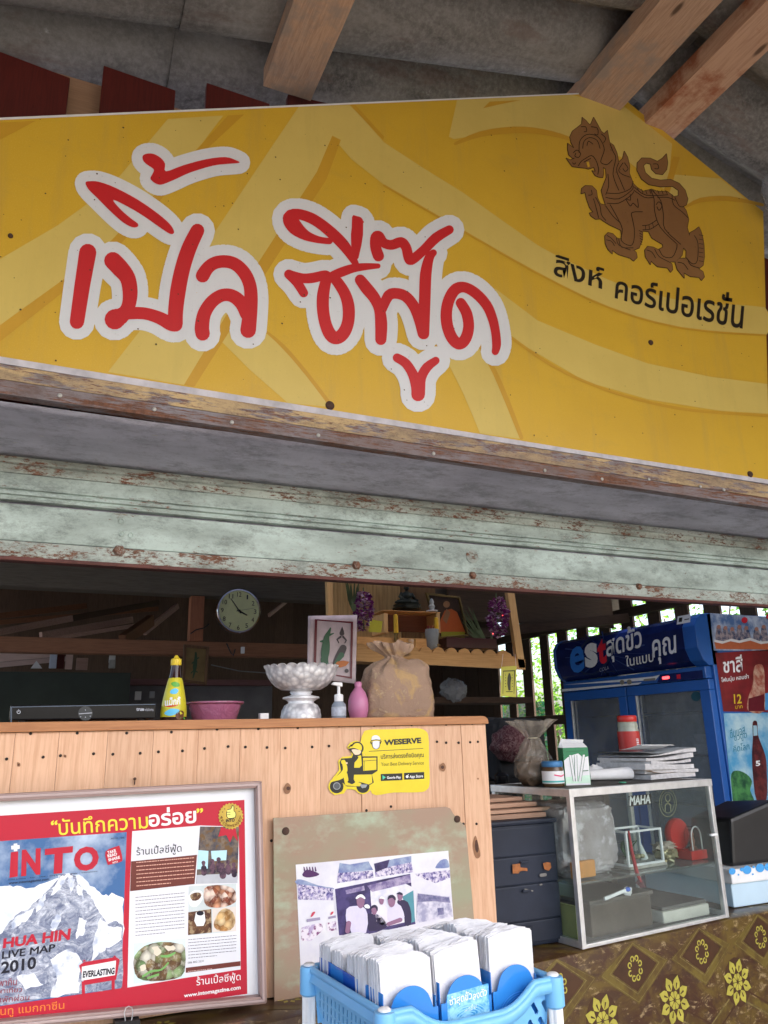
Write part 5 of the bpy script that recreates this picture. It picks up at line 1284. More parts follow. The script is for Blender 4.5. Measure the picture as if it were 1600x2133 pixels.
# little glass tank ornament
x0 = pxc(1305, 1830, .09).x; x1 = pxc(1378, 1830, .09).x
t = inthing('glass_box_ornament', 'small white framed glass box with shells and a white cone shell inside', 'ornament', (x0 + x1) / 2, .12)
w = (x1 - x0) / 2; hh = .105; e = .0035
for sx in (-1, 1):
    for sy in (-1, 1): G().bb((sx * w - e, sy * .045 - e, .012), (sx * w + e, sy * .045 + e, hh)).obj('corner_bar', PAPER, t, local=True)
g = G()
for z in (.008, hh):
    for sy in (-1, 1): g.bb((-w - e, sy * .045 - e, z), (w + e, sy * .045 + e, z + .006))
    for sx in (-1, 1): g.bb((sx * w - e, -.045, z), (sx * w + e, .045, z + .0055))
g.obj('frame', PAPER, t, local=True)
G().bb((-w - .006, -.055, 0), (w + .006, .055, .008)).obj('base', plain('pale_stone', (.5, .47, .42), .8, 0, .3, 30, .4), t, local=True, bev=.002)
G().bb((-w + e, -.0445, .014), (w - e, -.043, hh)).obj('glass_pane', GLASS, t, local=True)
G().bb((-w + .006, -.02, .008), (w - .006, .045, .026)).obj('seabed', plain('grey_coral', (.22, .21, .20), .9, 0, .4, 50, .9), t, local=True, bev=.004)
g = G(); g.lathe((w * .25, -.02, .02), [(.014, 0), (.012, .012), (.007, .035), (.001, .058)], 14, M=Matrix.Rotation(R_(-14), 3, 'Y')); g.obj('cone_shell', PAPER, t, local=True, smooth=True)
g = G()
for k in range(5): g.ball((-w * .5 + k * .012, -.025 + .006 * (k % 2), .03), (.011, .008, .007), 10, 6)
g.obj('shell', plain('shell_yellow', (.5, .42, .25), .4, 0, .4, 60, .3), t, local=True, smooth=True)
g = G()
for k in range(16): a = random.uniform(0, 6.28); g.tube([(-w * .3, .01, .02), (-w * .3 + .02 * math.cos(a), .01 + .015 * math.sin(a), .05 + .02 * random.random()), (-w * .2 + .03 * math.cos(a), .02 * math.sin(a), .075)], [.003, .002, .0005], 4)
g.obj('weed', plain('plastic_weed', (.03, .10, .04), .6), t, local=True)
# red ribbon
tx = pxc(1300, 1740, .05).x
t = inthing('red_ribbon', 'red ribbon and tassel hanging beside the glass box ornament', 'ribbon', tx, .03, SH)
g = G().tube([(0, 0, .125), (.004, 0, .07), (.012, -.004, .01), (.022, -.006, -.02)], [.003, .005, .006, .004], 8); g.obj('cord', plain('red_ribbon', (.45, .03, .04), .6), t, local=True, smooth=True)
g = G()
for k in range(16): g.tube([(.022, -.006, -.008), (.018 + .014 * random.uniform(-1, 1), -.006 + .006 * random.uniform(-1, 1), -.022), (.028 + .016 * random.uniform(-1, 1), -.008, -.036)], [.002, .0016, .0006], 4)
g.obj('tassel', plain('maroon_tassel', (.14, .03, .05), .8), t, local=True)
t = inthing('toothbrush_tube', 'white rod with a blue tip lying at an angle under the bundle', 'rod', pxc(1262, 1860, .02).x, .018, 0)
zq = pxc(1262, 1868, .018).z; zq2 = pxc(1305, 1853, .018).z; xq = pxc(1305, 1853, .018).x - pxc(1262, 1868, .018).x
g = G().bar((-.016, -.006, zq - .003), (xq * .86, -.004, zq2), .006, .009); g.obj('rod', PAPER, t, local=True, bev=.001)
g = G().ball((xq * .98, -.004, zq2 + .001), (.010, .006, .007), 10, 8); g.obj('tip', ink('3c5cb0'), t, local=True, smooth=True)
# cellophane candy heap
t = inthing('gold_wrapped_sweets', 'crinkled gold and clear wrapped ornament between the glass box and the red clock', 'ornament', pxc(1398, 1830, .1).x, .11)
g = G(); g.add(*crumple(.07, .06, .045, .5, 9, 22, 14, .8)); g.obj('wrap', plain('gold_foil', (.55, .48, .28), .25, .5, .6, 50, 1.0, 120), t, local=True, smooth=True)
g = G(); g.add([v + V((-.004, 0, .035)) for v in crumple(.085, .05, .022, .7, 5, 22, 12, .8)[0]], crumple(.085, .05, .022, .7, 5, 22, 12, .8)[1]); g.obj('bow', plain('pale_bow', (.5, .42, .34), .5, 0, .5, 60, .6), t, local=True, smooth=True)
# red dome clock
ax = pxc(1452, 1800, .08).x
t = inthing('red_ornament_clock', 'red round backed ornament with an arched glass front on a square red base', 'ornament', ax, .11)
REDP = plain('red_plastic', (.55, .028, .022), .35, 0, .1)
G().bb((-.040, -.045, 0), (.040, .045, .028)).obj('base', REDP, t, local=True, bev=.003)
g = G(); M9 = Matrix.Rotation(R_(90), 3, 'X'); g.lathe((-.018, .035, .075), [(.001, 0), (.046, 0), (.05, .006), (.05, .02), (.046, .026), (.001, .026)], 32, M=M9); g.obj('red_disc', REDP, t, local=True, smooth=True)
arch = [(-.024, .028)] + [(.024 * math.cos(a), .07 + .030 * math.sin(a)) for a in [math.pi - k * math.pi / 14 for k in range(15)]] + [(.024, .028)]
for yy in (-.034,):
    g = G(); g.tube([V((x + .008, yy, z)) for x, z in arch], .0024, 8); g.obj('arch_rim', STEEL, t, local=True, smooth=True)
g = G(); vs = []; 
g.hexa([V((x + .008, -.033, z)) for x, z in arch], [V((x + .008, -.004, z)) for x, z in arch]); g.obj('glass_dome', glass('dome_glass', (.85, .8, .75), .12), t, local=True)
g = G().lathe((.008, -.016, .028), [(.016, 0), (.012, .008), (.005, .012), (.009, .025), (.006, .040), (.008, .048), (.004, .058), (.001, .06)], 16); g.obj('figurine', plain('copper_pink', (.45, .22, .16), .4, .3), t, local=True, smooth=True)
# lower shelf
t = inthing('plastic_food_box', 'long low translucent brown box on the floor of the case', 'box', .22, .17, .0065)
G().bb((-.13, -.12, 0), (.13, .12, .088)).obj('box', plain('smoky_plastic', (.105, .085, .07), .3, 0, .4, 9, .2), t, local=True, bev=.006)
G().bb((-.136, -.126, .088), (.136, .126, .098)).obj('lid', plain('smoky_lid', (.14, .125, .11), .35, 0, .3, 9, .2), t, local=True, bev=.003)
t = inthing('white_tray_box', 'low white tray with a dusty grey lid at the right of the case floor', 'box', .495, .17, .0065)
G().bb((-.11, -.13, 0), (.11, .13, .034)).obj('tray', plain('cream_plastic', (.62, .60, .54), .4), t, local=True, bev=.006)
G().bb((-.105, -.125, .0345), (.105, .125, .046)).obj('lid', plain('dusty_lid', (.13, .125, .12), .6, 0, .4, 9, .3), t, local=True, bev=.004)
t = inthing('green_card', 'yellow green card upright at the left end of the case floor', 'card', -.02, .10, 0)
G().bb((.042, -.06, .0065), (.050, .15, .10)).obj('card', plain('yellow_green_card', (.28, .30, .10), .7), t, local=True)
t = inthing('tissue_scrap', 'small scrap of white tissue on the long brown box', 'scrap', .245, .045, .104)
g = G(); g.add(*crumple(.035, .02, .02, .5, 2, 12, 8, .8)); g.obj('scrap', PAPER, t, local=True)

# ---- on the case
CT = CH + .001
def oncase(name, label, cat, a, b, group=None, rz=RZ, dz=0): return thing(name, label, cat, CPt(a, b, CT + dz), group, rz=rz)
def ctop(x, y):
    d = ray(x, y); zt_ = C0.z + CT; q_ = EYE + d * ((zt_ - EYE.z) / d.z); return CR.transposed() @ (q_ - C0)
# blue lidded jar
t = oncase('small_jar', 'small glass jar with a blue lid and a pink striped white label', 'jar', .062, .13)
g = G(); r = .0335; g.lathe((0, 0, 0), [(r * .92, 0), (r, .004), (r, .052), (r * .88, .058), (r * .88, .062), (.001, .062)], 28); g.obj('glass_body', plain('brown_contents', (.10, .06, .03), .2), t, local=True, smooth=True)
g = G(); g.lathe((0, 0, .009), [(r * 1.015, 0), (r * 1.015, .036)], 28); g.obj('label', PAPER, t, local=True, smooth=True)
g = G(); g.lathe((0, 0, .012), [(r * 1.03, 0), (r * 1.03, .005)], 28); g.obj('teal_band', ink('3c9c98'), t, local=True, smooth=True)
g = G()
for k in range(12): a = -2.2 + k * .12; a2 = a + .12; h0 = .034 - abs(a + 1.55) * .022; h1 = .034 - abs(a2 + 1.55) * .022; g.add([(r * 1.03 * math.cos(a), r * 1.03 * math.sin(a), .038 - h0 * .3 + .004), (r * 1.03 * math.cos(a2), r * 1.03 * math.sin(a2), .038 - h1 * .3 + .004), (r * 1.03 * math.cos(a2), r * 1.03 * math.sin(a2), .038 - h1 * .3), (r * 1.03 * math.cos(a), r * 1.03 * math.sin(a), .038 - h0 * .3)], [(0, 1, 2, 3)])
g.obj('pink_band', ink('c83c6c'), t, local=True)
g = G(); g.lathe((0, 0, .057), [(r * .95, 0), (r * .98, .002), (r * .98, .014), (r * .9, .017), (.001, .017)], 28); g.obj('lid', plain('blue_lid', (.05, .18, .38), .45, .2), t, local=True, smooth=True)
# straw carton
t = oncase('straw_carton', 'open white and green carton with drinking straws printed on it', 'carton', .150, .125, rz=RZ - R_(24))
wq, dq, hq = .080, .048, .112
for nm, a, b in (('front', (-wq / 2, -dq / 2, 0), (wq / 2, -dq / 2 + .0012, hq)), ('side', (-wq / 2 - .0012, -dq / 2, 0), (-wq / 2, dq / 2, hq)), ('side', (wq / 2, -dq / 2, 0), (wq / 2 + .0012, dq / 2, hq)), ('back', (-wq / 2, dq / 2 - .0012, 0), (wq / 2, dq / 2, hq))):
    G().bb(a, b).obj(nm + '_panel', plain('carton_green', (.03, .22, .09), .5) if nm == 'side' else PAPER, t, local=True)
G().prism([(-wq / 2, -dq / 2, hq), (wq / 2, -dq / 2, hq), (wq / 2 - .004, -dq / 2 + .018, hq + .012), (-wq / 2 + .004, -dq / 2 + .018, hq + .012)], (0, .001, .0008)).obj('flap', PAPER, t, local=True)
G().prism([(-wq / 2, dq / 2, hq), (wq / 2, dq / 2, hq), (wq / 2 + .006, dq / 2 - .006, hq + .022), (-wq / 2 + .012, dq / 2 - .004, hq + .026)], (0, .001, .0008)).obj('flap', PAPER, t, local=True)
def lq(g, pts, y): g.add([(x * wq - wq / 2, y, z * hq) for x, z in pts], [tuple(range(len(pts)))])
g = G(); lq(g, [(.0, 1), (.0, .66), (.15, .74), (.35, .80), (.6, .84), (.8, .72), (1, .76), (1, 1)], -dq / 2 - .0004); g.obj('green_print', plain('carton_green', (.03, .22, .09), .5), t, local=True)
g = G(); lq(g, [(.0, .22), (1, .26), (1, .05), (0, .05)], -dq / 2 - .0004); g.obj('pale_green_print', ink('bcd8c4'), t, local=True)
g = G()
for (xa, xb) in ((.22, .30), (.44, .38), (.78, .52)):
    lq(g, [(xa, .80), (xa + .09, .80), (xb + .09, .10), (xb, .10)], -dq / 2 - .0012)
g.obj('straw_print', PAPER, t, local=True)
g = G()
for (xa, xb) in ((.22, .30), (.44, .38), (.78, .52)):
    for s_ in (-.012, .09): lq(g, [(xa + s_, .80), (xa + s_ + .014, .80), (xb + s_ + .014, .10), (xb + s_, .10)], -dq / 2 - .0016)
lq(g, [(.1, .88), (.85, .90), (.85, .92), (.1, .90)], -dq / 2 - .0016); lq(g, [(.72, .36), (.95, .37), (.95, .39), (.72, .38)], -dq / 2 - .0016)
g.obj('dark_green_print', ink('2c6c44', 1), t, local=True)
# clear bags
def tiedbag(px_, base_b, w, h, label, mat, seed):
    pj = pxc(px_, 1630, base_b); t = oncase('plastic_bag', label, 'bag', pj.x, base_b)
    vs = []; fs = []; n, m = 72, 40
    for i in range(m + 1):
        u = i / m
        rr = w / 2 * (math.sin(min(1, u / .16) * 1.35) if u < .16 else (1 - .74 * ((u - .16) / .6) ** 1.7 if u < .72 else .30 + 2.6 * (u - .72)))
        for k in range(n):
            a = 2 * math.pi * k / n
            f_ = 1 + .22 * noise.noise(V((math.cos(a) * 1.5, math.sin(a) * 1.5, u * 4 + seed))) + .10 * noise.noise(V((math.cos(a) * 4, math.sin(a) * 4, u * 9 + seed))) + .34 * math.sin(9 * a + seed + 2 * math.sin(2 * a)) * max(0, u - .40)
            vs.append((rr * f_ * math.cos(a) + .012 * u, rr * f_ * .8 * math.sin(a), u * h + .012 * noise.noise(V((math.cos(a), math.sin(a), seed))) * (u > .9)))
    for i in range(m):
        for k in range(n): fs.append((i * n + k, i * n + (k + 1) % n, (i + 1) * n + (k + 1) % n, (i + 1) * n + k))
    link_mesh('film', vs, fs, mat, t, smooth=True, local=True)
    G().lathe((.01, 0, h * .70), [(w * .1, 0), (w * .125, .003), (w * .1, .006)], 20).obj('tie', ink('c8c0a8'), t, local=True, smooth=True)
    G().add(*crumple(w * .62, w * .5, h * .42, .2, seed, 20, 12, .6)).obj('contents', plain('brown_dried_food', (.12, .075, .045), .8, 0, .5, 30, .7), t, local=True, smooth=True)
tiedbag(1112, .22, .145, .20, 'clear tied plastic bag of brown dried food left of the blue lidded jar', film('smoky_film', (.42, .36, .29), .40, .15), 3)
# jar with red lid, further back behind magazines
pj = pxc(1305, 1490, .335); hj = pj.z - CT
t = oncase('sauce_jar', 'tall plastic jar with a red lid standing behind the magazines', 'jar', pj.x, .335)
r = .0395; g = G(); g.lathe((0, 0, 0), [(r, 0), (r, hj - .056), (r * .92, hj - .048), (r * .96, hj - .040), (r * .90, hj - .028), (r * .82, hj - .022), (.001, hj - .022)], 32); g.obj('body', plain('cloudy_plastic', (.36, .38, .31), .2), t, local=True, smooth=True)
g = G(); g.lathe((0, 0, .02), [(r * 1.02, 0), (r * 1.02, hj - .078)], 32); g.obj('label', plain('red_label', (.5, .04, .035), .4), t, local=True, smooth=True)
g = G()
for z0_ in (.0, .006, .012, .018, .024): g.add([(r * 1.04 * math.cos(a), r * 1.04 * math.sin(a), hj - .112 + z) for a, z in ((-1.75, z0_), (-1.45, z0_), (-1.45, z0_ + .003), (-1.75, z0_ + .003))], [(0, 1, 2, 3)])
g.obj('bar_print', PAPER, t, local=True)
g = G(); g.lathe((0, 0, hj - .024), [(r * .86, 0), (r * .90, .003), (r * .90, .019), (r * .82, .023), (.001, .023)], 48, lambda r_, z, a, i: (r_ * (1 + .012 * math.cos(24 * a)), z)); g.obj('lid', REDP, t, local=True, smooth=True)
# magazines
PG = plain('page_edges', (.62, .61, .62), .8, 0, .3, 60, .9, 500)
zc = 0
mags = [(.590, .215, 4, .25, .21, .016), (.600, .215, -3, .26, .205, .012), (.575, .210, 2, .26, .21, .018), (.585, .215, 8, .25, .205, .012), (.580, .21, 3, .26, .21, .014), (.605, .22, 7, .29, .21, .008)]
lab = ['thick magazine with a brown cover at the bottom of the white stack', 'thin magazine second from the bottom of the stack', 'thick magazine in the middle of the stack with soft page edges', 'magazine turned slightly askew above the middle of the stack', 'magazine second from the top of the stack', 'topmost thin magazine with its grey cover curling up']
for k, (a, b, rot, w, d, h) in enumerate(mags):
    t = oncase('magazine', lab[k], 'magazine', a, b, 'magazines piled on the display case', rz=RZ + R_(rot), dz=zc)
    g = G(); n = 10; vs = []; fs = []
    for i in range(n + 1):
        u = i / n; x = (u - .5) * w; bend = .006 * math.sin(u * 3 + k) * (.4 + .25 * k)
        vs += [(x, -d / 2, bend * .4), (x, d / 2, bend * .4), (x, d / 2, h - .001 + bend), (x, -d / 2, h - .001 + bend)]
    for i in range(n):
        for q_ in range(4): fs.append((i * 4 + q_, (i + 1) * 4 + q_, (i + 1) * 4 + (q_ + 1) % 4, i * 4 + (q_ + 1) % 4))
    fs += [(0, 1, 2, 3), (n * 4 + 3, n * 4 + 2, n * 4 + 1, n * 4)]
    link_mesh('pages', vs, fs, PG, t, local=True, smooth=False)
    if k in (0, 5):
        n = 14; vs = []; fs = []
        for i in range(n + 1):
            u = i / n; x = (u - .5) * w * 1.01; cu = (.030 * max(0, u - .1) ** 2) * 0 + (.012 * ((.35 - u) / .35) ** 2 if u < .35 else 0); z = h + .0006 + .006 * math.sin(u * 3 + k) * (.4 + .25 * k) + cu
            vs += [(x, -d / 2 - .001, z), (x, d / 2 + .001, z)]
        for i in range(n): fs.append((2 * i, 2 * i + 2, 2 * i + 3, 2 * i + 1))
        link_mesh('cover', vs, fs, plain('brown_cover', (.22, .14, .08), .5) if k == 0 else plain('grey_cover', (.28, .30, .32), .35, 0, .4, 14, .1), t, local=True, smooth=True, solid=.0006)
    zc += h + .0012
# curled white top sheet
t = oncase('paper_sheet', 'white sheet curling over the near left corner of the magazine stack', 'paper', .545, .16, rz=RZ + R_(2), dz=zc + .004)
n = 12; vs = []; fs = []
for i in range(n + 1):
    u = i / n; y = -.055 + .10 * u; z = .020 * (1 - u) ** 1.6 + .0016 - (.006 if u < .1 else 0) * (1 - u * 10)
    vs += [(-.10, y, z + .004), (.07, y, z)]
for i in range(n): fs.append((2 * i, 2 * i + 1, 2 * i + 3, 2 * i + 2))
link_mesh('sheet', vs, fs, PAPER, t, local=True, smooth=True, solid=.0008)
t = oncase('paper_roll', 'rolled white magazine lying left of the stack', 'paper roll', .385, .19)
g = G(); g.tube([(-.08, .03, .019), (.07, -.02, .021)], [.016, .020], 24); g.obj('roll', PAPER, t, local=True, smooth=True)
t = oncase('bottle_top', 'small flat green bottle top on the case top by the rolled paper', 'cap', .30, .07)
G().lathe((0, 0, 0), [(.012, 0), (.012, .003), (.009, .0042), (.001, .0035)], 20).obj('cap', plain('green_cap', (.05, .30, .17), .4), t, local=True, smooth=True)
t = oncase('crumpled_tissue', 'crumpled white tissue behind the rolled paper', 'tissue', .40, .29)
G().add(*crumple(.09, .06, .045, .5, 12, 18, 12, .8)).obj('tissue', PAPER, t, local=True, smooth=True)

# ================================================================== DRAWERS, THINGS BETWEEN THE COUNTER AND THE CASE
DYP = 2.04
NAVY = plain('dark_navy_plastic', (.018, .024, .042), .5, 0, .35, 6, .2, spec=.25)
dp = YP(DYP)
x0 = dp.at(1012, 1750).x; x1 = dp.at(1163, 1750).x; ztop = dp.at(1100, 1712).z
dr = thing('drawer_tower', 'dark navy plastic drawer tower with peeling orange stickers beside the wooden counter', 'drawers', ((x0 + x1) / 2, DYP + .08, TZ + .003))
G().bb((x0, DYP + .012, TZ + .003), (x1, DYP + .33, ztop - .008)).obj('body', NAVY, dr, bev=.006)
G().bb((x0 - .003, DYP + .002, ztop - .0075), (x1 + .003, DYP + .335, ztop + .006)).obj('top_cover', NAVY, dr, bev=.006)
zs_ = [ztop - .012, dp.at(1100, 1783).z, dp.at(1100, 1843).z, dp.at(1100, 1920).z, TZ + .012]
for i in range(4):
    g = G().bb((x0 + .008, DYP + .005, zs_[i + 1] + .0012), (x1 - .008, DYP + .0115, zs_[i] - .0012)); d = g.obj('drawer', NAVY, dr, bev=.004)
    zm_ = (zs_[i] + zs_[i + 1]) / 2
    if i: G().bb(((x0 + x1) / 2 - .014, DYP - .006, zs_[i] - .018), ((x0 + x1) / 2 + .014, DYP + .001, zs_[i] - .012)).obj('handle', NAVY, d, bev=.002)
ORS = plain('peeling_orange_sticker', (.42, .14, .035), .6, 0, .6, 60, .4)
z4 = (1000, 1480, 2.6667)
d1 = decal('sticker', zz(*z4, P((180, 855), (222, 850), (225, 872), (262, 875), (264, 892), (240, 890), (222, 893), (215, 905), (182, 905)), P((350, 848), (372, 842), (392, 846), (396, 872), (382, 890), (358, 882))), YP(DYP - .001), 0, ORS, dr)
d2 = decal('scuff', zz(*z4, ('s', [(340, 915, 9), (362, 912, 9)]), ('s', [(250, 992, 3), (292, 1002, 4)]), ('s', [(335, 968, 4), (342, 966, 5)])), YP(DYP - .001), 0, plain('scuffed_metal', (.22, .21, .20), .5, .3, .4, 60, .4), dr)
# loose boards on the drawers
LBW = [wood('loose_board', (.48, .30, .21), (.34, .19, .12), 'X', .7, knots=False)]
zc = ztop + .007
bl = ['loose board at the bottom of the pile, jutting a little to the right', 'loose board second from the bottom, jutting out furthest right', 'loose board second from the top with a rounded near end', 'short pale loose board on top of the pile']
for k, (xr, y0_, h) in enumerate(((1143, .02, .013), (1154, .03, .010), (1125, .06, .012), (1097, .09, .011))):
    xx = YP(DYP + y0_).at(xr, 1690).x
    tag(G().box((xx - .15, DYP + y0_ + .09, zc + h / 2), (.30, .15, h), Matrix.Rotation(R_((-2, 1.5, -1, 3)[k]), 3, 'Z')).obj('wooden_board', LBW[0], bev=.0015), bl[k], 'board', 'loose boards piled on the drawers')
    zc += h + .0025
# dark sideboard behind, with black bag and patterned scarf
sb = thing('back_shelf', 'dark shelf unit standing in the gloom between counter and display case', 'shelf', (1.75, 2.75, .03))
G().bb((1.30, 2.62, 1.13), (2.16, 2.92, 1.16)).obj('top_board', DARKW, sb, bev=.003)
for x in (1.31, 2.12): G().bb((x, 2.64, .03), (x + .03, 2.90, 1.129)).obj('side_board', DARKZ, sb)
tag(G().add([v + V((1.82, 2.82, 1.162)) for v in crumple(.26, .18, .25, .10, 21)[0]], crumple(.26, .22, .21, .10, 21)[1]).obj('black_bag', plain('black_fabric', (.012, .012, .014), .9, 0, .4, 30, .5, 200), smooth=True), 'black fabric bag bulging behind the dark red patterned scarf', 'bag')
n = N('red_paisley'); v1 = n.ramp(n.noise(38, 2, .5, None, 2.5), [(.47, 0), (.50, 1), (.56, 1), (.59, 0)])
n.col(n.mix(v1, (.045, .003, .007), (.13, .07, .07))); PAI = n.fin(.8)
c = YP(2.70).at(1064, 1550); s_ = sc_at(c)
g = G().ball(c, (42 * s_, 42 * s_, 36 * s_), 40, 26, lambda p_: 1 + .14 * noise.noise(p_ * 2.2) + .025 * math.sin(9 * p_.z + 4 * p_.x))
tag(g.obj('patterned_scarf', PAI, smooth=True), 'dark red bundled scarf with a pale paisley pattern behind the tied plastic bag', 'scarf')
for k, (x, y, w, h, l, m_) in enumerate(((1050, 1655, 60, 40, 'black lidded pan shape behind the loose boards', BLACKP), (1045, 1600, 30, 30, 'dark round pot behind the tied plastic bag', BLACKG))):
    c = YP(2.5).at(x, y + h / 2); s_ = sc_at(c)
    tag(G().lathe(V((c.x, c.y, 1.165 if k else c.z)), [(w * .4 * s_, 0), (w * .5 * s_, .01), (w * .5 * s_, h * s_ * .8), (w * .3 * s_, h * s_), (.001, h * s_)], 24).obj('pot', m_, smooth=True), l, 'pot')

# right of the case: black monitor on a foam box, blue sheet
bp = YP(2.15)
mz = bp.at(1560, 1798).z
ms = thing('black_monitor', 'old black plastic monitor back facing the shop at the right edge', 'monitor', bp.at(1570, 1798))
a_, b_, c_, d_ = bp.at(1527, 1806), bp.at(1514, 1706), bp.at(1640, 1662), bp.at(1640, 1798)
g = G().hexa([a_, V((d_.x, a_.y, a_.z)), V((d_.x, c_.y, c_.z)), V((b_.x + .02, b_.y, b_.z))], [a_ + V((.02, .22, 0)), V((d_.x, a_.y + .26, a_.z)), V((d_.x, c_.y + .24, c_.z - .02)), b_ + V((.03, .2, -.01))]); g.obj('shell', BLACKP, ms, bev=.012)
fbx = thing('foam_box', 'pale blue white foam box with a row of blue dots at the right edge', 'box', bp.at(1570, 1920))
p0, p1 = bp.at(1513, 1840), bp.at(1660, 1800)
FBL = plain('pale_blue_foam', (.50, .66, .78), .6, 0, .12, 6, .3)
G().hexa([V((p0.x, 2.13, TZ + .003)), V((2.9, 2.13, TZ + .003)), V((2.9, 2.13, p0.z - .0)), V((p0.x, 2.13, p0.z))], [V((p0.x, 2.55, TZ + .003)), V((2.9, 2.55, TZ + .003)), V((2.9, 2.55, p0.z)), V((p0.x, 2.55, p0.z))]).obj('body', FBL, fbx, bev=.004)
zt2 = bp.at(1514, 1808).z
G().bb((p0.x - .006, 2.118, p0.z + .001), (2.91, 2.56, zt2)).obj('lid', WHITE, fbx, bev=.004)
decal('blue_dot', [('c', (x, y, r)) for x, y, r in ((1525, 1815, 7), (1545, 1811, 4), (1556, 1812, 9), (1583, 1808, 9), (1600, 1806, 8))], YP(2.117), .0008, ink('3c8cc8'), fbx)
decal('blue_dot', [('c', (1538, 1822, 2)), ('c', (1570, 1806, 2.5)), ('c', (1568, 1821, 2))], YP(2.117), .0008, ink('3c8cc8'), fbx)
t = thing('teal_bucket', 'teal plastic bucket edge at the far right behind the black monitor', 'bucket', YP(2.7).at(1598, 1700))
c = YP(2.7).at(1606, 1740); G().lathe(c, [(.07, 0), (.085, .12), (.09, .12), (.09, .13), (.08, .13), (.001, .125)], 28).obj('body', plain('teal_plastic', (.05, .28, .36), .4), t, smooth=True)

# ================================================================== WOODEN COUNTER
BY = 1.97; BP = YP(BY)
ct = thing('wooden_counter', 'counter front of upright pine planks with an orange brown top rail', 'counter', (.45, BY + .15, TZ + .003))
edges = [-150, -60, 14, 108, 212, 310, 406, 496, 582, 668, 754, 828, 901, 969, 1017]
ztr = BP.at(500, 1517).z
XS = [BP.at(e, 1700).x for e in edges]
for i in range(len(edges) - 1):
    g = G(); dy = random.uniform(-.001, .0015)
    x0_, x1_ = XS[i] + .0003, XS[i + 1] - .0003
    if i == len(edges) - 2: x1_ = BP.at(1022, 1700).x
    g.bb((x0_, BY + dy, TZ + .004), (x1_, BY + .018, ztr - .001)).obj('plank', PINE, ct, bev=.0005)
XE = BP.at(1022, 1700).x
top0, top1 = BP.at(0, 1507).z, BP.at(1000, 1490).z
ZC = (top0 + top1) / 2
pr = [(XE + .004, ztr), (XE + .004, ZC - .014), (XE + .001, ZC - .006), (XE - .006, ZC - .0015), (XE - .014, ZC), (XS[0], ZC), (XS[0], ztr)]
G().prism([(x, BY - .012, z) for x, z in pr], (0, .03, 0)).obj('top_rail', PINE_X, ct, bev=.0015)
G().bb((XS[0], BY + .0185, ZC - .02), (XE, BY + .36, ZC - .001)).obj('top_board', PINE_X, ct)
G().bb((XE - .02, BY + .019, TZ + .004), (XE, BY + .36, ZC - .021)).obj('end_board', PINE, ct)
G().bb((XS[0], BY + .34, TZ + .004), (XE - .021, BY + .36, ZC - .021)).obj('back_board', DARKZ, ct)
NAIL = plain('nail_head', (.03, .022, .018), .6, .4, .3)
nm = G().lathe((0, 0, 0), [(.0034, -.001), (.0034, .0012), (.0024, .002), (.0003, .002)], 10, M=MX); n0 = nm.obj('nail', NAIL, ct, local=True, smooth=True)
nails = [(5 * 0 + 64, 1528), (161, 1527), (264, 1527), (357, 1525), (452, 1519), (538, 1518), (14, 1581), (90, 1577), (126, 1574), (195, 1570), (235, 1571), (292, 1569), (330, 1566), (380, 1564), (426, 1559), (475, 1555), (511, 1556), (556, 1557),
         (620, 1516), (706, 1512), (779, 1511), (857, 1510), (929, 1509), (983, 1507), (594, 1558), (650, 1556), (685, 1554), (732, 1553), (910, 1545), (929, 1547), (955, 1547), (979, 1546), (995, 1545), (565, 1751), (965, 1716), (992, 1716), (763, 1688), (814, 1680), (818, 1695)]
for k, (x, y) in enumerate(nails):
    o = n0 if k == 0 else n0.copy()
    if k: COL.objects.link(o)
    o.parent = ct; o.location = BP.at(x, y, .0015) - wloc(ct)
KN = plain('pine_knot', (.33, .155, .075), .6, 0, .35, 60, .4)
decal('knot', [P(*sm([(594, 1634), (600, 1631), (606, 1640), (602, 1652), (594, 1653), (590, 1644)])), P(*sm([(917, 1592), (924, 1589), (928, 1598), (924, 1607), (917, 1604), (915, 1598)])), P(*sm([(36, 1588), (42, 1590), (42, 1596), (36, 1596)])), P(*sm([(133, 1572), (138, 1573), (138, 1578), (133, 1577)])), P(*sm([(984, 1756), (990, 1740), (996, 1760), (1000, 1782), (992, 1788), (986, 1775)])), ('c', (995, 1622, 2))], BP, .0022, KN, ct)
decal('knot_heart', [('c', (600, 1642, 4)), ('c', (921, 1598, 3.6)), ('c', (39, 1593, 1.8)), ('c', (135.5, 1575, 1.6)), P(*sm([(989, 1752), (993, 1750), (996, 1768), (993, 1776), (989, 1768)]))], BP, .0027, plain('knot_heart', (.10, .035, .018), .6, 0, .5, 60, .4), ct)

# -------- items on the counter
TOPZ = ZC + .001
def onc(px_, y, name, label, cat, group=None, rz=0):
    q_ = YP(y).at(px_, 1495); return thing(name, label, cat, (q_.x, y, TOPZ), group, rz)
def sc(px_, y): return sc_at(V((YP(y).at(px_, 1495).x, y, TOPZ)))
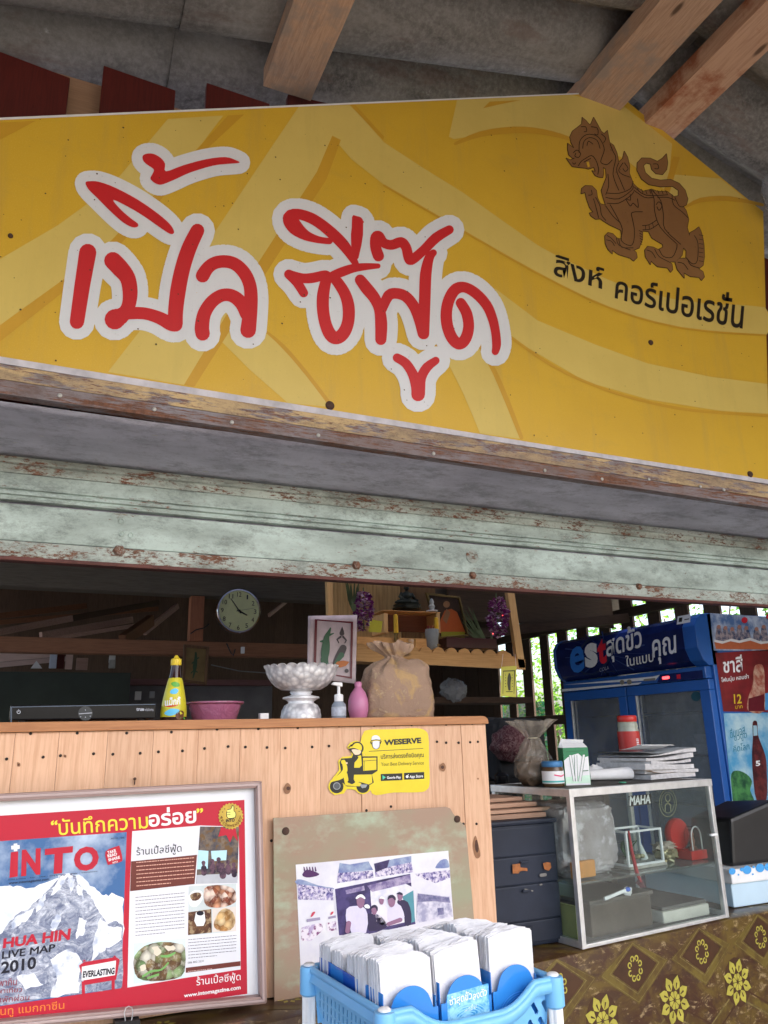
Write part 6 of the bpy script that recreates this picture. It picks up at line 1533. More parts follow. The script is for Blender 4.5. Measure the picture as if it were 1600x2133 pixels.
# set-top box
t = thing('set_top_box', 'black glossy set-top box with small white lettering on the counter', 'set-top box', (YP(2.06).at(175, 1490).x, 2.06, TOPZ))
q0, q1 = YP(2.06).at(22, 1470), YP(2.06).at(325, 1466)
zt3 = (q0.z + q1.z) / 2
G().bb((q0.x, 2.06, TOPZ + .006), (q1.x, 2.26, zt3)).obj('case', BLACKG, t, bev=.003)
for x in (q0.x + .03, q1.x - .03): G().cyl((x, 2.09, TOPZ), (x, 2.09, TOPZ + .007), .01, n=14).obj('foot', BLACKP, t)
FB = YP(2.059)
decal('front_trim', [P((22, 1472), (324, 1466), (324, 1468), (22, 1474)), P((22, 1473), (25, 1473), (25, 1505), (22, 1505))], FB, .0006, plain('dim_blue_edge', (.06, .09, .14), .2), t)
ZL = ink('a8acb8', 1.1)
lettering('lettering', [('true', (284, 1474), (300, 1474), (300, 1481), (284, 1481), .04), ('visions', (301, 1475), (320, 1475), (320, 1481), (301, 1481))], FB, .001, ZL, t)
decal('power_symbol', [('s', [(39 + 3.4 * math.cos(a), 1483 + 3.4 * math.sin(a), .7) for a in [-.9 + k * .4 for k in range(13)]]), ('s', [(39, 1478.5, .7), (39, 1482, .7)])], FB, .001, ZL, t)
decal('dial_ring', [('c', (178, 1486, 15))], FB, .0007, plain('dark_dial', (.02, .025, .03), .3), t)
decal('dial_mark', [('s', [(165, 1487, .8), (191, 1485, .8)]), ('c', (178, 1479, 1)), ('c', (178, 1494, 1)), ('c', (168, 1493, 1)), ('c', (188, 1492, 1))], FB, .0014, ZL, t)
# sauce bottle
def lathe_px(x, prof, y, name, mat, parent, n=32, fn=None, base=TOPZ, yref=1497):
    """profile rows: (radius px, photo y)"""
    pl = YP(y); s_ = sc(x, y); cx0 = pl.at(x, yref).x
    pf = []
    for r_, yy in prof:
        pf.append((max(.0004, r_ * s_), (yref - yy) * s_ * 1.015))
    return G().lathe((cx0, y, base), pf, n, fn).obj(name, mat, parent, smooth=True)
t = onc(361, 2.08, 'sauce_bottle', 'brown sauce bottle with a yellow cap and a yellow and red label', 'bottle')
lathe_px(361, [(26, 1497), (27, 1494), (26, 1480), (24, 1462), (20, 1440), (15, 1418), (11, 1400), (10, 1385), (9.5, 1378), (.1, 1378)], 2.08, 'glass_body', plain('dark_brown_sauce', (.03, .008, .005), .12), t)
lathe_px(361, [(26.6, 1495), (26.8, 1480), (24.8, 1462), (20.8, 1440), (15.8, 1418), (13.6, 1411)], 2.08, 'label', plain('yellow_label', (.62, .56, .03), .35, 0, .15), t)
lathe_px(361, [(10.8, 1385), (11.2, 1384), (11.2, 1374), (10.4, 1372), (6, 1370), (4, 1366), (2, 1364), (.1, 1364)], 2.08, 'cap', plain('yellow_cap', (.72, .52, .03), .4, 0, .1), t, 20)
def bpr(name, shapes, hexc, off):
    """print wrapped on the bottle front: laid on a plane then pushed onto the cone"""
    pl = YP(2.08); s_ = sc(361, 2.08); c0 = V((pl.at(361, 1497).x, 2.08, TOPZ)); polys = shapes_to_polys(shapes); vs, fs = union(polys); out = []
    for v in vs:
        h = 1497 - v[1]; rr = 26.9 - max(0, h - 17) * .163 + off
        dx = v[0] - 361; dx = max(-rr * .96, min(rr * .96, dx))
        out.append(c0 + V((dx * s_, -math.sqrt(max(0, rr * rr - dx * dx)) * s_, h * s_ * 1.015)))
    fs = [f if (out[f[1]] - out[f[0]]).cross(out[f[2]] - out[f[0]]).y < 0 else f[::-1] for f in fs]
    link_mesh(name, out, fs, ink(hexc, 1.2), t)
z1 = (0, 1150, 2.857)
bpr('oval_print', zz(*z1, P(*[(1015 + 52 * math.cos(a), 888 + 26 * math.sin(a) - 8 * math.cos(a)) for a in [k * math.pi / 12 for k in range(24)]])), 'c01c20', .6)
bpr('picture_print', zz(*z1, P(*sm([(970, 950), (1000, 925), (1050, 930), (1042, 950), (1000, 965)]))), '5cb4d8', .6)
bpr('picture_print', zz(*z1, P(*sm([(1000, 820), (1025, 808), (1045, 820), (1030, 840), (1000, 838)]))), '5cb4d8', .6)
bpr('picture_print', zz(*z1, P(*sm([(1030, 960), (1055, 935), (1082, 945), (1075, 980), (1045, 985)]))), '5a3018', .6)
bpr('picture_print', zz(*z1, P(*sm([(1000, 780), (1020, 770), (1045, 778), (1050, 795), (1020, 800)]))), '58a040', .6)
bpr('picture_print', zz(*z1, P((1060, 975), (1090, 975), (1092, 985), (1050, 986))), '58a040', .6)
def btext(s, x0_, y0_, x1_, y1_, sl, hexc):
    vs, fs = text2d(s, .03); pl = YP(2.08); s_ = sc(361, 2.08); c0 = V((pl.at(361, 1497).x, 2.08, TOPZ)); out = []
    for u, w in vs:
        x = x0_ + (x1_ - x0_) * u; y = y0_ + (y1_ - y0_) * w + sl * u; h = 1497 - y; rr = 28.0 - max(0, h - 17) * .163; dx = max(-rr * .96, min(rr * .96, x - 361))
        out.append(c0 + V((dx * s_, -math.sqrt(rr * rr - dx * dx) * s_, h * s_ * 1.015)))
    link_mesh('brand_lettering', out, [f if (out[f[1]] - out[f[0]]).cross(out[f[2]] - out[f[0]]).y < 0 else f[::-1] for f in fs], HW, t)
btext('แม็กกี้', 340, 1468, 370, 1452, -3, 'ffffff')
# pink bowl
t = onc(447, 2.12, 'pink_bowl', 'translucent pink plastic bowl between the sauce bottle and the silver tray', 'bowl')
PINK = plain('pink_plastic', (.40, .13, .24), .3, 0, .15, 10, .1, Subsurface_Weight=.0)
lathe_px(447, [(38, 1499), (44, 1497), (49, 1483), (54, 1466), (60, 1463), (60, 1460), (53, 1461), (48, 1483), (.1, 1494)], 2.12, 'bowl', film('pink_film', (.45, .14, .26), .85, .25), t, 40)
t = onc(547, 2.10, 'small_white_box', 'tiny white box on the counter left of the silver tray', 'box')
s_ = sc(547, 2.10); G().bb((wloc(t).x - 9 * s_, 2.08, TOPZ), (wloc(t).x + 9 * s_, 2.10, TOPZ + 13 * s_)).obj('box', PAPER, t, bev=.001)
# silver pedestal tray
t = onc(627, 2.14, 'pedestal_tray', 'silver pedestal tray with a scalloped rim and embossed petals', 'pedestal tray')
def emboss(r, z, a, i):
    return (r * (1 + .016 * math.cos(24 * a + i * math.pi)), z)
n = N('embossed_silver_petals'); vv = n.vor(1.0, n.map((60, 60, 60)), 'F1')
n.col(n.mix(n.ramp(vv, [(.2, 1), (.7, 0)]), (.50, .50, .53), (.92, .92, .93))); n.bump(vv, .8, -.003); EMB = n.fin(.42, .25)
def rimfn(r, z, a, i):
    k = abs(math.sin(11 * a)) ** .6
    if i in (6, 7, 8): return (r * (1 + .02 * k), z + .006 * k)
    return (r * (1 + .014 * math.cos(36 * a + (i % 2) * math.pi)), z)
lathe_px(627, [(20, 1438), (42, 1437), (54, 1430), (63, 1421), (69, 1412), (73, 1404), (75, 1396), (78, 1393), (75.5, 1392), (66, 1406), (50, 1424), (.1, 1430)], 2.14, 'bowl', EMB, t, 132, rimfn)
lathe_px(627, [(21, 1438), (24, 1442), (20, 1447), (25, 1449), (38, 1452), (39, 1455), (33, 1457), (27, 1461), (27, 1464), (32, 1467), (.1, 1467)][::-1], 2.14, 'stem', SILVER, t, 64)
lathe_px(627, [(41, 1499), (42, 1497), (42, 1490), (40, 1478), (34, 1468), (30, 1466.5), (.1, 1466)], 2.14, 'foot', EMB, t, 96, lambda r, z, a, i: (r * (1 + .018 * math.cos(20 * a + (i % 2) * math.pi)), z))
# hand sanitizer
t = onc(706, 2.06, 'pump_bottle', 'small clear pump bottle of hand gel with a white pump', 'bottle')
lathe_px(706, [(14, 1498), (15, 1496), (15, 1470), (11, 1465), (9, 1463), (.1, 1463)], 2.06, 'body', plain('clear_gel', (.28, .32, .38), .15, 0, .2), t, 24)
lathe_px(706, [(15.4, 1492), (15.4, 1474)], 2.06, 'label', plain('white_blue_label', (.55, .60, .70), .4, 0, .4, 60), t, 24)
lathe_px(706, [(9.4, 1463), (9.4, 1451), (8, 1449), (3.4, 1448), (3.2, 1440), (3, 1432), (.1, 1432)], 2.06, 'pump', PAPER, t, 20)
s_ = sc(706, 2.06); cx1 = wloc(t).x; zt4 = TOPZ + (1497 - 1431) * s_
g = G().hexa([V((cx1 - 16 * s_, 2.053, zt4 + 3 * s_)), V((cx1 + 7 * s_, 2.053, zt4 - 2 * s_)), V((cx1 + 7 * s_, 2.067, zt4 - 2 * s_)), V((cx1 - 16 * s_, 2.067, zt4 + 3 * s_))], [V((cx1 - 12 * s_, 2.053, zt4 + 8 * s_)), V((cx1 + 7 * s_, 2.053, zt4 + 7 * s_)), V((cx1 + 7 * s_, 2.067, zt4 + 7 * s_)), V((cx1 - 12 * s_, 2.067, zt4 + 8 * s_))]); g.obj('nozzle', PAPER, t, bev=.002)
# pink vase behind the sack
t = onc(747, 2.12, 'pink_vase', 'rounded pink ceramic pot half hidden by the sacking bag', 'pot')
lathe_px(747, [(14, 1498), (18, 1494), (22, 1478), (21, 1460), (16, 1446), (10, 1438), (7, 1434), (8, 1426), (6, 1423), (.1, 1423)], 2.12, 'pot', plain('pink_ceramic', (.55, .20, .36), .35, 0, .1), t)
# sacking bag of noodles
n = N('sheer_sacking')
w1_ = n.n('ShaderNodeTexWave'); n.lk(n.map((1, 1, 1)), w1_.inputs[0]); w1_.inputs['Scale'].default_value = 160; w1_.bands_direction = 'X'
w2_ = n.n('ShaderNodeTexWave'); n.lk(n.map((1, 1, 1)), w2_.inputs[0]); w2_.inputs['Scale'].default_value = 160; w2_.bands_direction = 'Z'
c = n.mix(n.ramp(n.noise(11, 5, .6, None, 1.8), [(.52, 0), (.62, 1)]), (.44, .285, .185), (.66, .42, .15))
c = n.mix(n.ramp(n.noise(24, 6, .7, None, 2.5), [(.60, 0), (.68, .8)]), c, (.85, .66, .36))  # pale gold highlights painted into the colour
c = n.mix(n.mix(.5, w1_.outputs[0], w2_.outputs[0]), c, tuple(x * .8 for x in (.27, .19, .155)))
n.col(c); b = n.bump(n.noise(26, 6, .65, None, 1.5), .6, .01); n.bump(w1_.outputs[0], .2, .001, b); SACK = n.fin(.75, 0, .3)
t = onc(832, 2.14, 'noodle_sack', 'beige see-through sacking bag tied at the neck and full of noodle packets', 'bag')
s_ = sc(832, 2.14); c0 = wloc(t); vs = []; fs = []; nA, nB = 72, 46
SP2 = [(0, 74), (4, 78), (20, 79), (50, 77), (80, 72), (100, 64), (112, 48), (119, 30), (123, 19), (126, 17), (130, 22), (138, 38), (148, 46), (154, 46)]
def sprof(h):
    for (h0, r0), (h1, r1) in zip(SP2, SP2[1:]):
        if h <= h1: return r0 + (r1 - r0) * (h - h0) / (h1 - h0)
    return SP2[-1][1]
for i in range(nB + 1):
    h = 154 * i / nB; r = sprof(h)
    for k in range(nA):
        a = 2 * math.pi * k / nA; cs, sn = math.cos(a), math.sin(a)
        boxy = 1 / max(.001, (abs(cs) ** 3.2 + abs(sn) ** 3.2) ** (1 / 3.2)) if h < 100 else 1 + (1 / max(.001, (abs(cs) ** 3 + abs(sn) ** 3) ** (1 / 3)) - 1) * max(0, (118 - h) / 18)
        pl_ = (.02 + .15 * max(0, min(1, (h - 84) / 34)))
        f_ = boxy * (1 + pl_ * math.sin(11 * a + 1.3 * math.sin(3 * a)) + .07 * noise.noise(V((cs * 2, sn * 2, h * .03))) + .03 * noise.noise(V((cs * 6, sn * 6, h * .09))))
        lean = -4 if h < 110 else -4 - (h - 110) * .30
        zz_ = h + (9 * noise.noise(V((cs * 2, sn * 2, 7))) if h > 132 else 0) + (9 * cs * (1 if cs > 0 else -.2) if 85 < h < 115 else 0)
        vs.append(c0 + V(((r * f_ * cs + lean) * s_, r * f_ * sn * s_ * .62, zz_ * s_)))
for i in range(nB):
    for k in range(nA): fs.append((i * nA + k, i * nA + (k + 1) % nA, (i + 1) * nA + (k + 1) % nA, (i + 1) * nA + k))
link_mesh('sacking', vs, fs, SACK, t, smooth=True)
g = G(); g.tube([c0 + V((((-12) + 17 * math.cos(a)) * s_, 12 * math.sin(a) * s_, (126 + 3 * math.sin(a * 2)) * s_)) for a in [k * math.pi / 10 for k in range(21)]], .0016, 6); g.obj('string', ink('8c7868'), t, smooth=True)

# ================================================================== STICKER ON THE COUNTER
stk = thing('delivery_sticker', 'yellow sticker of a scooter rider with a delivery box on the pine planks', 'sticker', BP.at(790, 1640, .003))
SYE = plain('sticker_yellow', (.76, .60, .02), .25, 0, .06, 30, 0, spec=.5)
KB = plain('sticker_black', (.012, .014, .010), .3, 0, .1, 10, 0)
z7 = (540, 1500, 3.0769)
rr_ = lambda x0, y0, x1, y1, r: ('p', [(x + r * math.cos(a), y + r * math.sin(a)) for x, y, a0 in ((x1 - r, y0 + r, -90), (x1 - r, y1 - r, 0), (x0 + r, y1 - r, 90), (x0 + r, y0 + r, 180)) for a in [R_(a0 + q_ * 15) for q_ in range(7)]])
card = ('p', sm([(700, 62), (860, 58), (1000, 52), (1060, 66), (1083, 110), (1086, 250), (1090, 400), (1070, 448), (1020, 462), (860, 464), (720, 470), (700, 300), (650, 160), (665, 85)], True, 4))
rider_out = [('c', (494, 425, 52)), ('c', (662, 425, 50)), P((470, 370), (510, 320), (505, 260), (530, 235), (590, 230), (590, 200), (560, 175), (580, 145), (620, 130), (665, 150), (668, 225), (770, 228), (772, 330), (740, 350), (745, 410), (700, 460), (560, 440), (540, 470), (480, 480), (440, 430)), ('c', (625, 185, 45))]
decal('yellow_backing', zz(*z7, card, *rider_out), BP, .0026, SYE, stk)
decal('black_outline', zz(*z7, ('c', (494, 425, 44)), ('c', (662, 425, 42)), ('c', (625, 180, 42)), P((480, 375), (522, 325), (512, 270), (525, 246), (590, 242), (600, 220), (570, 185), (580, 160), (650, 165), (660, 232), (756, 232), (756, 325), (720, 348), (732, 400), (690, 425), (560, 425), (530, 400)), P((565, 175), (600, 150), (600, 180))), BP, .0030, KB, stk)
decal('yellow_parts', zz(*z7, ('s', sm([(540, 270, 12), (548, 320, 15), (520, 360, 18), (470, 385, 8), (455, 395, 5)], False)), ('s', [(545, 330, 14), (560, 405, 14), (640, 412, 12), (600, 405, 12)]), P((600, 350), (718, 348), (722, 400), (700, 412), (640, 395), (610, 405), (600, 400)), P((662, 242), (748, 240), (748, 318), (664, 325)), P((612, 235), (650, 225), (655, 290), (640, 305), (605, 305)), P(*sm([(600, 160), (615, 148), (640, 150), (655, 170), (650, 195), (625, 185), (600, 178), (572, 182), (590, 165)])), P(*sm([(525, 258), (545, 255), (550, 275), (535, 285), (522, 272)]))), BP, .0034, SYE, stk)
decal('black_parts', zz(*z7, ('s', [(560, 275, 6), (600, 268, 9), (622, 240, 10)]), ('s', [(600, 315, 13), (570, 335, 12)]), ('s', [(588, 330, 18), (585, 385, 17), (590, 392, 18)]), ('s', [(570, 395, 7), (605, 396, 7)]), ('s', [(664, 262, 1.5), (748, 256, 1.5)]), ('s', [(670, 262, 1.2), (670, 322, 1.2)])), BP, .0038, KB, stk)
decal('skin_parts', zz(*z7, P(*sm([(590, 190), (615, 187), (648, 197), (640, 218), (612, 222), (598, 208)])), ('c', (558, 275, 6))), BP, .0040, ink('e8c8a8', 1.1), stk)
decal('wheel_hub', zz(*z7, ('c', (494, 422, 24)), P((640, 412), (690, 412), (680, 432), (655, 436))), BP, .0040, ink('909498', 1.1), stk)
decal('wheel_hub', zz(*z7, ('c', (494, 422, 19))), BP, .0044, ink('505458', 1.1), stk)
decal('cap_icon', zz(*z7, P(*sm([(722, 105), (745, 97), (766, 106), (772, 128), (745, 124), (718, 130)])), P(*sm([(724, 138), (768, 136), (766, 172), (748, 186), (728, 174)])), ('c', (705, 291, 14))), BP, .0032, WHITE, stk)
decal('cap_icon', zz(*z7, ('s', [(716, 131, 2.4), (745, 126, 2.4), (775, 129, 2.4)]), ('s', sm([(722, 140, 1.6), (724, 172, 1.6), (746, 186, 1.6), (767, 172, 1.6), (770, 138, 1.6)], False)), ('s', [(712, 140, 4), (716, 152, 3)]), ('s', [(778, 136, 4), (774, 150, 3)])), BP, .0036, KB, stk)
lettering('lettering', [('WESERVE', (799, 1541), (876, 1536), (877, 1548), (799, 1553), .05),
    ('บริการส่งตรงถึงมือคุณ', (792, 1570), (881, 1566), (882, 1580), (793, 1584), .012)], BP, .0032, KB, stk)
lettering('lettering', [('Your Best Delivery Service', (793, 1588), (882, 1585), (882, 1595), (793, 1598))], BP, .0032, ink('5c5810', 1), stk)
decal('rule', [('s', [(768, 1565, .5), (880, 1559, .5)])], BP, .0032, KB, stk)
decal('badge', zz(*z7, Q((776, 345), (914, 340), (915, 384), (777, 390)), Q((925, 338), (1054, 332), (1055, 376), (926, 382))), BP, .0032, KB, stk)
lettering('badge_lettering', [('Google Play', (805, 1617), (834, 1616), (834, 1623), (805, 1624), .02), ('App Store', (852, 1615), (880, 1613), (880, 1621), (852, 1622), .02)], BP, .0036, HW, stk)
decal('badge_icon', zz(*z7, P((786, 352), (808, 366), (788, 382))), BP, .0036, ink('40b090'), stk)
decal('badge_icon', zz(*z7, ('c', (945, 362, 9)), ('c', (952, 350, 2.5))), BP, .0036, HW, stk)

# ================================================================== OLIVE ACRYLIC BOARD AND COLLAGE
AY = 1.948; AP = YP(AY)
n = N('stained_acrylic')
c = n.mix(n.ramp(n.noise(3.4, 5, .6, n.map((1, 1, 1.6), (4.2, 0, 1.5))), [(.45, 0), (.66, 1)]), (.34, .23, .165), (.29, .29, .19))
c = n.mix(n.ramp(n.noise(5, 5, .65, n.map((1, 1, 1.5), (1, 2, 9))), [(.50, 0), (.64, .85)]), c, (.38, .46, .33))
c = n.mix(n.ramp(n.noise(90, 4, .7), [(.68, 0), (.76, .5)]), c, (.10, .07, .04))
n.col(c); ACR = n.fin(.25, 0, .5)
ab = thing('acrylic_board', 'stained brownish green acrylic board with a broken top right corner', 'board', AP.at(780, 2100))
out_ = [(570, 1704), (576, 1704), (930, 1681), (938, 1684), (944, 1695), (952, 1704), (970, 1722), (974, 1760), (1000, 2060), (1004, 2125), (572, 2125)]
vs = [AP.at(*a) for a in out_]; tr = tess([(v.x, v.z) for v in vs]); m = len(vs)
link_mesh('panel', vs + [v + V((0, .006, 0)) for v in vs], tr + [tuple(i + m for i in f[::-1]) for f in tr] + [(i, (i + 1) % m, m + (i + 1) % m, m + i) for i in range(m)], ACR, ab)
for (x, y) in ((595, 1731), (952, 1706)):
    G().lathe(AP.at(x, y), [(.009, -.001), (.009, .003), (.006, .006), (.0005, .0065)], 14, M=MX).obj('screw', RUSTY_BOLT, ab, smooth=True)
# collage photo print
co = thing('photo_collage', 'faded violet collage print of five people and a beach crowd taped to the acrylic board', 'photo print', AP.at(775, 2050))
KY = YP(AY - .0012)
CW_ = cloudy('faded_photo_paper', (.60, .58, .68), (.76, .75, .77), 9, .3, .6)
decal('paper', [P((616, 1801), (934, 1772), (946, 1930), (955, 2090), (630, 2100))], KY, 0, CW_, co)
VIO = cloudy('violet_crowd_print', lin('8a80b0'), lin('d8d0dc'), 95, .42, .56, .3, lin('4c4480'))
VID = cloudy('violet_dark_print', lin('28204a'), lin('4c4274'), 20, .4, .6, .3)
SKYP = cloudy('pale_sky_print', lin('c8c8d8'), lin('e8e4ea'), 20)
BLUH = cloudy('far_hill_print', lin('6c78a8'), lin('9aa8c0'), 30)
decal('beach_crowd', zz(*z7, P((245, 1050), (470, 1080), (475, 1155), (250, 1150)), P((500, 980), (725, 965), (735, 1010), (500, 1045)), P((740, 960), (975, 910), (985, 975), (745, 1005)), P((1000, 985), (1222, 960), (1222, 1010), (1130, 1045), (1010, 1000))), KY, .0008, VIO, co)
decal('hills', zz(*z7, P(*sm([(245, 1020), (300, 1030), (380, 1060), (470, 1075), (470, 1085), (245, 1055)], True, 2)), P((515, 915), (580, 925), (700, 905), (730, 960), (505, 985)), P((735, 920), (860, 890), (975, 870), (975, 915), (745, 965)), P(*sm([(1130, 940), (1160, 900), (1200, 890), (1215, 920), (1215, 945), (1140, 950)], True, 2))), KY, .0005, BLUH, co)
decal('dark_corner', zz(*z7, P((735, 920), (835, 893), (820, 945), (745, 975))), KY, .0011, VID, co)
decal('logo', zz(*z7, P(*sm([(275, 990), (300, 960), (340, 965), (385, 985), (365, 1000), (320, 1008), (290, 1005)], True, 2)), *[('s', [(290 + 18 * i, 965, 5), (286 + 18 * i, 942, 3)]) for i in range(5)]), KY, .001, ink('4c2858', 1.1), co)
# centre photo
decal('photo_border', zz(*z7, P((476, 1080), (970, 978), (1006, 1310), (700, 1375), (500, 1385))), KY, .0014, SKYP, co)
decal('photo_ground', zz(*z7, P((484, 1082), (966, 984), (1000, 1306), (700, 1370), (510, 1378))), KY, .0018, VID, co)
decal('photo_daylight', zz(*z7, P((710, 1090), (900, 1030), (980, 1070), (995, 1280), (820, 1320), (720, 1250))), KY, .0022, SKYP, co)
decal('photo_awning', zz(*z7, P((690, 1060), (966, 988), (970, 1040), (850, 1070), (720, 1100)), P((550, 1090), (670, 1060), (675, 1090), (556, 1115))), KY, .0025, cloudy('awning_print', lin('6a5c8c'), lin('a89cb8'), 60), co)
decal('photo_teal', zz(*z7, P((915, 1130), (985, 1090), (996, 1290), (960, 1300))), KY, .0025, ink('48808c'), co)
SHW = ink('c4bed4'); SKN = ink('8a6480', 1.1); SHK = ink('302848', 1.1); HAI = ink('2c2440', 1.1)
decal('shirt', zz(*z7, P(*sm([(556, 1210), (600, 1190), (660, 1195), (690, 1240), (682, 1360), (590, 1375), (580, 1300), (555, 1290)], True, 2)), P(*sm([(830, 1200), (870, 1178), (905, 1190), (928, 1260), (900, 1280), (830, 1290), (815, 1250)], True, 2))), KY, .0034, SHW, co)
decal('shirt', zz(*z7, P(*sm([(745, 1200), (780, 1185), (815, 1200), (820, 1300), (750, 1300)], True, 2))), KY, .0030, ink('d0cade'), co)
decal('shirt', zz(*z7, P(*sm([(880, 1165), (905, 1150), (950, 1165), (972, 1240), (968, 1310), (930, 1310), (925, 1240)], True, 2)), P(*sm([(680, 1250), (720, 1240), (760, 1245), (800, 1280), (810, 1330), (700, 1350)], True, 2))), KY, .0030, SHK, co)
decal('face', zz(*z7, P(*sm([(622, 1140), (650, 1130), (672, 1150), (665, 1190), (645, 1205), (625, 1185)])), P(*sm([(715, 1200), (740, 1192), (752, 1215), (742, 1242), (722, 1240)])), P(*sm([(765, 1140), (782, 1132), (795, 1150), (788, 1178), (770, 1175)])), P(*sm([(822, 1145), (850, 1132), (868, 1150), (862, 1185), (842, 1198), (826, 1180)])), P(*sm([(882, 1115), (905, 1105), (917, 1125), (905, 1155), (888, 1150)])), ('s', [(570, 1300, 16), (562, 1350, 15)]), ('s', [(900, 1278, 14), (825, 1305, 12)])), KY, .0040, SKN, co)
decal('hair', zz(*z7, P(*sm([(818, 1150), (826, 1125), (850, 1118), (870, 1135), (868, 1155), (850, 1138), (830, 1142)])), P(*sm([(708, 1215), (718, 1188), (740, 1182), (756, 1200), (752, 1225), (740, 1200), (718, 1205)])), P(*sm([(876, 1112), (895, 1100), (915, 1110), (912, 1120), (890, 1115)]))), KY, .0044, HAI, co)
decal('cap', zz(*z7, P(*sm([(614, 1138), (630, 1120), (655, 1115), (675, 1135), (672, 1145), (645, 1132), (622, 1145)])), P(*sm([(765, 1142), (778, 1128), (795, 1135), (798, 1145), (778, 1142)])), P(*sm([(670, 1185), (690, 1178), (705, 1192), (700, 1205), (675, 1200)]))), KY, .0044, HW, co)
# lower small pictures
decal('small_scene', zz(*z7, P((1012, 1108), (1220, 1130), (1240, 1260), (1005, 1300))), KY, .0014, cloudy('market_print', lin('9a98b4'), lin('d4d0dc'), 45), co)
decal('small_scene', zz(*z7, P((1015, 1110), (1215, 1135), (1222, 1170), (1120, 1160), (1012, 1165)), Q((1140, 1205), (1180, 1200), (1182, 1245), (1145, 1250))), KY, .0018, cloudy('tree_print', lin('5c5c84'), lin('8884a4'), 60), co)
decal('small_scene', zz(*z7, P((300, 1320), (400, 1295), (408, 1345), (330, 1415), (270, 1415), (268, 1330)), Q((430, 1300), (490, 1285), (495, 1345), (435, 1355))), KY, .0014, cloudy('drink_stand_print', lin('b4a4c4'), lin('e4dce4'), 60, .4, .5, .3, lin('7c3c70')), co)
decal('banner_print', zz(*z7, Q((302, 1275), (388, 1262), (390, 1280), (304, 1294)), Q((440, 1260), (488, 1250), (490, 1265), (442, 1275))), KY, .0018, ink('8c849c'), co)
decal('red_feather', zz(*z7, P(*sm([(328, 1258), (340, 1232), (358, 1228), (350, 1245), (335, 1260)])), P(*sm([(455, 1250), (460, 1230), (475, 1226), (470, 1240)]))), KY, .0018, ink('b03c50'), co)

# ================================================================== FRAMED MAGAZINE POSTER
PY = 1.93; PP = YP(PY)
po = thing('framed_poster', 'large framed red and white magazine spread poster leaning on the wooden counter', 'framed poster', PP.at(280, 2130))
z5 = (0, 1480, 2.857); z6 = (0, 1620, 2.857)
TLc, TRc, BRc, BLc = (-260, 1667), (546, 1627), (557, 2091), (-260, 2172)
inn = frame(po, [TLc, TRc, BRc, BLc], PY - .022, .0155, .024, plain('mauve_grey_frame', (.36, .25, .225), .4, 0, .15, 20, .2), 'frame_rail')
frame(po, [(-256, 1671), (541, 1632), (552, 2087), (-256, 2167)], PY - .026, .005, .006, plain('pink_grey_bead', (.50, .38, .36), .35, 0, .1), 'frame_bead')
decal('mat_board', [P((-250, 1670), (542, 1631), (554, 2090), (-250, 2170))], PP, .0005, plain('white_mat', (.76, .77, .80), .35, 0, .05, 8, 0), po)
G().prism([PP.at(*a) for a in ((-255, 1672), (541, 1633), (552, 2086), (-255, 2166))], (0, .008, 0)).obj('backing', DARKW, po)
PRD = plain('poster_red', (.50, .010, .034), .3, 0, .06, 5, 0)
decal('red_field', [P((-200, 1712), (2, 1699), (509, 1666), (515, 2070), (0, 2140), (-200, 2165))], PP, .0010, PRD, po)
# magazine cover
n = N('cloudy_blue_sky_print'); c = n.mix(n.ramp(n.noise(5.5, 7, .6), [(.46, 0), (.66, 1)]), (.05, .14, .33), (.55, .64, .76)); n.col(c); SKB = n.fin(.3, 0, .4)
cov = [P((-140, 1765), (14, 1751), (264, 1733), (252, 2058), (-5, 2096), (-140, 2110))]
decal('cover_sky', cov, PP, .0015, SKB, po)
n = N('snow_rock_print'); r1 = n.noise(26, 9, .78, n.map((1, 1, 1.4), (3, 1, 4), (0, .6, 0)), 1.2)
c = n.mix(n.ramp(r1, [(.44, 0), (.53, .55), (.60, 1)]), (.12, .145, .235), (.72, .75, .82)); c = n.mix(n.ramp(n.noise(48, 8, .8, n.map((1, 1, 2.2), (0, 0, 0), (0, -.7, 0))), [(.44, 0), (.60, .85)]), c, (.25, .285, .39)); n.col(c); ROCK = n.fin(.3, 0, .4)
SNO = cloudy('snow_print', lin('a4b0c8'), lin('f0f2f6'), 26, .36, .52)
decal('cover_mist', zz(*z6, jag([(-40, 660), (60, 640), (180, 655), (330, 600), (390, 570), (470, 575), (560, 650), (620, 700), (680, 690), (738, 720), (730, 950), (-60, 1150)], 9, 5, 8)), PP, .0017, cloudy('mist_print', lin('b4c6de'), lin('f2f4f8'), 9, .3, .52), po)
decal('cover_mountain', zz(*z6, jag([(-20, 960), (40, 880), (90, 820), (170, 780), (215, 735), (260, 690), (300, 650), (335, 612), (362, 580), (385, 574), (400, 588), (430, 566), (452, 592), (478, 640), (520, 690), (556, 726), (590, 800), (640, 870), (690, 850), (733, 880), (726, 1245), (480, 1285), (60, 1345), (-300, 1400), (-300, 1100)], 6, 4, 2)), PP, .0020, ROCK, po)
sn = [([(362, 586), (392, 578), (385, 620), (350, 660), (300, 700), (322, 650)], 3), ([(404, 590), (430, 572), (444, 600), (438, 650), (420, 700), (408, 640)], 4), ([(452, 600), (480, 650), (500, 720), (470, 700)], 5), ([(90, 830), (165, 790), (205, 770), (160, 850), (110, 880), (60, 900)], 6), ([(230, 730), (285, 680), (262, 760), (215, 800)], 7),
      ([(600, 830), (640, 880), (725, 890), (725, 960), (650, 1010), (590, 1040), (540, 1100), (560, 960)], 8), ([(300, 1080), (400, 1020), (470, 1060), (500, 1110), (470, 1180), (470, 1280), (300, 1305), (340, 1200)], 9), ([(330, 820), (365, 800), (350, 870), (310, 930), (300, 880)], 10), ([(470, 830), (520, 850), (500, 930), (455, 960)], 11), ([(100, 1180), (200, 1160), (260, 1230), (150, 1260)], 12)]
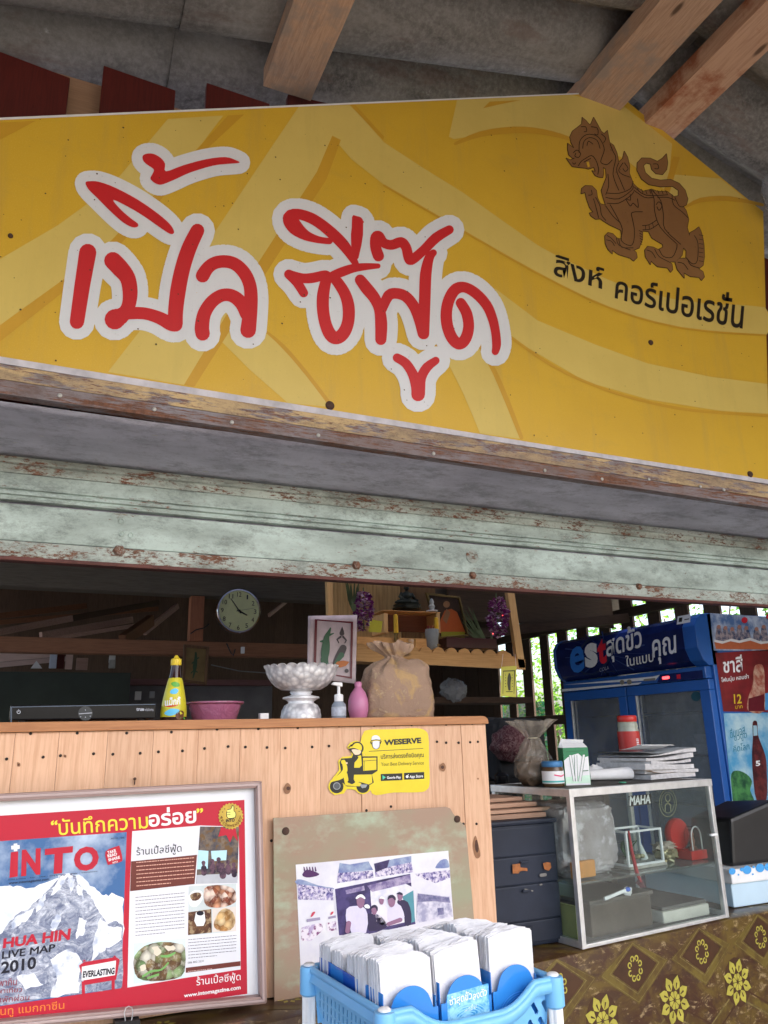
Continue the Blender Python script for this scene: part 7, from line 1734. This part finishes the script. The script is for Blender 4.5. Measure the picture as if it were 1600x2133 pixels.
for p_, sd_ in sn: decal('cover_snow', zz(*z6, jag(p_, 9, 4, sd_)), PP, .0024, SNO, po)
lettering('title_lettering', [('I', (23, 1775), (38, 1773), (37, 1825), (20, 1828), .09), ('N', (46, 1770), (85, 1766), (84, 1821), (44, 1825), .05), ('T', (94, 1768), (152, 1762), (150, 1817), (91, 1821), .05), ('O', (154, 1766), (205, 1760), (206, 1811), (154, 1816), .05)], PP, .0034, PRD, po)
decal('plus_mark', zz(*z6, Q((82, 392), (103, 390), (104, 435), (83, 437)), Q((67, 404), (117, 400), (118, 422), (68, 426))), PP, .0034, HW, po)
decal('badge', zz(*z6, P(*sm([(628, 438), (700, 406), (712, 412), (728, 480), (715, 500), (650, 516), (638, 508)], True, 3))), PP, .0034, PRD, po)
lettering('badge_lettering', [('TAKE', (223, 1773), (240, 1768), (242, 1774), (224, 1779), .03), ('READ', (223, 1780), (243, 1775), (244, 1781), (225, 1786), .03), ('SHARE', (225, 1788), (249, 1782), (250, 1788), (226, 1794), .03), ('INTO', (234, 1795), (245, 1792), (245, 1796), (235, 1799), .02)], PP, .0038, HW, po)
DKT = ink('181828', 1)
lettering('cover_lettering', [('health & beauty  -  food  -  travel  -  living & leisure  -  people  -  entertainment', (18, 1831), (203, 1813), (203, 1816), (18, 1834), .01), ('www.intomagazine.com', (18, 1837), (103, 1828), (102, 1835), (18, 1843), .01)], PP, .0034, DKT, po)
lettering('cover_lettering', [('HUA HIN', (8, 1954), (148, 1933), (145, 1957), (6, 1975), .04)], PP, .0034, PRD, po)
lettering('cover_lettering', [('LIVE MAP', (5, 1981), (116, 1965), (114, 1981), (4, 1997), .025), ('2010', (3, 2003), (76, 1991), (75, 2017), (2, 2028), .03), ('2010 . 06', (230, 1745), (259, 1743), (259, 1746), (230, 1748))], PP, .0034, DKT, po)
MAR = ink('8c3040', 1.1)
lettering('cover_lettering', [('พากิน', (-2, 2040), (36, 2036), (35, 2051), (-3, 2054)), ('พาเที่ยว', (-6, 2057), (47, 2053), (46, 2065), (-6, 2069)), ('พาพักผ่อน', (-16, 2074), (62, 2069), (61, 2082), (-16, 2089))], PP, .0034, MAR, po)
decal('station_sign', zz(*z6, P((470, 1115), (500, 1095), (690, 1065), (712, 1080), (690, 1200), (480, 1235), (488, 1290), (505, 1288), (500, 1215)), Q((486, 1210), (504, 1208), (506, 1290), (488, 1292)), Q((664, 1190), (682, 1188), (682, 1262), (664, 1266)), P((492, 1092), (500, 1080), (512, 1090)), P((672, 1068), (680, 1055), (692, 1062))), PP, .0034, PRD, po)
decal('station_sign_face', zz(*z6, P((487, 1122), (690, 1085), (684, 1172), (484, 1205))), PP, .0038, HW, po)
lettering('station_sign_lettering', [('EVERLASTING', (173, 2022), (239, 2014), (238, 2028), (172, 2036), .04)], PP, .0043, DKT, po)
# headline
YT = ink('e8c838', 1.2)
lettering('headline', [('“', (106, 1709), (120, 1708), (120, 1718), (106, 1719), .03), ('บันทึกความ', (121, 1705), (307, 1690), (309, 1725), (123, 1740), .008)], PP, .0016, YT, po)
lettering('headline', [('อร่อย', (309, 1685), (408, 1676), (409, 1714), (310, 1723), .022)], PP, .0016, HW, po)
lettering('headline', [('”', (409, 1684), (423, 1683), (423, 1693), (409, 1694), .03)], PP, .0016, YT, po)
# right page
decal('page', zz(*z6, P((787, 318), (1192, 284), (1420, 290), (1432, 1140), (1105, 1190), (758, 1248), (772, 660))), PP, .0014, plain('page_white', (.76, .76, .80), .3, 0, .04, 8, 0), po)
decal('brown_box', zz(*z6, P((780, 497), (1172, 458), (1158, 632), (774, 675)), P((1105, 1130), (1430, 1090), (1430, 1118), (1105, 1160))), PP, .0018, ink('683028', 1.1), po)
lettering('page_heading', [('ร้านเปิ้ลซีฟู้ด', (284, 1764), (378, 1756), (378, 1779), (284, 1787), .003)], PP, .0018, DKT, po)
lettering('page_heading', [('ร้านเปิ้ลซีฟู้ด', (409, 2034), (501, 2024), (501, 2046), (409, 2058), .003), ('www.intomagazine.com', (383, 2070), (501, 2052), (501, 2063), (383, 2080), .03)], PP, .0014, HW, po)
lettering('page_heading', [('อินทู แมกกาซีน', (-14, 2098), (134, 2084), (134, 2106), (-14, 2122), .004)], PP, .0014, ink('e87830', 1.2), po)
lettering('page_heading', [('ปีที่ 2 ฉบับประจำเดือน มีนาคม 2553', (-36, 2124), (178, 2104), (178, 2116), (-36, 2138), .004)], PP, .0014, HW, po)
def textlines(x0, y0, x1, n_, dy, slope, mat_, lw=.55, seed=1, off=.0022):
    rnd = random.Random(seed); shp = []
    for i in range(n_):
        y = y0 + i * dy; x = x0; xe = x1 if i < n_ - 1 else x0 + (x1 - x0) * .6
        while x < xe:
            w_ = rnd.uniform(2, 7); w_ = min(w_, xe - x); ya = y - (x - x0) * slope
            shp.append(('p', [(x, ya - lw), (x + w_, ya - lw - w_ * slope), (x + w_, ya + lw - w_ * slope), (x, ya + lw)])); x += w_ + rnd.uniform(.5, 1.4)
    decal('body_text', shp, PP, off, mat_, po, un=False)
textlines(284, 1796.5, 404, 7, 8.1, .085, ink('c89888'), .9, 1)
textlines(282, 1869, 384, 12, 7.2, .095, ink('585860', 1), .55, 2)
textlines(392, 1957, 492, 7, 6.4, .09, ink('505058', 1), .55, 3)
lettering('body_text', [('086 802 2231', (391, 2003), (424, 1999), (424, 2003), (391, 2007))], PP, .0022, DKT, po)
textlines(391, 2023, 475, 1, 6, .11, ink('b89890'), .7, 4)
def cells(name, cols, sc, rough=.3):
    n = N(name); v = n.vor(sc, None, 'F1', 'Color'); sp_ = n.n('ShaderNodeSeparateColor'); n.lk(v, sp_.inputs[0])
    st_ = [(i / len(cols) * .9 + .05, lin(c)) for i, c in enumerate(cols)]
    c = n.ramp(sp_.outputs[0], st_); d = n.vor(sc); c = n.mix(n.ramp(d, [(.25, 0), (.75, .75)]), c, tuple(x * .35 for x in lin(cols[0])))
    c = n.mix(n.ramp(n.noise(90, 5, .7), [(.5, 0), (.7, .6)]), c, lin(cols[-1])); n.col(c); return n.fin(rough, 0, .4)
FOOD0 = cloudy('fried_dish_print', lin('7a3c28'), lin('d8a080'), 55, .4, .6, .3, lin('e8d8cc'))
FOOD = cells('fried_dish_cells', ['7a3c28', 'a85c38', 'c88860', 'd8a080', 'e8d0c0'], 75)
SOUP = cloudy('dark_soup_print', lin('3c2018'), lin('6c4830'), 50, .4, .6, .3, lin('a08868'))
CRIS = cells('crispy_dish_cells', ['a87038', 'c89450', 'dcb478', 'ecd0a0'], 60)
GREN = cells('curry_dish_cells', ['5c3c20', '6c5030', '8c7448', '507848', '8ca870', 'd8d4c4'], 55)
ROOM = cloudy('restaurant_print', lin('3c3c48'), lin('7c6c5c'), 30, .4, .6, .3, lin('6c5030'))
decal('photo_backdrop', zz(*z6, P((1122, 646), (1405, 628), (1405, 912), (1120, 938))), PP, .0018, ink('b8c0c0'), po)
decal('photo_room', zz(*z6, P((1190, 290), (1422, 292), (1412, 626), (1166, 630))), PP, .0018, ROOM, po)
decal('photo_room_light', zz(*z6, P((1180, 430), (1240, 435), (1235, 540), (1172, 545)), P((1255, 435), (1350, 430), (1345, 490), (1260, 495))), PP, .0022, ink('a8ccd8'), po)
decal('photo_room_bench', zz(*z6, P((1170, 578), (1412, 568), (1412, 626), (1168, 630))), PP, .0022, ink('a8aab0'), po)
decal('photo_people', zz(*z6, *[('s', [(x, y, r), (x + 1, y + 16, r * .6), (x + 2, y + 32, r * 1.4), (x + 3, y + 62, r * 1.3)]) for x, y, r in ((1210, 505, 12), (1262, 495, 13), (1300, 485, 13), (1322, 520, 15), (1355, 500, 12), (1390, 515, 12))]), PP, .0026, cloudy('dark_clothes_print', lin('241c30'), lin('6c4c5c'), 60), po)
decal('photo_dish', zz(*z6, P(*sm([(1215, 660), (1260, 640), (1330, 640), (1390, 660), (1405, 700), (1400, 740), (1330, 770), (1250, 770), (1215, 740)], True, 2))), PP, .0022, FOOD, po)
decal('photo_bowl', zz(*z6, P(*sm([(1122, 700), (1150, 672), (1185, 668), (1208, 690), (1200, 730), (1170, 765), (1130, 760)], True, 2))), PP, .0024, HW, po)
decal('photo_bowl_sauce', zz(*z6, P(*sm([(1130, 700), (1155, 684), (1185, 682), (1198, 698), (1180, 725), (1145, 730)], True, 2))), PP, .0028, SOUP, po)
decal('photo_soup', zz(*z6, P((1120, 800), (1257, 780), (1260, 920), (1118, 935)),), PP, .0022, SOUP, po)
decal('photo_fried', zz(*z6, P((1262, 780), (1405, 765), (1405, 912), (1264, 918))), PP, .0022, ink('c8c0b8'), po)
decal('photo_fried', zz(*z6, P(*sm([(1275, 850), (1300, 800), (1340, 775), (1385, 800), (1400, 860), (1370, 905), (1310, 910), (1275, 890)], True, 2))), PP, .0026, CRIS, po)
decal('photo_pot', zz(*z6, P((1155, 850), (1165, 800), (1215, 795), (1222, 850), (1210, 880), (1170, 882))), PP, .0026, HW, po)
decal('photo_pot_hole', zz(*z6, P(*[(1190 + 22 * math.cos(a), 805 + 14 * math.sin(a)) for a in [k * .52 for k in range(12)]])), PP, .003, DKT, po)
decal('photo_plate', zz(*z6, P((797, 985), (1103, 955), (1098, 1188), (795, 1225))), PP, .0018, ink('c4dce0'), po)
decal('photo_curry', zz(*z6, P(*sm([(800, 1060), (860, 1000), (960, 975), (1060, 985), (1100, 1010), (1098, 1150), (1040, 1195), (900, 1210), (820, 1190), (796, 1130)], True, 2))), PP, .0022, GREN, po)
decal('photo_curry_pieces', zz(*z6, jag([(900, 1010), (940, 1000), (960, 1040), (930, 1060)], 7, 3, 1), jag([(975, 1005), (1030, 995), (1045, 1015), (1000, 1030)], 6, 3, 2), jag([(830, 1125), (860, 1108), (870, 1135), (840, 1150)], 6, 3, 4)), PP, .0026, ink('cfc4b0'), po)
decal('photo_curry_greens', zz(*z6, ('s', sm([(850, 1180, 6), (900, 1150, 7), (960, 1140, 5), (1000, 1100, 5)], False)), ('s', sm([(960, 1060, 6), (1000, 1060, 8), (1040, 1040, 5)], False)), ('s', [(880, 1190, 6), (940, 1170, 7)])), PP, .0029, ink('6ca058'), po)
# award seal
GO = plain('gold_seal_print', (.62, .42, .07), .3, .2, .3, 40, .0)
decal('seal', zz(*z6, P(*[(1372 + (76 if k % 2 else 68) * math.cos(k * math.pi / 24), 228 + (80 if k % 2 else 72) * math.sin(k * math.pi / 24)) for k in range(48)])), PP, .0036, GO, po)
decal('seal_ribbon', zz(*z6, P((1315, 290), (1350, 305), (1400, 300), (1415, 380), (1385, 340), (1368, 385), (1345, 340), (1298, 350))), PP, .0033, PRD, po)
decal('seal_thumb', zz(*z6, P(*sm([(1352, 190), (1372, 185), (1380, 165), (1388, 172), (1388, 198), (1398, 205), (1396, 235), (1355, 240), (1346, 215)], True, 2))), PP, .0045, ink('ecd470'), po)
decal('seal_line', zz(*z6, ('s', [(a_ * 1, b_, 1.8) for a_, b_ in sm([(1352, 190), (1372, 185), (1380, 165), (1390, 172), (1390, 198), (1400, 205), (1398, 235), (1355, 240), (1346, 215)], True, 2)]), ('s', [(1350, 205, 1.6), (1368, 204, 1.6)]), ('s', [(1350, 220, 1.6), (1368, 219, 1.6)]), *[('c', (1372 + 55 * math.cos(a), 228 + 58 * math.sin(a), 3)) for a in (-2.7, -2.3, -.9, -.5, 3.1, 0)]), PP, .0048, DKT, po)
lettering('seal_lettering', [('INTO', (470, 1706), (488, 1704), (488, 1711), (470, 1713), .04)], PP, .0045, DKT, po)
def arctext(s, cx_, cy_, r, a0, a1, h, mat_):
    g = G(); n_ = len(s)
    for i, ch in enumerate(s):
        vs, fs = text2d(ch, .03); a = a0 + (a1 - a0) * i / (n_ - 1)
        w_ = h * .75; tx, ty = -math.sin(a), math.cos(a); nx_, ny_ = -math.cos(a), -math.sin(a)
        out = []
        for u, v_ in vs:
            du = -(u - .5) * w_; dv = (v_ - .5) * h
            out.append(PP.at(cx_ + math.cos(a) * r + tx * du + nx_ * dv, cy_ + math.sin(a) * r + ty * du + ny_ * dv, .0045))
        g.add(out, fs)
    g.obj('seal_lettering', mat_, po)
arctext('RECOMMENDED', 480.2, 1699.8, 20.2, R_(168), R_(12), 5.5, ink('6c4010', 1))
# binder clip on the lower edge, screw above
bc = thing('binder_clip', 'binder clip gripping the bottom edge of the framed poster', 'clip', PP.at(268, 2133))
g = G(); g.tube([YP(1.895).at(*a) for a in ((262, 2132), (259, 2110), (262, 2100), (268, 2096), (275, 2099), (277, 2108), (273, 2132))], .0011, 6); g.obj('handle', STEEL, bc, smooth=True)
G().prism([YP(1.89).at(*a) for a in ((240, 2130), (292, 2125), (292, 2140), (240, 2146))], (0, .05, 0)).obj('jaw', BLACKP, bc)
nl = thing('hanging_nail', 'dark nail in the pine plank just above the framed poster', 'nail', BP.at(280, 1630))
G().cyl(BP.at(280, 1634, .004), BP.at(280, 1623, .010), .0012, n=8).obj('shank', RUSTY_BOLT, nl); G().ball(BP.at(280, 1622, .010), .0035, 10, 6).obj('head', RUSTY_BOLT, nl)

# ================================================================== BLUE BASKET WITH NAPKIN HOLDERS
BR = R_(4.5)
def Bp(x, y, z): return V((.549, 1.264, 0)) + Matrix.Rotation(BR, 3, 'Z') @ V((x, y, z))
bw_, bd_, bz = .340, .300, .932
bk = thing('basket_trolley', 'light blue plastic basket on white corner posts', 'basket', Bp(bw_ / 2, bd_ / 2, .03), rz=BR)
off = V((-bw_ / 2, -bd_ / 2, -.03))
def L_(x, y, z): return V((x, y, z)) + off
BLP = film('light_blue_plastic', (.10, .36, .68), .92, .3); BLP.node_tree.nodes['Principled BSDF'].inputs['Alpha'].default_value = 1
BLP = plain('light_blue_plastic', (.17, .46, .78), .35, 0, .1, 10, .05)
def slotted(name, W, H, slots, T):
    """thin wall W x H with slots cut through, placed by T(u,v)"""
    vs = [V(p_) for p_ in ((0, 0), (W, 0), (W, H), (0, H))]; edges_ = [(0, 1), (1, 2), (2, 3), (3, 0)]
    hol = []
    for s_ in slots:
        n_ = len(vs); vs += [V(p_) for p_ in s_]; edges_ += [(n_ + i, n_ + (i + 1) % len(s_)) for i in range(len(s_))]; hol.append(s_)
    for i in range(1, 12): vs.append(V((W * i / 12, 0))); vs.append(V((W * i / 12, H)))
    r = delaunay_2d_cdt(vs, edges_, [list(range(4))], 1, 1e-6)
    def inside(p_, poly):
        c_ = False; j = len(poly) - 1
        for i in range(len(poly)):
            (xi, yi), (xj, yj) = poly[i], poly[j]
            if (yi > p_[1]) != (yj > p_[1]) and p_[0] < (xj - xi) * (p_[1] - yi) / (yj - yi) + xi: c_ = not c_
            j = i
        return c_
    fs = []
    for f in r[2]:
        c_ = sum((r[0][i] for i in f), V((0, 0))) / len(f)
        if not any(inside(c_, h) for h in hol): fs.append(tuple(f))
    return link_mesh(name, [T(v[0], v[1]) for v in r[0]], fs, BLP, bk, local=True, solid=.0026)
def slot(x, y, w_, h_, sl):
    pts = []
    for a in range(0, 181, 45): pts.append((x + w_ / 2 * math.cos(R_(a)) + sl * h_ / 2, y + h_ / 2 + w_ / 2 * math.sin(R_(a))))
    for a in range(180, 361, 45): pts.append((x + w_ / 2 * math.cos(R_(a)) - sl * h_ / 2, y - h_ / 2 + w_ / 2 * math.sin(R_(a))))
    return pts
ins = .018; WH = .088; z0b = bz - WH
def dip(u):      # the rim dips in the middle of the front
    t = max(0, 1 - abs(u - .5) / .36); return .034 * (1 - (1 - min(1, t * 1.6)) ** 2)
sl_side = [slot(.022 + .0165 * i + (.008 if j % 2 else 0), .018 + .0165 * j, .005, .009, -.5) for i in range(15) for j in range(3) if .022 + .0165 * i < bd_ - .03]
for sx in (0, 1):
    slotted('side_wall', bd_ - .02, WH - .004, sl_side, lambda u, v, sx=sx: L_((0 + ins * (1 - v / WH)) if sx == 0 else (bw_ - ins * (1 - v / WH)), .01 + u, z0b + v))
sl_f = [slot(x, y, .010, .014, -.6) for x in (.045, .065, .30, .32) for y in (.022, .050)]
sl_f = [slot(x + dx, y, .0095, .012, -.7) for x in (.285, .308, .040, .062) for y, dx in ((.020, .0), (.046, .006))]
slotted('front_wall', bw_ - .02, WH - .006, sl_f, lambda u, v: L_(.01 + u, ins * (1 - v / WH), z0b + v * (1 - dip((u + .01) / bw_) / WH)))
slotted('back_wall', bw_ - .02, WH - .006, sl_f, lambda u, v: L_(.01 + u, bd_ - ins * (1 - v / WH), z0b + v * (1 - dip((u + .01) / bw_) / WH)))
G().bb(L_(ins, ins, z0b - .002), L_(bw_ - ins, bd_ - ins, z0b + .001)).obj('floor', BLP, bk, local=True)
# rolled rim
for fy in (0, bd_):
    g = G(); g.tube([L_(bw_ * i / 30, fy + (-.004 if fy == 0 else .004), bz - dip(i / 30)) for i in range(31)], .0062, 10); g.obj('rim', BLP, bk, local=True, smooth=True)
    g = G(); vs = []
    for i in range(31): vs += [L_(bw_ * i / 30, fy + (-.010 if fy == 0 else .010), bz - dip(i / 30)), L_(bw_ * i / 30, fy + (-.011 if fy == 0 else .011), bz - .018 - dip(i / 30))]
    g.add(vs, [(2 * i, 2 * i + 2, 2 * i + 3, 2 * i + 1) for i in range(30)]); g.obj('rim_lip', BLP, bk, local=True, smooth=True, solid=.002)
for fx in (0, bw_):
    g = G(); g.tube([L_(fx, 0, bz), L_(fx, bd_, bz)], .0062, 10); g.obj('rim', BLP, bk, local=True, smooth=True)
    g = G().add([L_(fx, 0, bz), L_(fx, bd_, bz), L_(fx + (-.006 if fx == 0 else .006), bd_, bz - .018), L_(fx + (-.006 if fx == 0 else .006), 0, bz - .018)], [(0, 1, 2, 3)]); g.obj('rim_lip', BLP, bk, local=True, solid=.002)
for (x, y) in ((0, 0), (bw_, 0), (0, bd_), (bw_, bd_)):
    g = G(); q_ = L_(x, y, .03); g.lathe(q_, [(.0125, 0), (.0125, bz - .055)], 24, lambda r, z, a, i: (r * (1 + .10 * math.cos(6 * a)), z)); g.obj('corner_post', WHITE, bk, local=True, smooth=False)
    G().lathe(L_(x, y, bz - .045), [(.0135, 0), (.0175, .004), (.0175, .045), (.016, .049), (.001, .050)], 24).obj('corner_socket', BLP, bk, local=True, smooth=True)
    G().lathe(L_(x, y, bz + .0052), [(.0105, 0), (.0105, .002), (.008, .004), (.001, .0046)], 20).obj('post_cap', WHITE, bk, local=True, smooth=True)
g = G().bb(L_(ins, ins, .45), L_(bw_ - ins, bd_ - ins, .455)); g.obj('lower_tray', BLP, bk, local=True)
# napkin holders
NAP = plain('napkin_paper', (.74, .74, .77), .9, 0, .14, 22, 1.0, 260)
HB1 = [plain('deep_blue_acrylic', (.02, .11, .50), .15, 0, .1, 5, 0, spec=.6), plain('mid_blue_acrylic', (.03, .22, .62), .15, 0, .1, 5, 0, spec=.6)]
def napkins_mesh(seed):
    rnd = random.Random(seed); g = G(); n_ = 15; W, D, H = .093, .045, .160
    for i in range(n_):
        y = -D / 2 + D * i / n_; dh = rnd.uniform(-.003, .003) - .006 * abs(i / n_ - .45); dx = rnd.uniform(-.0022, .0022); tw = rnd.uniform(-.0008, .0008); m_ = 7
        rag = [rnd.uniform(-.0016, .0016) for _ in range(m_ + 1)]
        vs = []
        for k in range(m_ + 1):
            x = -W / 2 + W * k / m_ + dx; yy = y + tw * k + .0010 * math.sin(k * 1.2 + i * .4)
            top = H + dh + rag[k] + .004 * math.sin(k / m_ * 2.6 + seed) - (.003 if k in (0, m_) else 0)
            vs += [(x, yy, 0), (x, yy + D / n_ * .93, 0), (x, yy + D / n_ * .93, top - .0006), (x, yy, top)]
        fs = []
        for k in range(m_):
            for q_ in range(4): fs.append((k * 4 + q_, k * 4 + (q_ + 1) % 4, (k + 1) * 4 + (q_ + 1) % 4, (k + 1) * 4 + q_))
        fs += [(0, 3, 2, 1), (m_ * 4, m_ * 4 + 1, m_ * 4 + 2, m_ * 4 + 3)]; g.add(vs, fs)
    return g
protos = []
zb_ = z0b + .002
for s_ in range(3):
    protos.append(napkins_mesh(s_ * 5 + 1))
def hump(g, y, hmid, hside, W=.098, th=.0022, zb=0):
    n_ = 22; ring = [(-W / 2, y, zb), (W / 2, y, zb)]
    top = []
    for k in range(n_ + 1):
        u = 1 - k / n_; x = (u - .5) * W
        b_ = math.sqrt(max(0, 1 - ((u - .5) / .38) ** 2)) ** .9
        top.append((x, y, hside + (hmid - hside) * b_))
    ring += top; g.prism(ring, (0, th, 0))
rows = 5; names = ['front', 'second', 'third', 'fourth', 'rear']; cols_ = ['left', 'middle', 'right']
k = 0
for ci in range(3):
    for ri in range(rows):
        if ri == 4 and ci == 1 and False: continue
        x = .062 + ci * .107 + (ri * .001); y = .052 + ri * .0535 + (0.0 if ci != 2 else .004)
        rz = BR + R_(random.uniform(-3, 3)); base = Bp(x, y, zb_)
        t = thing('napkin_holder', 'blue acrylic napkin holder, %s of the five in the %s row of the basket' % (names[ri], cols_[ci]), 'napkin holder', base, 'napkin holders in the blue basket', rz=rz)
        mt = HB1[(ri + ci) % 2] if ri else HB1[1]
        G().bb((-.049, -.0278, 0), (.049, .0252, .003)).obj('base', mt, t, local=True)
        if ri == 0:
            g = G(); hump(g, -.0335, .112, .076, .098); g.obj('front_plate', mt, t, local=True)
        else:
            G().bb((-.049, -.0300, 0), (.049, -.0281, .098)).obj('front_plate', mt, t, local=True)
        for sx in (-1, 1): G().bb((sx * .0482 - .0007, -.0275, .0031), (sx * .0482 + .0007, .025, .105 if sx < 0 else .09)).obj('side_plate', mt, t, local=True)
        tn = thing('napkin_stack', 'stack of white paper napkins in the %s holder of the %s row' % (names[ri], cols_[ci]), 'napkins', base + V((0, 0, .0035)), 'white napkin stacks in the blue basket', rz=rz + R_(random.uniform(-3, 3)))
        hs = (1.04 if ci == 2 else 1) * random.uniform(.94, 1.04) * (.97, .92, .88, .84, .80)[ri]
        o = protos[k % 3].obj('napkins', NAP, tn, local=True); o.scale = (1, 1, hs); o.rotation_euler = (R_(random.uniform(-3.5, -.2)), R_(random.uniform(-2.5, 2.5)), R_(random.uniform(-1, 1))); o['kind'] = 'stuff'
        if ri == 0:
            Mh = Matrix.Rotation(rz, 3, 'Z'); HPl = Pl(base + Mh @ V((0, -.033, 0)), -(Mh @ V((0, 1, 0))))
            def lp(x_, z_): return (x_, -.0335, z_)
            def flatl(name, pts, mat_, o2): link_mesh(name, [(x_, -.0336 - o2, z_) for x_, z_ in pts], [tuple(range(len(pts)))], mat_, t, local=True)
            CYA = cloudy('cyan_ice_print', lin('2c90c8'), lin('9cd4e8'), 60)
            if ci == 1:
                flatl('printed_card', [(-.038, .01), (.044, .01), (.044, .094), (-.038, .088)], CYA, .0004)
                def lt(s, x0_, z0_, w_, h_, mat_, b_=.008):
                    vs, fs = text2d(s, b_); link_mesh('print_lettering', [(x0_ + u * w_, -.0346, z0_ + v_ * h_ + u * .004) for u, v_ in vs], fs, mat_, t, local=True)
                lt('ซ่าสุดขั้ว', -.034, .068, .044, .017, HW); lt('สดชื่น', -.006, .057, .024, .008, HW, 0); lt('ลงตัว', .012, .073, .028, .012, HW)
                flatl('red_mark', [(.004, .040), (.018, .043), (.018, .048), (.004, .045)], HR, .0016)
            g = G(); rnd = random.Random(ci)
            for q_ in range(6):
                a0 = rnd.uniform(0, 1.2); rr0 = .012 + .004 * q_
                pts = [((.006 if ci != 1 else .0) + rr0 * 1.3 * math.cos(a0 + j * .2), .040 + rr0 * .9 * math.sin(a0 + j * .2)) for j in range(13)]
                for j in range(12):
                    (xa, za_), (xb, zb2) = pts[j], pts[j + 1]
                    g.add([(xa, -.0349 - q_ * .00005, za_), (xb, -.0349 - q_ * .00005, zb2), (xb * 1.0, -.0349 - q_ * .00005, zb2 + .0016), (xa, -.0349 - q_ * .00005, za_ + .0016)], [(0, 1, 2, 3)])
            g.v = [V((v.x, v.y, max(v.z, .001))) for v in g.v]
            g.obj('swirl_print', ink('90c8e4', 1.1) if ci == 1 else ink('3c8cd8', 1.1), t, local=True)
        k += 1
# grey see-through plastic strip at the far right, by the sign's end
tag(G().prism([YP(2.12).at(*a) for a in ((1592, 372), (1600, 362), (1660, 350), (1660, 470), (1600, 440), (1588, 400))], (0, .01, 0)).obj('plastic_strip', film('hazy_strip', (.35, .37, .40), .5, .3), bev=.002), 'hazy grey plastic piece hanging at the right end of the sign', 'plastic')
